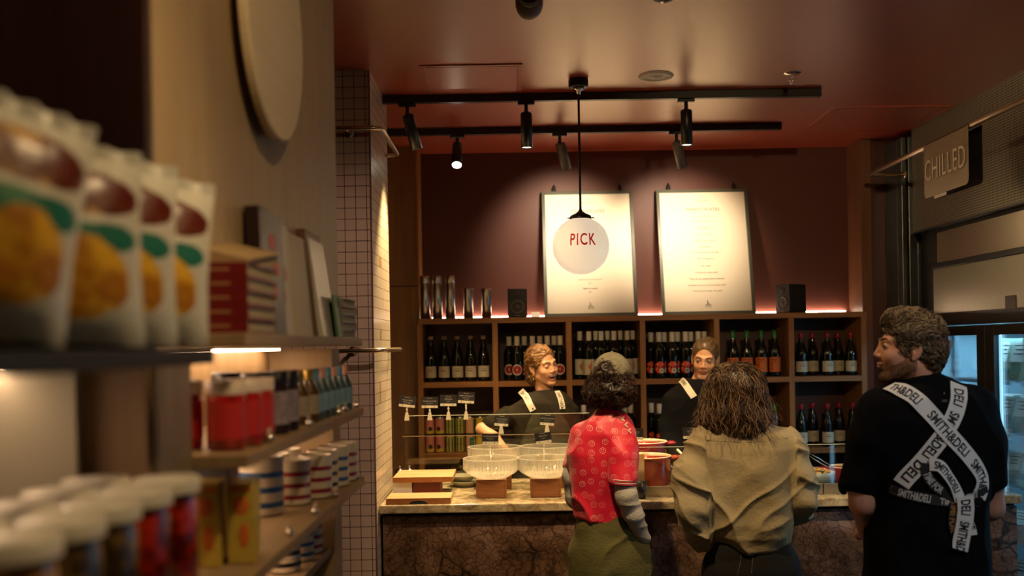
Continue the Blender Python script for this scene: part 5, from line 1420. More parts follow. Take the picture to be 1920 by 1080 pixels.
# ------------------------------------------------------------ sculpting with distance fields
import openvdb as vdb
def _n(v): return np.array(v, np.float32)
class SDF:
    def __init__(s, lo, hi, h):
        s.h = h; s.lo = _n(lo); s.n = np.ceil((_n(hi) - s.lo) / h).astype(int) + 1
        s.ax = [s.lo[i] + h * np.arange(s.n[i], dtype=np.float32) for i in range(3)]
        s.D = np.full(tuple(s.n), 1.0, np.float32)
        s.F = None; s.Fs = 1.0
    def frame(s, M=None, scale=1.0):
        s.F = M; s.Fs = scale
        return s
    def _sl(s, c, r):
        a = np.clip(np.floor((_n(c) - r - s.lo) / s.h).astype(int), 0, s.n)
        b = np.clip(np.ceil((_n(c) + r - s.lo) / s.h).astype(int) + 1, 0, s.n)
        return tuple(slice(int(a[i]), int(b[i])) for i in range(3))
    def _pts(s, sl):
        X = s.ax[0][sl[0]][:, None, None]; Y = s.ax[1][sl[1]][None, :, None]; Z = s.ax[2][sl[2]][None, None, :]
        if s.F is None: return X, Y, Z
        M = np.array(s.F, np.float32); Rm = M[:3, :3]; t = M[:3, 3]
        X = X - t[0]; Y = Y - t[1]; Z = Z - t[2]
        k = 1.0 / s.Fs
        return tuple((Rm[0, i] * X + Rm[1, i] * Y + Rm[2, i] * Z) * k for i in range(3))
    def _wc(s, c):
        if s.F is None: return c
        M = s.F; v = M.to_3x3() @ (Vector(c) * s.Fs) + M.to_translation()
        return v
    def op(s, fn, c, r, k=0.01, mode='+', big=False):
        rr = r * s.Fs + k * 1.5 + 4 * s.h
        sl = s._sl(s._wc(c), rr)
        if any(q.start >= q.stop for q in sl): return s
        P = s._pts(sl)
        d = fn(*P) * s.Fs
        D = s.D[sl]
        if mode == '+':
            h = np.clip(.5 + .5 * (D - d) / k, 0, 1); s.D[sl] = D * (1 - h) + d * h - k * h * (1 - h)
        elif mode == '-':
            d = -d; h = np.clip(.5 - .5 * (D - d) / k, 0, 1); s.D[sl] = D * (1 - h) + d * h + k * h * (1 - h)
        else:
            s.D[sl] = np.maximum(D, d)
        return s
    def ell(s, c, r, k=0.01, mode='+', R3=None):
        c = tuple(c); r = (r, r, r) if not hasattr(r, '__len__') else r
        Rm = None if R3 is None else np.array(R3, np.float32)
        def fn(x, y, z):
            x, y, z = x - c[0], y - c[1], z - c[2]
            if Rm is not None: x, y, z = (Rm[0, i] * x + Rm[1, i] * y + Rm[2, i] * z for i in range(3))
            q = np.sqrt((x / r[0]) ** 2 + (y / r[1]) ** 2 + (z / r[2]) ** 2)
            g = np.sqrt((x / r[0] ** 2) ** 2 + (y / r[1] ** 2) ** 2 + (z / r[2] ** 2) ** 2)
            return q * (q - 1) / np.maximum(g, 1e-6)
        return s.op(fn, c, max(r), k, mode)
    def cone(s, a, ra, b, rb, k=0.01, mode='+', flat=None):
        a, b = _n(a), _n(b); ab = b - a; L2 = float(ab @ ab) + 1e-9
        def fn(x, y, z):
            t = np.clip(((x - a[0]) * ab[0] + (y - a[1]) * ab[1] + (z - a[2]) * ab[2]) / L2, 0, 1)
            dx, dy, dz = x - a[0] - t * ab[0], y - a[1] - t * ab[1], z - a[2] - t * ab[2]
            return np.sqrt(dx * dx + dy * dy + dz * dz) - (ra + (rb - ra) * t)
        return s.op(fn, (a + b) / 2, math.sqrt(L2) / 2 + max(ra, rb), k, mode)
    def chain(s, pts, k=0.01):
        for (a, ra), (b, rb) in zip(pts[:-1], pts[1:]): s.cone(a, ra, b, rb, k)
        return s
    def stack(s, rows, k=0.01, e=2.4):
        """rows: (z, cx, cy, rx, ry) by falling z"""
        rows = sorted(rows, key=lambda q: q[0]); zs = [q[0] for q in rows]
        A = np.array(rows, np.float32)
        c = (A[:, 1].mean(), A[:, 2].mean(), (zs[0] + zs[-1]) / 2); r = (zs[-1] - zs[0]) / 2 + A[:, 3:].max() + .05
        def fn(x, y, z):
            q = [np.interp(z, zs, A[:, i]) for i in (1, 2, 3, 4)]
            u = np.abs((x - q[0]) / q[2]); v = np.abs((y - q[1]) / q[3])
            m = (u ** e + v ** e) ** (1 / e)
            d = (m - 1) * np.minimum(q[2], q[3]) * 1.0
            dz = np.maximum(zs[0] - z, z - zs[-1])
            return np.maximum(d, dz)
        return s.op(fn, c, r, k)
    def plane(s, p, n, c, r):
        n = Vector(n).normalized()
        return s.op(lambda x, y, z: (x - p[0]) * n[0] + (y - p[1]) * n[1] + (z - p[2]) * n[2], c, r, .001, 'x')
    def geo(s, smooth=1):
        g = vdb.FloatGrid(background=1.0); g.copyFromArray(s.D)
        p, q = g.convertToQuads(isovalue=0.0)
        p = p * s.h + s.lo
        return p.astype(np.float32), q[:, ::-1]

def vnoise(P, seed=0):
    P = np.asarray(P, np.float64); i = np.floor(P).astype(np.int64); f = P - i; f = f * f * (3 - 2 * f)
    def hsh(a, b, c):
        n = (a * 73856093) ^ (b * 19349663) ^ (c * 83492791) ^ (seed * 2654435761)
        n = (n ^ (n >> 13)) * 1274126177
        return ((n ^ (n >> 16)) & 0xffff) / 65535.0
    out = 0
    for dx in (0, 1):
        for dy in (0, 1):
            for dz in (0, 1):
                w = (f[:, 0] if dx else 1 - f[:, 0]) * (f[:, 1] if dy else 1 - f[:, 1]) * (f[:, 2] if dz else 1 - f[:, 2])
                out = out + w * hsh(i[:, 0] + dx, i[:, 1] + dy, i[:, 2] + dz)
    return out
def ridged(P, seed=0): return 1 - np.abs(2 * vnoise(P, seed) - 1)

def np_mesh(name, p, quads, mats, parent=None, disp=None, fmat=None, loc=None):
    """mesh from arrays; disp(P,N)->offset along the normal; fmat(centres)->slot"""
    me = bpy.data.meshes.new(name)
    me.from_pydata(p.tolist(), [], quads.tolist())
    bm = bmesh.new(); bm.from_mesh(me); bmesh.ops.recalc_face_normals(bm, faces=bm.faces)
    bmesh.ops.smooth_vert(bm, verts=bm.verts, factor=0.5, use_axis_x=True, use_axis_y=True, use_axis_z=True)
    bm.to_mesh(me); bm.free()
    n = len(me.vertices)
    if disp is not None:
        P = np.empty(n * 3, np.float32); me.vertices.foreach_get('co', P); P = P.reshape(-1, 3)
        N = np.empty(n * 3, np.float32); me.vertex_normals.foreach_get('vector', N); N = N.reshape(-1, 3)
        d = disp(P, N)
        P = P + (N * d[:, None] if d.ndim == 1 else d)
        me.vertices.foreach_set('co', P.astype(np.float32).ravel())
    for m in mats: me.materials.append(m)
    m_ = len(me.polygons)
    me.polygons.foreach_set('use_smooth', [True] * m_)
    if fmat is not None:
        C = np.empty(m_ * 3, np.float32); me.polygons.foreach_get('center', C)
        me.polygons.foreach_set('material_index', fmat(C.reshape(-1, 3)).astype(np.int32))
    me.update()
    o = bpy.data.objects.new(name, me); COL.objects.link(o)
    if parent is not None:
        o.parent = parent; o.matrix_parent_inverse = Matrix.Translation(-parent.location)
    return o

def adopt(o, parent):
    o.parent = parent; o.matrix_parent_inverse = Matrix.Translation(-parent.location)
    return o

# ---- heads
def head_sdf(Mx, sc, mouth='closed', cheeks=0.0, h=0.0026, nose=1.0, jaw=1.0, brow=1.0, lids=False, ears=True, neck_to=None, neck_r=.054):
    c = Mx.to_translation()
    lo = [c.x - .15, c.y - .15, c.z - .27]; hi = [c.x + .15, c.y + .15, c.z + .16]
    s = SDF(lo, hi, h); s.frame(Mx, sc)
    s.ell((0, .018, .035), (.074, .092, .088), .01)
    s.ell((0, -.030, -.020), (.060 * jaw, .062, .082), .02)
    for q in (-1, 1):
        s.cone((q * .050 * jaw, .005, -.050), .018, (q * .020, -.062, -.094), .016, .02)
        s.ell((q * .036, -.058, -.028 + cheeks * .006), (.021 + .004 * cheeks, .020 + .006 * cheeks, .020), .018)
        s.cone((q * .040, -.068, .030), .010, (q * .010, -.080, .024), .010 * brow, .012)
    s.ell((0, -.071, -.100), (.018, .014, .015), .018)
    s.cone((0, -.083, .018), .007, (0, -.100 * nose, -.022), .0095, .010)
    for q in (-1, 1): s.ell((q * .0115, -.091, -.027), (.0075, .010, .007), .006)
    for q in (-1, 1):
        s.ell((q * .031, -.092, .010), (.016, .011, .0095), .010, '-')
        s.ell((q * .031, -.0735, .008), (.0135, .0125, .0115) if not lids else (.0142, .0128, .0105), .004)
    if mouth == 'closed':
        s.ell((0, -.0865, -.0525), (.022, .0095, .0055), .006)
        s.ell((0, -.0850, -.0620), (.018, .0095, .0065), .006)
        s.ell((0, -.0960, -.0570), (.021, .006, .0013), .002, '-')
    else:
        s.ell((0, -.0855, -.0460), (.030, .0095, .0045), .006)
        s.ell((0, -.0800, -.0760), (.022, .0095, .0060), .006)
        s.ell((0, -.0900, -.0600), (.028, .018, .0120), .003, '-')
        for q in (-1, 1): s.cone((q * .028, -.078, -.030), .010, (q * .034, -.070, -.052), .009, .012)
    if ears:
        for q in (-1, 1):
            Re = (Matrix.Rotation(q * -.35, 3, 'Z') @ Matrix.Rotation(-.2, 3, 'X'))
            s.ell((q * .077, .012, -.002), (.007, .019, .031), .006, R3=Re)
            s.ell((q * .084, .008, .004), (.006, .011, .018), .003, '-', R3=Re)
            s.ell((q * .074, .004, -.030), (.006, .008, .009), .005)
    s.ell((0, .040, -.060), (.052, .05, .05), .02)
    s.frame(None)
    if neck_to is not None:
        a = Mx @ Vector((0, .022 * sc, -.050 * sc))
        s.cone(a, neck_r * .96, neck_to, neck_r * 1.08, .02)
    return s

def head_slots(Mx, sc, mouth, beard=False, slots=None):
    Mi = np.array(Mx.inverted(), np.float32)
    def fm(C):
        L = (C @ Mi[:3, :3].T + Mi[:3, 3]) / sc
        x, y, z = L[:, 0], L[:, 1], L[:, 2]
        out = np.zeros(len(C), int)
        if beard:
            b = (y < .02) & (z < -.034 + .25 * np.clip(-(y + .02), 0, 1) * 0) & (z > -.125) & ~((z > -.034) & (np.abs(x) < .030))
            b &= (z < -.022 + y * .62)
            b |= (y > -.022) & (y < .0) & (z < .0) & (z > -.09) & (np.abs(x) > .04)
            out[b] = 2
            out[(y < -.07) & (z < -.034) & (z > -.047) & (np.abs(x) < .026)] = 2
        if mouth == 'closed': lip = (y < -.070) & (((x / .0225) ** 2 + ((z + .057) / .0115) ** 2) < 1)
        else: lip = (y < -.064) & (((x / .031) ** 2 + ((z + .0645) / .0165) ** 2) < 1)
        out[lip] = 1
        if mouth != 'closed':
            out[(y > -.083) & (y < -.05) & (((x / .027) ** 2 + ((z + .060) / .0115) ** 2) < 1)] = 3
        return out
    return fm

def face_parts(Mx, sc, parent, brow_m, open_eyes=True, gaze=0.0, smile=False, which=(-1, 1), brow_drop=0.0):
    for q in which:
        M2 = Mx @ Matrix.Scale(sc, 4)
        if open_eyes:
            mb = MB().use(mat('eye_white', (0.36, 0.31, 0.26), 0.2)).ball((q * .031, -.0745, .008), .0125, 20, M2, 12)
            iris = Vector((math.sin(gaze), -math.cos(gaze), -.15)).normalized()
            c = Vector((q * .031, -.0745, .008)) + iris * .0085
            mb.use(mat('iris_dark', (0.03, 0.02, 0.012), 0.1)).ball(c, .0060, 14, M2, 8)
            o = mb.build('eye', None); adopt(o, parent)
            mb = MB().use(mat('lash_dark', (0.03, 0.015, 0.01), 0.6)).tube([M2 @ Vector((q * .031 + q * u * .0140, -.0865 + .006 * abs(u) ** 2, .0125 - .004 * u * u - .0015 * u)) for u in (-1, -.6, -.2, .2, .6, 1)], .0012 * sc, 6)
            adopt(mb.build('eyelashes'), parent)
        else:
            mb = MB().use(mat('lash_dark', (0, 0, 0))).tube([M2 @ Vector((q * .031 + q * u * .0135, -.0878 + .007 * u * u, .0055 + .0015 - .0045 * (1 - u * u) * -.6)) for u in (-1, -.6, -.2, .2, .6, 1)], .0013 * sc, 6)
            adopt(mb.build('eyelashes'), parent)
        mb = MB().use(brow_m).tube([M2 @ Vector((q * (.010 + .036 * u), -.0905 + .016 * u * u, .0270 - brow_drop + .009 * math.sin(u * 2.4))) for u in (0, .2, .4, .6, .8, 1)], [.0014 * sc, .0026 * sc, .0026 * sc, .0024 * sc, .0018 * sc, .0008 * sc], 6)
        adopt(mb.build('eyebrow'), parent)
    if smile:
        M2 = Mx @ Matrix.Scale(sc, 4)
        mb = MB().use(mat('teeth', (0.85, 0.80, 0.68), 0.2))
        for k in range(9):
            a = (k - 4) * .0052
            mb.ball((a * 1.05, -.0868 + 16 * a * a, -.0535), (.0030, .003, .0050), 8, M2, 6)
        adopt(mb.build('teeth'), parent)

# ---- hair strands
def strands(name, surf, n, nseg, step, flow, rad, mats, parent, out=0.0, coil=0.0, coilf=0.0, seed=1, keep=None, lift=0.0, free=0.0, weights=None):
    me = surf.data; r_ = np.random.default_rng(seed)
    dg = None
    V = np.empty(len(me.vertices) * 3, np.float32); me.vertices.foreach_get('co', V); V = V.reshape(-1, 3)
    N = np.empty(len(me.vertices) * 3, np.float32); me.vertex_normals.foreach_get('vector', N); N = N.reshape(-1, 3)
    idx = np.arange(len(V))
    if keep is not None: idx = idx[keep(V)]
    idx = r_.choice(idx, n)
    bvh = BVHTree.FromPolygons([Vector(v) for v in V.tolist()], [tuple(p.vertices) for p in me.polygons])
    vs = []; fs = []; mi = []
    for q, i in enumerate(idx):
        p = Vector(V[i].tolist()); nn = Vector(N[i].tolist()); ph = r_.uniform(0, 6.28); cf = coilf * r_.uniform(.7, 1.3); ca = coil * r_.uniform(.5, 1.4); o_ = out * r_.uniform(.2, 1.3)
        m_ = int(r_.integers(len(mats))); L = int(nseg * r_.uniform(.6, 1.1)); wig = Vector(r_.normal(0, 1, 3).tolist())
        pts = []
        for k in range(L):
            f = flow(p, nn); d = Vector(f) + wig * .22
            d = (d - nn * d.dot(nn) * (1 - free)).normalized()
            sd = nn.cross(d).normalized()
            a = ph + cf * k
            pts.append(p + nn * (o_ + lift * k + ca * math.cos(a) * .7) + sd * (ca * math.sin(a)))
            p = p + d * step
            if free < .5:
                hit = bvh.find_nearest(p)
                if hit[0] is not None: p, nn = hit[0], hit[1]
        if len(pts) < 3: continue
        b = len(vs)
        for k, c in enumerate(pts):
            t = (pts[min(k + 1, len(pts) - 1)] - pts[max(k - 1, 0)])
            t = t.normalized() if t.length > 1e-7 else Vector((0, 0, 1))
            u = t.orthogonal().normalized(); w = t.cross(u)
            rr = rad * (1.0 - .75 * (k / (len(pts) - 1)) ** 2)
            for a in (0, 2.094, 4.189): vs.append(c + u * (rr * math.cos(a)) + w * (rr * math.sin(a)))
        for k in range(len(pts) - 1):
            for a in range(3):
                a2 = (a + 1) % 3
                fs.append((b + k * 3 + a, b + k * 3 + a2, b + (k + 1) * 3 + a2, b + (k + 1) * 3 + a)); mi.append(m_)
    me2 = bpy.data.meshes.new(name); me2.from_pydata([tuple(v) for v in vs], [], fs)
    for m in mats: me2.materials.append(m)
    me2.polygons.foreach_set('material_index', mi); me2.polygons.foreach_set('use_smooth', [True] * len(fs)); me2.update()
    o = bpy.data.objects.new(name, me2); COL.objects.link(o); adopt(o, parent)
    tag(o, kind='stuff')
    return o

def join_geo(a, b):
    (p, q), (p2, q2) = a, b
    return np.vstack([p, p2]), np.vstack([q, q2 + len(p)])

def hand_chain(s, wrist, direction, up, side, sc=1.0, curl=0.9, k=0.006):
    """five separate curled fingers from a palm"""
    d = Vector(direction).normalized(); u = Vector(up); u = (u - d * u.dot(d)).normalized(); w = d.cross(u) * side
    w0 = Vector(wrist)
    s.cone(w0, .024 * sc, w0 + d * .03 * sc, .026 * sc, .015)
    for i, (off, L) in enumerate(((-.030, .068), (-.010, .078), (.010, .072), (.029, .056))):
        base = w0 + d * .075 * sc + w * off * sc
        s.cone(w0 + d * .02 * sc + w * off * .6 * sc, .014 * sc, base, .0115 * sc, .008)
        a = 0.0; p = base
        for seg in range(3):
            a += curl * (.55 if seg == 0 else .75)
            dd = d * math.cos(a) - u * math.sin(a)
            p2 = p + dd * L * (.45, .31, .24)[seg] * sc
            s.cone(p, (.0092 - .0008 * seg) * sc, p2, (.0086 - .0009 * seg) * sc, .003)
            p = p2
    b = w0 + d * .022 * sc - w * .024 * sc
    e = b + (d * .6 - w * .7 - u * .2).normalized() * .036 * sc
    s.cone(b, .0135 * sc, e, .0105 * sc, .008)
    s.cone(e, .0102 * sc, e + (d * .95 - w * .1 - u * .45).normalized() * .03 * sc, .0088 * sc, .004)

def ribbon(name, bvhs, px, width, mats, parent, texts=(), Dmin=1, off=0.004, twist=None, thick=0.0012, tmat=None, depth=None, flip=False, smooth_=True):
    """cloth strap laid on a garment: the path is traced on its surface; texts: (start m, word, length m, height m)"""
    org = Vector((0, 0, EYE)); pts = []
    dense = []
    P = [Vector((a, b, 0)) for a, b in px]
    for i in range(len(P) - 1):
        p0 = P[max(i - 1, 0)]; p1 = P[i]; p2 = P[i + 1]; p3 = P[min(i + 2, len(P) - 1)]
        for k in range(8):
            t = k / 8
            dense.append(0.5 * ((2 * p1) + (-p0 + p2) * t + (2 * p0 - 5 * p1 + 4 * p2 - p3) * t * t + (-p0 + 3 * p1 - 3 * p2 + p3) * t ** 3))
    dense.append(P[-1])
    last = depth
    if last is None:
        for d in dense:
            hs = [b.ray_cast(org, (W(d.x, d.y, 1.0) - org).normalized()) for b in bvhs]
            hs = [h[3] for h in hs if h[0] is not None]
            if hs: last = min(hs); break
    nrm = []
    for d in dense:
        ray = (W(d.x, d.y, 1.0) - org).normalized(); best = None
        if depth is None:
            for b in bvhs:
                h = b.ray_cast(org, ray)
                if h[0] is not None and (best is None or h[3] < best[1]): best = (h[1], h[3])
        if best: last = best[1]; n_ = best[0] if best[0].dot(ray) < 0 else -best[0]
        else: n_ = Vector((0, -1, 0))
        pts.append(org + ray * (last)); nrm.append(n_)
    for _ in range(3):
        pts = [pts[0]] + [(pts[i - 1] + pts[i] * 2 + pts[i + 1]) / 4 for i in range(1, len(pts) - 1)] + [pts[-1]]
        nrm = [nrm[0]] + [(nrm[i - 1] + nrm[i] * 2 + nrm[i + 1]).normalized() for i in range(1, len(nrm) - 1)] + [nrm[-1]]
    S = [0.0]
    for i in range(1, len(pts)): S.append(S[-1] + (pts[i] - pts[i - 1]).length)
    fr = []
    for i, p in enumerate(pts):
        t = (pts[min(i + 1, len(pts) - 1)] - pts[max(i - 1, 0)]).normalized()
        n_ = (nrm[i] - t * nrm[i].dot(t)).normalized()
        w = t.cross(n_)
        if twist: 
            a = twist(S[i] / S[-1]); w, n_ = w * math.cos(a) + n_ * math.sin(a), n_ * math.cos(a) - w * math.sin(a)
        fr.append((p + nrm[i] * off, w, n_))
    def at(sv, v, lift=0.0):
        v = -v
        i = min(max(int(np.searchsorted(S, sv)) - 1, 0), len(S) - 2)
        f = (sv - S[i]) / max(S[i + 1] - S[i], 1e-6)
        p = fr[i][0].lerp(fr[i + 1][0], f); w = fr[i][1].lerp(fr[i + 1][1], f); n_ = fr[i][2].lerp(fr[i + 1][2], f)
        return p + w * v + n_ * lift
    vs = []; fs = []
    hw = width / 2
    for i in range(len(pts)):
        p, w, n_ = fr[i]
        vs += [p - w * hw, p + w * hw, p + w * hw - n_ * thick, p - w * hw - n_ * thick]
    for i in range(len(pts) - 1):
        a = 4 * i; b = a + 4
        fs += [(a, a + 1, b + 1, b), (a + 1, a + 2, b + 2, b + 1), (a + 2, a + 3, b + 3, b + 2), (a + 3, a, b, b + 3)]
    fs += [(0, 3, 2, 1), (b, b + 1, b + 2, b + 3)]
    o = MB().raw(vs, fs, False).build(name, mats, None); adopt(o, parent)
    if texts:
        mb = MB()
        sg = -1.0 if flip else 1.0
        for (s0, word, ln, ht) in texts:
            v2, f2 = text_geo(word, ht, 1.0, 'LEFT', bold=0.0011)
            mx = max(v[0] for v in v2)
            v3 = [at((s0 + v[0] / mx * ln) if not flip else (s0 + ln - v[0] / mx * ln), sg * (v[1] - ht / 2), 0.0009) for v in v2]
            mb.raw(v3, f2, False)
        t_ = mb.build('strap_lettering', tmat or M_INK, None, fix=False)
        t_.parent = o; t_.matrix_parent_inverse = o.matrix_world.inverted() @ Matrix.Translation((0, 0, 0)) if False else Matrix.Translation(-parent.location) @ Matrix.Identity(4)
        t_.matrix_parent_inverse = (Matrix.Translation(parent.location) @ o.matrix_parent_inverse @ o.matrix_basis).inverted()
    return o

def bvh_of(o):
    me = o.data
    return BVHTree.FromPolygons([v.co.copy() for v in me.vertices], [tuple(p.vertices) for p in me.polygons])

def rows_px(D, rows, cy=0.0):
    out = []
    for r in rows:
        py, L, Rr, ry = r[:4]; c = r[4] if len(r) > 4 else 0.0
        a, b = W(L, py, D), W(Rr, py, D)
        out.append(((a.z + b.z) / 2, (a.x + b.x) / 2, D + cy + c, (b.x - a.x) / 2, ry))
    return out

def folds(amp, fx, fy, fz, seed, amp2=0.0, f2=30.0, shear=0.0, pw=2.0):
    def f(P, N):
        x, y, z = P[:, 0], P[:, 1], P[:, 2]
        wx = vnoise(P * 5.0, seed + 9) * .12
        Q = np.stack([(x + wx + shear * z) * fx, (y + wx) * fy, z * fz], 1)
        d = (ridged(Q, seed) ** pw - .22) * amp
        if amp2: d = d + (vnoise(P * f2, seed + 5) - .5) * amp2
        return d
    return f

def cloth(name, col, rough=0.9, bump=0.25, bs=90, var=0.12, vs_=6, sheen=0.0):
    return mat(name, col, rough, bump=bump, bscale=bs, var=var, vscale=vs_, sheen=sheen, spec=0.12)

SKIN_W = mat('skin_warm', (0.62, 0.33, 0.19), 0.5, var=0.08, vscale=14)
SKIN_M = mat('skin_rosy', (0.60, 0.30, 0.20), 0.52, var=0.10, vscale=14)
for m_ in (SKIN_W, SKIN_M):
    p = m_.node_tree.nodes['Principled BSDF']
    p.inputs['Subsurface Weight'].default_value = 0.12
    p.inputs['Subsurface Radius'].default_value = (0.02, 0.008, 0.004)
LIPS = mat('lips', (0.40, 0.115, 0.075), 0.45)
STUB = mat('beard_skin', (0.30, 0.145, 0.075), 0.75, bump=0.8, bscale=220, var=0.4, vscale=120)
MOUTH = mat('mouth_inside', (0.10, 0.015, 0.015), 0.5)

def legs_simple(s, cx, cy, sp, z0, rt, rk, ra, k=.03):
    for q in (-1, 1):
        s.chain([((cx + q * sp, cy, z0), rt), ((cx + q * sp * 1.1, cy, z0 * .55), rk), ((cx + q * sp * 1.15, cy + .01, .10), ra)], k)

def shoes(parent, cx, cy, sp, yaw, m_, sz=1.0):
    for q in (-1, 1):
        mb = MB(); M = TR(cx + q * sp * 1.15, cy + .01, 0, 0, 0, yaw)
        mb.ball((0, .05 * sz, .045), (.045 * sz, .135 * sz, .05), 20, M, 12)
        mb.box((-.045 * sz, -.08 * sz, 0.001), (.045 * sz, .17 * sz, .022), M)
        adopt(mb.build('shoe', m_), parent)

# ============================================================ man in black tee, apron straps crossed on his back
D = 3.4
px = lambda x, y, d=D: W(x, y, d)
root = thing('person', 'bearded man in black tee and apron with crossed white printed straps, looking left', 'person', (px(1735, 900).x, D, 0))
hc = px(1700, 656)
Mh = Matrix.Translation(hc) @ Matrix.Rotation(R(-97), 4, 'Z') @ Matrix.Rotation(R(-4), 4, 'X')
nb = px(1722, 722, D + .01)
s = head_sdf(Mh, .99, 'closed', jaw=1.08, neck_to=nb, neck_r=.064, h=.0025)
g1 = s.geo()
tor = rows_px(D, [(718, 1690, 1765, .06), (735, 1655, 1812, .09), (790, 1638, 1832, .11), (920, 1650, 1828, .115), (1080, 1640, 1835, .125), (1150, 1636, 1838, .13)])
s = SDF((root.location.x - .45, D - .28, 0), (root.location.x + .42, D + .42, 1.62), .006)
s.stack(tor, .02)
eL, wL = px(1617, 944, D - .01), px(1624, 1000, D + .13)
s.chain([(px(1645, 775), .055), (px(1613, 900), .048), (eL, .041), (wL, .025)], .02)
hand_chain(s, wL + Vector((.0, .01, -.003)), (.65, .75, -.1), (0, .2, 1), 1, 1.0, .7)
eR = px(1856, 950, D + .02); wR = px(1800, 985, D + .26)
s.chain([(px(1832, 775), .055), (px(1852, 900), .050), (eR, .045), (wR, .030)], .02)
hand_chain(s, wR + Vector((-.01, .02, 0)), (-.5, .85, -.1), (0, .2, 1), -1, 1.0, .7)
legs_simple(s, root.location.x, D, .09, .86, .085, .062, .045)
g2 = s.geo()
P_, Q_ = join_geo(g1, g2)
body = np_mesh('body', P_, Q_, [SKIN_M, mat('lips_pale', (0.40, 0.17, 0.11), 0.5), STUB, MOUTH], root, fmat=head_slots(Mh, .99, 'closed', beard=True))
face_parts(Mh, .99, root, mat('brow_brown', (0.10, 0.05, 0.025), 0.7), True, 0.1, which=(-1, 1))
# tee
s = SDF((root.location.x - .50, D - .30, .75), (root.location.x + .50, D + .35, 1.66), .0055)
s.stack(rows_px(D, [(705, 1694, 1758, .066), (716, 1672, 1785, .080), (728, 1650, 1812, .100), (748, 1630, 1834, .122), (790, 1622, 1848, .138), (850, 1628, 1848, .142), (920, 1634, 1845, .142), (1000, 1628, 1845, .148), (1080, 1622, 1848, .155), (1130, 1620, 1850, .155)]), .02)
s.chain([(px(1652, 770), .078), (px(1632, 830), .076), (px(1610, 912), .060)], .03)
s.chain([(px(1826, 768), .078), (px(1840, 830), .074), (px(1853, 905), .056)], .03)
a = px(1607, 921)
s.op(lambda x, y, z: np.maximum((z - a.z) + (x - a.x) * .30, np.abs(x - a.x) - .046), a + Vector((0, 0, -.06)), .06, .004, '-')
b_ = px(1862, 912)
s.op(lambda x, y, z: np.maximum((z - b_.z) - (x - b_.x) * .35, b_.x - .020 - x), b_ + Vector((.02, 0, -.06)), .062, .004, '-')
m_tee = cloth('black_cotton', (0.004, 0.004, 0.005), 0.9, 0.12, 60, .2)
P_, Q_ = s.geo()
tee = np_mesh('black_tee', P_, Q_, [m_tee], root, disp=folds(.012, 7, 7, 4.5, 3, .002, 26, .5))
# neck opening ring
mb = MB().tube([(nb.x + .066 * math.cos(q * math.pi / 12) , D + .005 + .062 * math.sin(q * math.pi / 12), px(1725, 706).z + .012 * math.cos(q * math.pi / 12)) for q in range(25)], .007, 8)
adopt(mb.build('collar', m_tee), root)
# trousers / apron skirt
s = SDF((root.location.x - .30, D - .25, 0), (root.location.x + .30, D + .28, .98), .009)
s.stack(rows_px(D, [(1060, 1640, 1836, .135), (1150, 1634, 1842, .14), (1200, 1634, 1842, .135)]), .03)
legs_simple(s, root.location.x, D, .095, .84, .105, .082, .07)
P_, Q_ = s.geo(); np_mesh('dark_trousers', P_, Q_, [cloth('dark_navy', (0.010, 0.012, 0.018), .8)], root, disp=folds(.010, 8, 8, 5, 8))
shoes(root, root.location.x, D, .09, R(8), M_BLACK)
# hair
s = SDF((hc.x - .17, hc.y - .15, hc.z - .13), (hc.x + .17, hc.y + .15, hc.z + .17), .003); s.frame(Mh, .99)
s.ell((0, .022, .042), (.083, .103, .094), .01)
s.ell((0, .070, -.010), (.068, .052, .070), .03)
s.ell((0, -.052, .098), (.050, .032, .022), .02)
s.ell((0, -.01, .112), (.06, .06, .024), .02)
s.ell((0, -.112, .004), (.095, .066, .074), .010, '-')
s.ell((0, -.07, -.09), (.1, .085, .07), .012, '-')
for q in (-1, 1):
    s.ell((q * .088, .006, -.030), (.032, .027, .045), .008, '-')
s.ell((0, .055, -.125), (.12, .1, .058), .012, '-')
P_, Q_ = s.geo()
hm = [mat('hair_brown', (0.16, 0.105, 0.058), 0.45), mat('hair_brown_light', (0.34, 0.25, 0.145), 0.4), mat('hair_brown_dark', (0.05, 0.032, 0.02), 0.5)]
hair = np_mesh('hair', P_, Q_, [hm[2]], root, disp=lambda P, N: (ridged(P * 55, 4) - .5) * .008 + (vnoise(P * 22, 5) - .5) * .010)
Mi = Mh.inverted()
def fl(p, n):
    l = Mi @ p
    v = Vector((0.0 + l.x * 4, -1.0 if l.z > .05 else .55, -.25 if l.z > .05 else -.9))
    w_ = Vector((math.sin(l.y * 60 + l.z * 35), math.cos(l.z * 55), math.sin(l.z * 70 + l.y * 40))) * .55
    return Mh.to_3x3() @ (v + w_)
strands('hair_strand', hair, 2600, 10, .0075, fl, .0012, hm, root, out=.0060, coil=.0032, coilf=.7, seed=3)
def beard_keep(V):
    L = V @ np.array(Mi, np.float32)[:3, :3].T + np.array(Mi, np.float32)[:3, 3]
    x, y, z = L[:, 0], L[:, 1], L[:, 2]
    return (z < -.045) & (z > -.125) & (y < .01) & ~((np.abs(x) < .026) & (z > -.07) & (z < -.048) & (y < -.07)) & (V[:, 2] > hc.z - .14) & (z < -.035 - (.02 - y) * .12)
strands('beard', body, 700, 4, .0045, lambda p, n: Mh.to_3x3() @ Vector((0, -.1, -1)), .0007, [mat('beard_hair', (0.13, 0.065, 0.028), .6), hm[0]], root, out=.0008, lift=.0008, seed=9, keep=beard_keep)

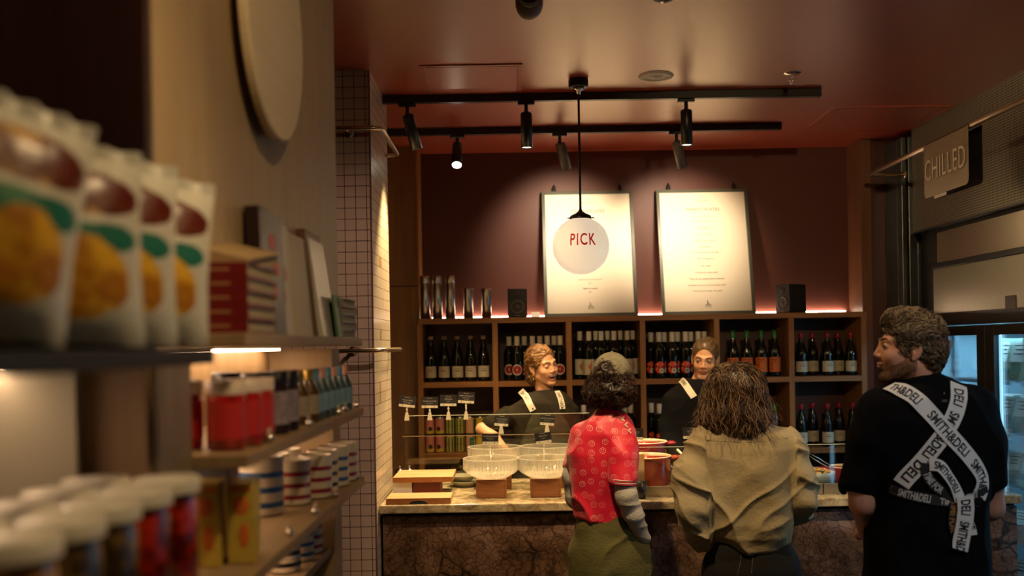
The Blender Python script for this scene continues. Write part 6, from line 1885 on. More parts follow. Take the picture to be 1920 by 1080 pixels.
# straps
bt = [bvh_of(tee)]
M_STRAP = mat('strap_white', (0.86, 0.86, 0.84), 0.7, bump=.2, bscale=300)
M_STRAPD = mat('strap_black', (0.015, 0.015, 0.018), 0.7)
M_SINK = mat('strap_ink', (0.012, 0.012, 0.016), 0.6)
M_SWHITE = mat('strap_white_ink', (0.60, 0.60, 0.58), 0.6)
M_SORANGE = mat('strap_orange_ink', (0.40, 0.20, 0.06), 0.6)
WRD = 'SMITH&DELI'
WS = .056; LH = .032; LW = .178; GAP = .045
o = ribbon('apron_strap', bt, [(1796, 722), (1797, 748), (1788, 780), (1768, 815), (1745, 845), (1722, 872), (1700, 895), (1690, 908)], WS, M_STRAP, root, [(.020, 'DELI', .062, LH), (.105, WRD, LW, LH), (.105 + LW + GAP * .45, 'DELI', .08, LH)], off=.005, tmat=M_SINK, flip=False)
tag(o, 'white strap falling from the right shoulder')
o = ribbon('apron_strap', bt, [(1668, 727), (1695, 735), (1722, 753), (1750, 783), (1778, 815), (1805, 845), (1826, 872), (1838, 895), (1838, 915), (1832, 932)], WS, M_STRAP, root, [(.012, 'TH&DELI', .105, LH), (.012 + .105 + GAP, WRD, LW, LH), (.012 + .105 + GAP * 1.7 + LW, WRD, LW * .92, LH)], off=.0085, tmat=M_SINK)
tag(o, 'white strap falling from the left shoulder')
o = ribbon('waist_tie', bt, [(1668, 915), (1700, 926), (1735, 934), (1770, 940), (1795, 940)], .034, M_STRAPD, root, [(.03, 'SMITH&DELI', .10, .024), (.16, 'TIME', .05, .02)], off=.006, tmat=M_SWHITE)
o = ribbon('waist_tie', bt, [(1795, 940), (1812, 930), (1830, 925), (1846, 916)], .022, M_STRAPD, root, [(.03, 'SMIT', .04, .018)], off=.012, tmat=M_SWHITE)
o = ribbon('bow_loop', bt, [(1741, 870), (1760, 872), (1775, 890), (1788, 912), (1797, 938)], .040, M_STRAP, root, [(.015, WRD, .12, .024)], off=.014, tmat=M_SINK, twist=lambda t: .5 * math.sin(t * 3.1))
o = ribbon('bow_loop', bt, [(1737, 868), (1736, 885), (1745, 902), (1762, 918), (1790, 932)], .034, M_STRAPD, root, [(.03, 'TIME FOR', .08, .022)], off=.010, tmat=M_SWHITE)
o = ribbon('tie_end', bt, [(1803, 928), (1805, 950), (1803, 975), (1798, 1003), (1793, 1031)], .058, M_STRAP, root, [(.012, 'DELI', .052, LH), (.085, 'SMITH&D', .100, LH)], off=.020, tmat=M_SINK)
o = ribbon('tie_end', bt, [(1788, 936), (1786, 955), (1784, 980), (1788, 1000)], .030, M_STRAPD, root, [(.005, 'TIME FOR', .10, .022)], off=.010, tmat=M_SORANGE)
o = ribbon('tie_end', bt, [(1806, 950), (1812, 970), (1820, 992), (1822, 1003)], .030, M_STRAP, root, [(.05, 'GE', .03, .024)], off=.008, tmat=M_SINK)
# print on the tee under the collar, buckle ring
org = Vector((0, 0, EYE)); ray = (px(1770, 748) - org).normalized(); h = bt[0].ray_cast(org, ray)
mb = MB(); Mt = Matrix.Translation(h[0] + Vector((0, -.004, 0)))
for s_, z in (('+', .012), ('100%', -.010), ('PLANT', -.022), ('BASED', -.034)): put_text(mb, s_, .008 if s_ != '+' else .014, Mt @ Matrix.Translation((0, 0, z)), .8)
adopt(mb.build('tee_print', mat('tee_print_grey', (0.30, 0.30, 0.30), .6), fix=False), root)
h = bt[0].ray_cast(org, (px(1676, 918) - org).normalized())
mb = MB().tube([h[0] + Vector((.013 * math.cos(q * math.pi / 8), -.006, .013 * math.sin(q * math.pi / 8))) for q in range(17)], .002, 6)
adopt(mb.build('apron_ring', mat('brass_ring', (0.20, 0.12, 0.05), .4, .8)), root)
# white card edge in his hand
o = MB().box((-.004, -.03, -.004), (.004, .03, .004)).build('white_card', M_WHITE); o.location = px(1621, 998, D + .10)
o.rotation_euler = (R(10), R(-20), R(10)); tag(o, 'small white card edge held in the bearded man\'s hand', 'card')

# ============================================================ customer in the red shirt and worn cap
D = 4.35
px = lambda x, y, d=D: W(x, y, d)
root = thing('person', 'customer in red patterned shirt, grey sleeves and olive trousers, wearing a faded cap', 'person', (px(1135, 900).x, D, 0))
hc = px(1149, 716)
Mh = Matrix.Translation(hc) @ Matrix.Rotation(R(154), 4, 'Z') @ Matrix.Rotation(R(6), 4, 'X')
nb = px(1144, 778)
s = head_sdf(Mh, .95, 'closed', neck_to=nb, neck_r=.052, h=.004); g1 = s.geo()
s = SDF((root.location.x - .35, D - .28, 0), (root.location.x + .38, D + .35, 1.45), .007)
s.stack(rows_px(D, [(785, 1118, 1170, .06), (810, 1092, 1180, .08), (900, 1082, 1178, .09), (1000, 1085, 1195, .10), (1040, 1082, 1200, .11)]), .02)
s.chain([(px(1164, 812, D - .03), .045), (px(1168, 890, D - .14), .030), (px(1186, 955, D - .13), .030), (px(1206, 1010, D - .05), .023)], .02)
hand_chain(s, px(1207, 1018, D - .01), (.1, .35, -1), (1, 0, 0), 1, .9, .4)
wl = px(1100, 960, D + .16)
s.chain([(px(1090, 812, D + .03), .042), (px(1078, 890, D + .05), .036), (px(1076, 930, D + .08), .034), (wl, .026)], .02)
hand_chain(s, wl, (.5, .8, -.2), (0, 0, 1), -1, .9, .6)
legs_simple(s, px(1143, 1080).x, D, .08, .80, .075, .055, .04)
P_, Q_ = join_geo(g1, s.geo())
np_mesh('body', P_, Q_, [SKIN_W, LIPS, STUB, MOUTH], root, fmat=head_slots(Mh, .95, 'closed'))
face_parts(Mh, .95, root, mat('brow_brown', (0, 0, 0)))
# shirt
def shirt_mat():
    m, nt, p = _new('red_printed_jersey')
    tc = nt.nodes.new('ShaderNodeTexCoord')
    sp = nt.nodes.new('ShaderNodeSeparateXYZ'); nt.links.new(tc.outputs['Object'], sp.inputs[0])
    cb = nt.nodes.new('ShaderNodeCombineXYZ'); nt.links.new(sp.outputs['X'], cb.inputs[0]); nt.links.new(sp.outputs['Z'], cb.inputs[1])
    v = nt.nodes.new('ShaderNodeTexVoronoi'); v.voronoi_dimensions = '2D'; v.inputs['Scale'].default_value = 22.0; v.inputs['Randomness'].default_value = 0.62
    nt.links.new(cb.outputs[0], v.inputs['Vector'])
    # outline circle
    def band_(src, a, b):
        g = nt.nodes.new('ShaderNodeMath'); g.operation = 'GREATER_THAN'; g.inputs[1].default_value = a; nt.links.new(src, g.inputs[0])
        l = nt.nodes.new('ShaderNodeMath'); l.operation = 'LESS_THAN'; l.inputs[1].default_value = b; nt.links.new(src, l.inputs[0])
        mm = nt.nodes.new('ShaderNodeMath'); mm.operation = 'MULTIPLY'; nt.links.new(g.outputs[0], mm.inputs[0]); nt.links.new(l.outputs[0], mm.inputs[1]); return mm.outputs[0]
    c1 = band_(v.outputs['Distance'], .245, .290)
    # little heart: |x| shifts the height
    sb = nt.nodes.new('ShaderNodeVectorMath'); sb.operation = 'SUBTRACT'
    sc_ = nt.nodes.new('ShaderNodeVectorMath'); sc_.operation = 'SCALE'; sc_.inputs['Scale'].default_value = 22.0
    nt.links.new(cb.outputs[0], sc_.inputs[0])
    ps = nt.nodes.new('ShaderNodeVectorMath'); ps.operation = 'SCALE'; ps.inputs['Scale'].default_value = 22.0
    nt.links.new(v.outputs['Position'], ps.inputs[0])
    nt.links.new(sc_.outputs[0], sb.inputs[0]); nt.links.new(ps.outputs[0], sb.inputs[1])
    s2 = nt.nodes.new('ShaderNodeSeparateXYZ'); nt.links.new(sb.outputs[0], s2.inputs[0])
    ab = nt.nodes.new('ShaderNodeMath'); ab.operation = 'ABSOLUTE'; nt.links.new(s2.outputs['X'], ab.inputs[0])
    yy = nt.nodes.new('ShaderNodeMath'); yy.operation = 'MULTIPLY_ADD'; yy.inputs[1].default_value = -.7; nt.links.new(ab.outputs[0], yy.inputs[0]); nt.links.new(s2.outputs['Y'], yy.inputs[2])
    c2v = nt.nodes.new('ShaderNodeCombineXYZ'); nt.links.new(s2.outputs['X'], c2v.inputs[0]); nt.links.new(yy.outputs[0], c2v.inputs[1])
    ln = nt.nodes.new('ShaderNodeVectorMath'); ln.operation = 'LENGTH'; nt.links.new(c2v.outputs[0], ln.inputs[0])
    c2 = band_(ln.outputs['Value'], .095, .138)
    su = nt.nodes.new('ShaderNodeMath'); su.operation = 'MAXIMUM'; nt.links.new(c1, su.inputs[0]); nt.links.new(c2, su.inputs[1])
    n = nt.nodes.new('ShaderNodeTexNoise'); n.inputs['Scale'].default_value = 9; nt.links.new(tc.outputs['Object'], n.inputs['Vector'])
    fd = nt.nodes.new('ShaderNodeMapRange'); fd.inputs[1].default_value = .35; fd.inputs[2].default_value = .62; fd.inputs[3].default_value = .15; fd.inputs[4].default_value = .85
    nt.links.new(n.outputs['Fac'], fd.inputs[0])
    ml = nt.nodes.new('ShaderNodeMath'); ml.operation = 'MULTIPLY'; nt.links.new(su.outputs[0], ml.inputs[0]); nt.links.new(fd.outputs[0], ml.inputs[1])
    mx = nt.nodes.new('ShaderNodeMix'); mx.data_type = 'RGBA'; nt.links.new(ml.outputs[0], mx.inputs[0])
    mx.inputs[6].default_value = (0.60, 0.005, 0.036, 1); mx.inputs[7].default_value = (0.85, 0.38, 0.36, 1)
    nt.links.new(mx.outputs[2], p.inputs['Base Color'])
    p.inputs['Roughness'].default_value = 0.5
    p.inputs['Sheen Weight'].default_value = 0.15
    b = nt.nodes.new('ShaderNodeBump'); b.inputs['Strength'].default_value = .15; b.inputs['Distance'].default_value = .004
    n2 = nt.nodes.new('ShaderNodeTexNoise'); n2.inputs['Scale'].default_value = 40; nt.links.new(tc.outputs['Object'], n2.inputs['Vector']); nt.links.new(n2.outputs['Fac'], b.inputs['Height']); nt.links.new(b.outputs[0], p.inputs['Normal'])
    return m
m_sh = shirt_mat()
s = SDF((root.location.x - .32, D - .30, .85), (root.location.x + .36, D + .32, 1.50), .0055)
s.stack(rows_px(D, [(768, 1122, 1168, .060), (776, 1112, 1176, .070), (790, 1096, 1186, .090), (812, 1080, 1193, .112), (850, 1067, 1184, .122), (900, 1068, 1172, .118), (940, 1074, 1172, .115), (975, 1080, 1184, .118), (1000, 1080, 1190, .12)]), .02)
s.chain([(px(1162, 812, D - .03), .070), (px(1166, 860, D - .10), .064), (px(1168, 905, D - .145), .056)], .012)
s.chain([(px(1092, 815, D + .04), .058), (px(1080, 868, D + .08), .050)], .03)
a = px(1169, 903, D - .145)
s.op(lambda x, y, z: np.maximum(np.maximum(z - a.z - .12 * (x - a.x), a.x - .062 - x), np.maximum(y - D + .112, a.z - .075 - z)), a + Vector((0, -.05, -.06)), .11, .003, '-')
c0 = px(1135, 976)
s.op(lambda x, y, z: (z - c0.z) + (x - c0.x) * .20, c0 + Vector((0, 0, -.1)), .30, .004, '-')
P_, Q_ = s.geo()
shirt = np_mesh('red_shirt', P_, Q_, [m_sh], root, disp=folds(.015, 7.5, 7.5, 3.0, 21, .003, 26, .55, 2.5))
def sleeve_band(c, rad, tilt, m_, name, h=.010):
    mb = MB()
    for k, mm in enumerate(m_): mb.use(mm).lathe([(rad, k * h), (rad + .003, k * h + .001), (rad + .003, k * h + h - .001), (rad, k * h + h)], 32, Matrix.Translation(c) @ tilt)
    return adopt(mb.build(name), root)
m_wt = mat('white_trim', (0.66, 0.50, 0.46), .7); m_pk = mat('crimson_trim', (0.45, 0.01, 0.03), .7)
sleeve_band(px(1169, 908, D - .145), .053, Matrix.Rotation(R(4), 4, 'Y'), [m_pk, m_wt, m_pk, m_wt], 'sleeve_trim', .006)
mb = MB().use(mat('collar_pink', (0.66, 0.20, 0.20), .7)).tube([(nb.x + .056 * math.cos(q * math.pi / 12), D + .004 + .058 * math.sin(q * math.pi / 12), px(1145, 767).z + .010 * math.cos(q * math.pi / 12) - .004 * math.sin(q * math.pi / 12)) for q in range(25)], .006, 8)
adopt(mb.build('collar'), root)
# white chevrons on the right shoulder
mb = MB(); bs = bvh_of(shirt)
for k, (xx, yy) in enumerate(((1166, 786), (1172, 797), (1178, 808))):
    c = bs.ray_cast(org, (px(xx, yy) - org).normalized())
    if c[0] is not None:
        for sg in (-1, 1):
            M_ = Matrix.Translation(c[0] + c[1] * .002) @ c[1].to_track_quat('Z', 'Y').to_matrix().to_4x4() @ Matrix.Rotation(R(45 * sg), 4, 'Z')
            mb.box((-.001 - .003, -.003, 0), (.015, .003, .001), M_)
adopt(mb.build('shoulder_chevrons', m_wt), root)
# grey undershirt sleeves
m_gr = cloth('heather_grey', (0.46, 0.43, 0.40), .9, .3, 120, .10, 60)
s = SDF((root.location.x - .30, D - .28, .75), (root.location.x + .36, D + .33, 1.35), .0055)
s.chain([(px(1168, 903, D - .145), .040), (px(1174, 928, D - .15), .045), (px(1187, 962, D - .13), .041), (px(1206, 1008, D - .06), .030)], .02)
s.chain([(px(1080, 850, D + .06), .040), (px(1073, 895, D + .06), .040), (px(1078, 935, D + .08), .036), (px(1098, 957, D + .15), .030)], .02)
P_, Q_ = s.geo()
np_mesh('grey_sleeves', P_, Q_, [m_gr], root, disp=folds(.006, 7, 7, 20, 31, .001, 50, .9))
# trousers
m_ol = cloth('olive_canvas', (0.105, 0.095, 0.036), .85, .3, 100, .15, 7)
s = SDF((root.location.x - .32, D - .28, 0), (root.location.x + .34, D + .30, 1.04), .007)
s.stack(rows_px(D, [(955, 1092, 1184, .105), (985, 1080, 1196, .125), (1020, 1074, 1208, .14), (1060, 1071, 1214, .145), (1100, 1070, 1216, .14)]), .03)
legs_simple(s, px(1143, 1080).x, D, .085, .78, .098, .085, .075, .02)
s.cone(px(1196, 1000, D - .05), .04, px(1203, 1060, D - .04), .04, .03)
P_, Q_ = s.geo()
np_mesh('olive_trousers', P_, Q_, [m_ol], root, disp=folds(.011, 10, 10, 4.5, 41, .003, 24, -.8, 3.0))
shoes(root, px(1143, 1080).x, D, .08, R(-20), M_WHITE)
# cap
s = SDF((hc.x - .16, hc.y - .20, hc.z - .06), (hc.x + .16, hc.y + .20, hc.z + .17), .003); s.frame(Mh, .95)
s.ell((0, .018, .032), (.090, .106, .104), .004)
s.ell((0, .018, .030), (.085, .101, .098), .002, '-')
s.op(lambda x, y, z: (z - .030) + (y * .10), (0, 0, -.07), .20, .002, '-')
s.ell((0, .125, .044), (.042, .06, .042), .003, '-')
P_, Q_ = s.geo()
m_cap = cloth('faded_grey_denim', (0.20, 0.185, 0.135), .9, .5, 160, .5, 34)
cap = np_mesh('cap', P_, Q_, [m_cap], root)
Mc = Mh @ Matrix.Scale(.95, 4)
mb = MB()
vs = []; fs = []
for i in range(13):
    a = R(-62 + 124 * i / 12)
    vs += [(.088 * math.sin(a), .018 - .103 * math.cos(a), .044), (.080 * math.sin(a), -.085 - .095 * math.cos(a), .030 - .012 * abs(math.sin(a)) * 1.5), (.080 * math.sin(a), -.085 - .095 * math.cos(a), .026 - .012 * abs(math.sin(a)) * 1.5), (.088 * math.sin(a), .018 - .103 * math.cos(a), .040)]
for i in range(12):
    for q in range(4): fs.append((4 * i + q, 4 * i + (q + 1) % 4, 4 * i + 4 + (q + 1) % 4, 4 * i + 4 + q))
ob = adopt(mb.raw(vs, fs, True, Mc).build('cap_brim', m_cap), root)
adopt(MB().ball((0, .018, .137), (.007, .007, .004), 12, Mc, 6).build('cap_button', m_cap), root)
adopt(MB().tube([Mc @ Vector((.046 * math.sin(R(a)), .018 + .108 * math.cos(R(a * .45)), .033)) for a in range(-60, 61, 12)], .006, 6).build('cap_strap', m_cap), root)
mb = MB()
for a, z in ((-50, .085), (50, .085), (-110, .08), (12, .10)):
    mb.ball((.072 * math.sin(R(a)), .018 + .088 * math.cos(R(a)), z), (.003, .003, .003), 8, Mc, 6)
adopt(mb.build('cap_eyelets', M_INK), root)
# curly hair
s = SDF((hc.x - .18, hc.y - .22, hc.z - .16), (hc.x + .18, hc.y + .18, hc.z + .12), .004)
s.frame(Matrix.Translation(hc) @ Matrix.Rotation(R(156), 4, 'Z'), 1.0)
s.ell((0, .045, -.042), (.108, .080, .062), .02)
s.ell((0, .02, .01), (.088, .085, .05), .02)
s.ell((0, .078, .042), (.044, .036, .044), .01)
s.ell((0, -.10, -.04), (.075, .06, .12), .01, '-')
P_, Q_ = s.geo()
ch = [mat('curl_black', (0.012, 0.006, 0.005), .5), mat('curl_brown', (0.045, 0.018, 0.010), .5), mat('curl_warm', (0.10, 0.040, 0.016), .5)]
hair = np_mesh('hair', P_, Q_, [ch[0]], root, disp=lambda P, N: (ridged(P * 48, 6) - .3) * .016)
strands('curls', hair, 1500, 14, .0045, lambda p, n: Vector((math.sin(p.z * 90 + p.x * 50), math.cos(p.x * 80), math.sin(p.x * 60 + p.y * 70) - .5)), .0010, ch, root, out=.008, coil=.0060, coilf=1.1, seed=12)

# ============================================================ customer in the khaki jacket
D = 4.30
px = lambda x, y, d=D: W(x, y, d)
root = thing('person', 'long wavy haired customer in khaki jacket seen from behind, hands in pockets', 'person', (px(1400, 900).x, D, 0))
hc = px(1377, 738)
Mh = Matrix.Translation(hc) @ Matrix.Rotation(R(176), 4, 'Z') @ Matrix.Rotation(R(6), 4, 'X')
nb = px(1372, 800)
g1 = head_sdf(Mh, .95, 'closed', neck_to=nb, neck_r=.05, h=.004).geo()
s = SDF((root.location.x - .40, D - .30, 0), (root.location.x + .40, D + .35, 1.42), .007)
s.stack(rows_px(D, [(800, 1350, 1410, .06), (830, 1325, 1460, .09), (900, 1335, 1465, .10), (1000, 1340, 1470, .11), (1060, 1335, 1480, .115)]), .02)
wl, wr = px(1352, 1018, D + .10), px(1470, 975, D + .17)
s.chain([(px(1320, 840), .045), (px(1300, 925, D - .05), .038), (wl, .026)], .02)
s.chain([(px(1470, 835), .045), (px(1492, 925, D - .03), .038), (wr, .026)], .02)
hand_chain(s, wl, (.3, .4, -.85), (-1, 0, 0), -1, .9, .4)
hand_chain(s, wr, (-.3, .4, -.85), (1, 0, 0), 1, .9, .4)
legs_simple(s, px(1408, 1080).x, D, .085, .74, .078, .058, .042)
P_, Q_ = join_geo(g1, s.geo())
np_mesh('body', P_, Q_, [SKIN_W, LIPS, STUB, MOUTH], root, fmat=head_slots(Mh, .95, 'closed'))
face_parts(Mh, .95, root, mat('brow_brown', (0, 0, 0)))
m_kh = cloth('khaki_cotton', (0.265, 0.215, 0.128), .82, .25, 70, .10, 5)
s = SDF((root.location.x - .42, D - .32, .72), (root.location.x + .42, D + .36, 1.50), .0055)
s.stack(rows_px(D, [(790, 1330, 1424, .075), (800, 1312, 1450, .098), (815, 1298, 1478, .120), (840, 1296, 1488, .138), (880, 1304, 1486, .148), (930, 1314, 1482, .155), (975, 1322, 1482, .158), (1000, 1330, 1484, .152), (1014, 1342, 1482, .138), (1024, 1348, 1474, .130)]), .02)
s.chain([(px(1318, 845), .078), (px(1300, 900, D - .03), .082), (px(1300, 950, D - .05), .084), (px(1318, 990, D - .02), .066), (px(1340, 1012, D + .04), .042)], .022)
s.chain([(px(1474, 838), .078), (px(1488, 890, D - .02), .080), (px(1492, 930, D - .02), .078), (px(1480, 955, D + .06), .062), (px(1464, 975, D + .15), .042)], .022)
def jd(P, N):
    d = folds(.019, 6.5, 6.5, 3.0, 52, .003, 30, .7, 3.0)(P, N)
    d2 = folds(.014, 9, 9, 5, 57, 0, 30, -1.1, 3.0)(P, N)
    x = P[:, 0] - root.location.x; z = P[:, 2]
    low = np.clip((1.22 - z) / .3, 0, 1)
    arm = np.abs(x + .0) > .19
    d = d * (0.35 + .9 * low) + d2 * (.3 + .7 * low)
    d = d + np.where(arm, (ridged(np.stack([x * 5, P[:, 1] * 5, z * 17 + x * 8], 1), 60) ** 3 - .3) * .022, 0)
    return d
P_, Q_ = s.geo()
jk = np_mesh('khaki_jacket', P_, Q_, [m_kh], root, disp=jd)
# collar, yoke seam, centre seam, cuffs, hem
ctr = px(1373, 785, D)
mb = MB(); vs = []; fs = []
for i in range(25):
    a = R(-150 + 300 * i / 24) ; c_, s_ = math.sin(a), -math.cos(a)
    z0 = ctr.z - .020 - .0 * abs(c_); z1 = ctr.z + .036 - .014 * abs(c_)
    for r_, z in ((.082, z0 - .004), (.072, z1), (.067, z1 + .002), (.072, z0 + .004)):
        vs.append((ctr.x + r_ * 1.12 * c_, D + r_ * 1.0 * s_, z))
for i in range(24):
    for q in range(4): fs.append((4 * i + q, 4 * i + (q + 1) % 4, 4 * i + 4 + (q + 1) % 4, 4 * i + 4 + q))
adopt(mb.raw(vs, fs, True).build('collar', m_kh), root)
bj = [bvh_of(jk)]
m_seam = mat('seam_shadow', (0.10, 0.075, 0.035), .9)
ribbon('yoke_seam', bj, [(1300, 818), (1330, 826), (1375, 829), (1420, 829), (1478, 822)], .0025, m_seam, root, off=.0006, thick=.0008)
ribbon('centre_seam', bj, [(1388, 800), (1389, 814), (1389, 829)], .0025, m_seam, root, off=.0006, thick=.0008)
adopt(MB().tube([px(1335 + 8 * k, 789 - .02 * (k - 5) ** 2, D - .078 + .002 * (k - 5) ** 2) for k in range(11)], .0035, 6).build('collar_edge', M_INK), root)
mb = MB().lathe([(.034, 0), (.037, .003), (.038, .04), (.034, .043)], 24, Matrix.Translation(px(1345, 1024, D + .05)) @ Matrix.Rotation(R(-35), 4, 'Y'))
adopt(mb.build('cuff', m_kh), root)
# trousers
s = SDF((root.location.x - .30, D - .26, 0), (root.location.x + .34, D + .28, .96), .008)
s.stack(rows_px(D, [(1000, 1342, 1470, .12), (1030, 1330, 1482, .13), (1060, 1322, 1492, .14), (1090, 1318, 1496, .14)]), .03)
legs_simple(s, px(1408, 1080).x, D, .095, .72, .108, .085, .075, .02)
P_, Q_ = s.geo()
bt_ = np_mesh('black_jeans', P_, Q_, [cloth('black_denim', (0.012, 0.011, 0.011), .85)], root, disp=folds(.012, 8, 8, 4, 61))
bj2 = [bvh_of(bt_)]
ribbon('jeans_seam', bj2, [(1409, 1028), (1411, 1050), (1409, 1075)], .0014, mat('pale_stitch', (.16, .13, .09), .8), root, off=.001)
ribbon('jeans_seam', bj2, [(1392, 1028), (1388, 1055), (1382, 1078)], .0014, mat('pale_stitch', (0, 0, 0)), root, off=.001)
shoes(root, px(1408, 1080).x, D, .085, 0, M_BLACK)
# long hair
s = SDF((hc.x - .20, hc.y - .20, hc.z - .24), (hc.x + .22, hc.y + .20, hc.z + .17), .004)
def hr(py, L, Rr, ry, cy=0.0): 
    a, b = W(L, py, D), W(Rr, py, D); return ((a.z + b.z) / 2, (a.x + b.x) / 2, D - .01 + cy, (b.x - a.x) / 2, ry)
s.stack([hr(683, 1366, 1392, .03), hr(687, 1352, 1403, .058), (hr(697, 1338, 1417, .085)), hr(712, 1330, 1426, .102), hr(735, 1324, 1431, .112), hr(760, 1320, 1436, .115), hr(785, 1316, 1440, .118), hr(806, 1326, 1434, .112), hr(815, 1345, 1400, .10)], .02, 2.1)
s.ell((hc.x, hc.y + .13, hc.z - .06), (.07, .06, .16), .02, '-')
P_, Q_ = s.geo()
lh = [mat('long_dark', (0.014, 0.008, 0.005), .4), mat('long_brown', (0.045, 0.024, 0.012), .4), mat('long_bronze', (0.22, 0.135, 0.06), .35), mat('long_copper', (0.12, 0.048, 0.018), .4)]
hair = np_mesh('hair', P_, Q_, [lh[0]], root, disp=lambda P, N: (ridged(P * np.array([26, 26, 9]), 16) - .4) * .018 * np.clip((hc.z + .13 - P[:, 2]) / .08, .2, 1))
strands('hair_strand', hair, 2600, 20, .0095, lambda p, n: Vector(((p.x - hc.x) * 2.0 + .35 * math.sin(p.z * 55 + p.x * 40), (p.y - hc.y) * 1.5, -1 if p.z < hc.z + .09 else -.4)), .0012, [lh[0], lh[0], lh[1], lh[2], lh[3]], root, out=.009, coil=.0065, coilf=.75, seed=22)
strands('loose_strand', hair, 420, 15, .010, lambda p, n: Vector((0.25 * (1 if p.x > hc.x else -1), -.25, -1)), .0008, [lh[2], lh[3]], root, out=.012, coil=.007, coilf=.8, seed=25, free=.9, keep=lambda V: V[:, 2] < hc.z + .02)

# ============================================================ laughing staff member
D = 5.95
px = lambda x, y, d=D: W(x, y, d)
root = thing('person', 'laughing auburn-haired staff woman in dark tee and grey-green apron behind the counter', 'person', (px(1020, 800).x, D, 0))
hc = px(1018, 687, D - .02)
SCH = .98
Mh = Matrix.Translation(hc) @ Matrix.Rotation(R(-13), 4, 'Y') @ Matrix.Rotation(R(36), 4, 'Z') @ Matrix.Rotation(R(10), 4, 'X')
nb = px(1022, 738, D + .01)
s = head_sdf(Mh, SCH, 'open', nose=.95, cheeks=.7, lids=True, neck_to=nb, neck_r=.052, h=.0026); g1 = s.geo()
s = SDF((root.location.x - .48, D - .30, 0), (root.location.x + .38, D + .28, 1.48), .0065)
s.stack(rows_px(D, [(737, 1003, 1045, .055), (748, 985, 1060, .07), (770, 972, 1068, .09), (830, 968, 1070, .10), (900, 966, 1072, .11)]), .02)
el = px(905, 806, D - .04); wl = px(948, 846, D - .14)
s.chain([(px(966, 784), .036), (px(930, 796, D - .01), .036), (el, .040), (px(925, 822, D - .10), .038), (wl, .027)], .02)
hand_chain(s, wl, (.8, -.35, -.35), (0, 0, 1), 1, .95, .8)
er = px(1080, 835, D - .02); wr = px(1050, 862, D - .16)
s.chain([(px(1064, 776), .042), (px(1074, 804), .038), (er, .038), (wr, .026)], .02)
hand_chain(s, wr, (-.8, -.35, -.3), (0, 0, 1), -1, .95, .8)
legs_simple(s, root.location.x, D, .085, .82, .08, .06, .042)
P_, Q_ = join_geo(g1, s.geo())
np_mesh('body', P_, Q_, [SKIN_W, mat('lips_bright', (0.52, 0.19, 0.13), 0.4), STUB, MOUTH], root, fmat=head_slots(Mh, SCH, 'open'))
face_parts(Mh, SCH, root, mat('brow_auburn', (0.20, 0.09, 0.035), .7), open_eyes=False, smile=True)
m_st = cloth('washed_black', (0.020, 0.016, 0.010), .85, .2, 60, .2)
s = SDF((root.location.x - .48, D - .30, .80), (root.location.x + .36, D + .28, 1.48), .006)
s.stack(rows_px(D, [(732, 1002, 1048, .060), (737, 992, 1056, .070), (744, 981, 1066, .086), (756, 968, 1075, .104), (780, 960, 1078, .116), (830, 960, 1078, .120), (880, 958, 1078, .13), (900, 958, 1078, .13)]), .015)
s.chain([(px(972, 775), .060), (px(944, 786), .058), (px(920, 798, D - .02), .054)], .03)
s.chain([(px(1066, 775), .058), (px(1074, 798), .054), (px(1080, 820), .050)], .03)
P_, Q_ = s.geo()
te = np_mesh('dark_tee', P_, Q_, [m_st], root, disp=folds(.012, 8, 8, 5, 71, .002, 26, .4))
adopt(MB().tube([(nb.x + .058 * math.cos(q * math.pi / 12), D + .054 * math.sin(q * math.pi / 12), nb.z + .022 + .012 * math.sin(q * math.pi / 12) - .004) for q in range(25)], .006, 8).build('collar', m_st), root)
m_ap = cloth('apron_olive_grey', (0.042, 0.037, 0.022), .85, .3, 80, .15)
s = SDF((root.location.x - .25, D - .30, .35), (root.location.x + .25, D + .05, 1.30), .006)
s.stack(rows_px(D, [(772, 988, 1060, .142), (790, 976, 1072, .146), (830, 966, 1080, .150), (900, 962, 1080, .155), (1000, 962, 1082, .155)]), .012)
s.op(lambda x, y, z: (y - (D - .055)), (root.location.x, D, .9), .6, .004, 'x')
P_, Q_ = s.geo()
ap = np_mesh('apron', P_, Q_, [m_ap], root, disp=folds(.006, 8, 8, 4, 75))
bb = [bvh_of(te), bvh_of(ap)]
M_STR2 = mat('strap_cream', (0.62, 0.57, 0.45), .7)
for i, pth in enumerate(([(976, 732), (986, 744), (993, 757), (1000, 770)], [(1044, 734), (1049, 744), (1053, 757), (1054, 767)])):
    o = ribbon('apron_strap', bb, pth, .040 - .006 * i, M_STR2, root, [(.012, 'SMITH&D', .10, .020)], off=.006, tmat=mat('strap_taupe_ink', (.20, .17, .13), .6))
for c in ((999, 765), (1054, 763)):
    h = bb[0].ray_cast(org, (px(*c) - org).normalized())
    if h[0]: adopt(MB().ball(h[0] + Vector((0, -.016, -.004)), (.006, .003, .006), 12, rings=6).build('button', M_INK), root)
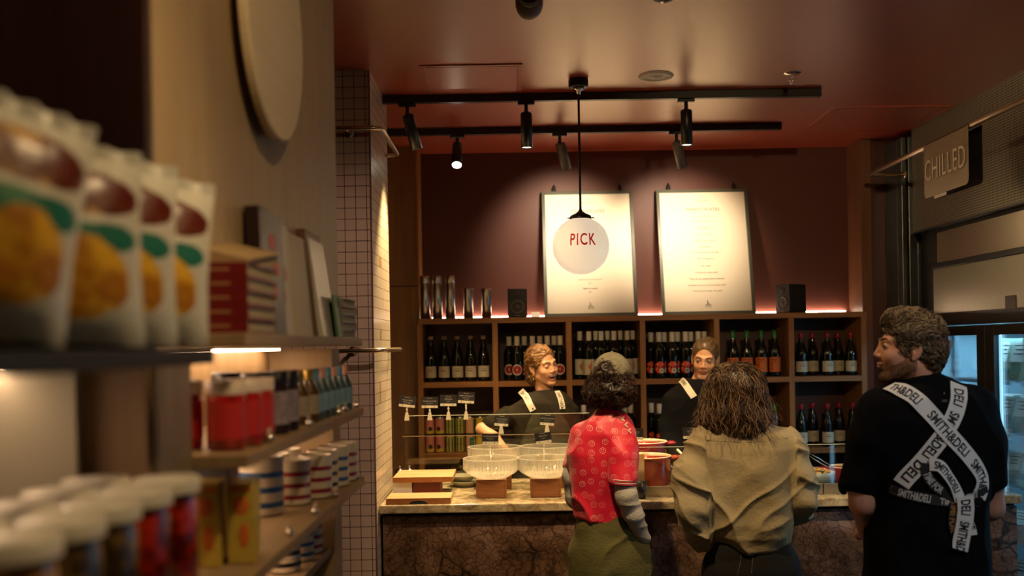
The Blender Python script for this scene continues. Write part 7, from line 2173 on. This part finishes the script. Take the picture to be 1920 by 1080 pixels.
# earring
pe = Mh @ (Vector((-.081, .0, -.048)) * SCH)
adopt(MB().tube([pe + Vector((.009 * math.cos(q * math.pi / 8), 0, .012 * math.sin(q * math.pi / 8))) for q in range(17)], .0025, 6).build('earring', mat('gold', (.70, .45, .12), .25, 1.0)), root)
shoes(root, root.location.x, D, .085, R(180), M_BLACK)
s = SDF((hc.x - .17, hc.y - .16, hc.z - .18), (hc.x + .17, hc.y + .18, hc.z + .17), .003); s.frame(Mh, SCH)
s.ell((0, .025, .042), (.082, .100, .092), .01)
s.ell((-.035, .060, -.055), (.045, .050, .060), .03)
s.ell((0, .09, .0), (.06, .045, .06), .02)
s.ell((.0, -.108, .000), (.092, .078, .094), .010, '-')
s.ell((0, -.075, -.07), (.1, .065, .07), .01, '-')
for q in (-1, 1): s.ell((q * .090, -.002, -.022), (.030, .024, .040), .008, '-')
P_, Q_ = s.geo()
ah = [mat('auburn_dark', (0.10, 0.040, 0.014), .45), mat('auburn', (0.27, 0.125, 0.042), .42), mat('auburn_light', (0.46, 0.26, 0.10), .4)]
hair = np_mesh('hair', P_, Q_, [ah[1]], root, disp=lambda P, N: (ridged(P * 40, 26) - .5) * .007)
Mi2 = Mh.inverted()
def fl2(p, n):
    l = Mi2 @ p
    return Mh.to_3x3() @ Vector((l.x * 5, 1.0, -.2 - (.8 if l.y > .05 else 0)) )
strands('hair_strand', hair, 1500, 10, .009, fl2, .0013, ah, root, out=.003, coil=.002, coilf=.6, seed=31)

# ============================================================ serious staff member
D = 5.86
px = lambda x, y, d=D: W(x, y, d)
root = thing('person', 'serious staff woman in black top with white printed strap, hair pulled back, behind the counter', 'person', (px(1308, 800).x, D, 0))
hc = px(1322, 674, D)
Mh = Matrix.Translation(hc) @ Matrix.Rotation(R(5), 4, 'Y') @ Matrix.Rotation(R(-16), 4, 'Z') @ Matrix.Rotation(R(14), 4, 'X')
nb = px(1310, 722, D + .02)
s = head_sdf(Mh, .97, 'closed', cheeks=.2, neck_to=nb, neck_r=.048, h=.0026); g1 = s.geo()
s = SDF((root.location.x - .34, D - .28, 0), (root.location.x + .34, D + .28, 1.50), .007)
s.stack(rows_px(D, [(722, 1288, 1332, .055), (735, 1265, 1360, .08), (770, 1258, 1366, .095), (900, 1260, 1362, .10)]), .02)
for q, a, b, c in ((-1, (1262, 752), (1252, 815), (1285, 855)), (1, (1364, 752), (1374, 815), (1340, 858))):
    wv = px(c[0], c[1], D - .09)
    s.chain([(px(*a), .046), (px(*b), .038), (wv, .026)], .02)
    hand_chain(s, wv, (-q * .8, -.1, -.3), (0, 0, 1), -q, .92, .8)
legs_simple(s, root.location.x, D, .085, .82, .08, .06, .042)
P_, Q_ = join_geo(g1, s.geo())
np_mesh('body', P_, Q_, [SKIN_W, LIPS, STUB, MOUTH], root, fmat=head_slots(Mh, .97, 'closed'))
face_parts(Mh, .97, root, mat('brow_dark', (0.06, 0.03, 0.015), .7), True, -.35, brow_drop=.003)
s = SDF((root.location.x - .34, D - .30, .80), (root.location.x + .36, D + .28, 1.52), .006)
s.stack(rows_px(D, [(712, 1292, 1330, .056), (718, 1278, 1340, .072), (728, 1262, 1356, .09), (745, 1250, 1368, .11), (790, 1250, 1370, .12), (900, 1252, 1368, .125)]), .015)
s.chain([(px(1264, 755), .062), (px(1256, 800), .056), (px(1258, 830, D - .04), .05), (px(1275, 850, D - .12), .04)], .03)
s.chain([(px(1362, 755), .062), (px(1370, 800), .056), (px(1368, 830, D - .04), .05), (px(1350, 850, D - .12), .04)], .03)
P_, Q_ = s.geo()
bt2 = np_mesh('black_top', P_, Q_, [mat('black_cotton', (0, 0, 0))], root, disp=folds(.010, 8, 8, 5, 81))
o = ribbon('apron_strap', [bvh_of(bt2)], [(1276, 712), (1284, 720), (1293, 733), (1301, 745)], .040, M_STR2, root, [(.008, 'SMITH&D', .085, .020)], off=.006, tmat=mat('strap_taupe_ink', (0, 0, 0)))
mb = MB().tube([(nb.x + .052 * math.cos(q * math.pi / 12), D + .052 * math.sin(q * math.pi / 12), px(1310, 714).z) for q in range(25)], .012, 8)
adopt(mb.build('collar', mat('black_cotton', (0, 0, 0))), root)
shoes(root, root.location.x, D, .085, R(180), M_BLACK)
s = SDF((hc.x - .15, hc.y - .16, hc.z - .12), (hc.x + .15, hc.y + .18, hc.z + .17), .003); s.frame(Mh, .97)
s.ell((0, .024, .042), (.080, .098, .092), .01)
s.ell((0, .105, .075), (.035, .030, .032), .02)
s.ell((0, -.108, .002), (.084, .066, .098), .010, '-')
s.ell((0, -.05, -.09), (.1, .085, .07), .01, '-')
for q in (-1, 1): s.ell((q * .088, .0, -.022), (.028, .024, .040), .008, '-')
P_, Q_ = s.geo()
bh = [mat('ash_dark', (0.055, 0.030, 0.015), .42), mat('ash_brown', (0.14, 0.08, 0.038), .4), mat('ash_blond', (0.34, 0.23, 0.12), .38)]
hair = np_mesh('hair', P_, Q_, [bh[1]], root)
Mi3 = Mh.inverted()
strands('hair_strand', hair, 900, 8, .010, lambda p, n: Mh.to_3x3() @ Vector((0, 1, .35)), .0011, bh, root, out=.0015, coil=.0006, coilf=.6, seed=41)
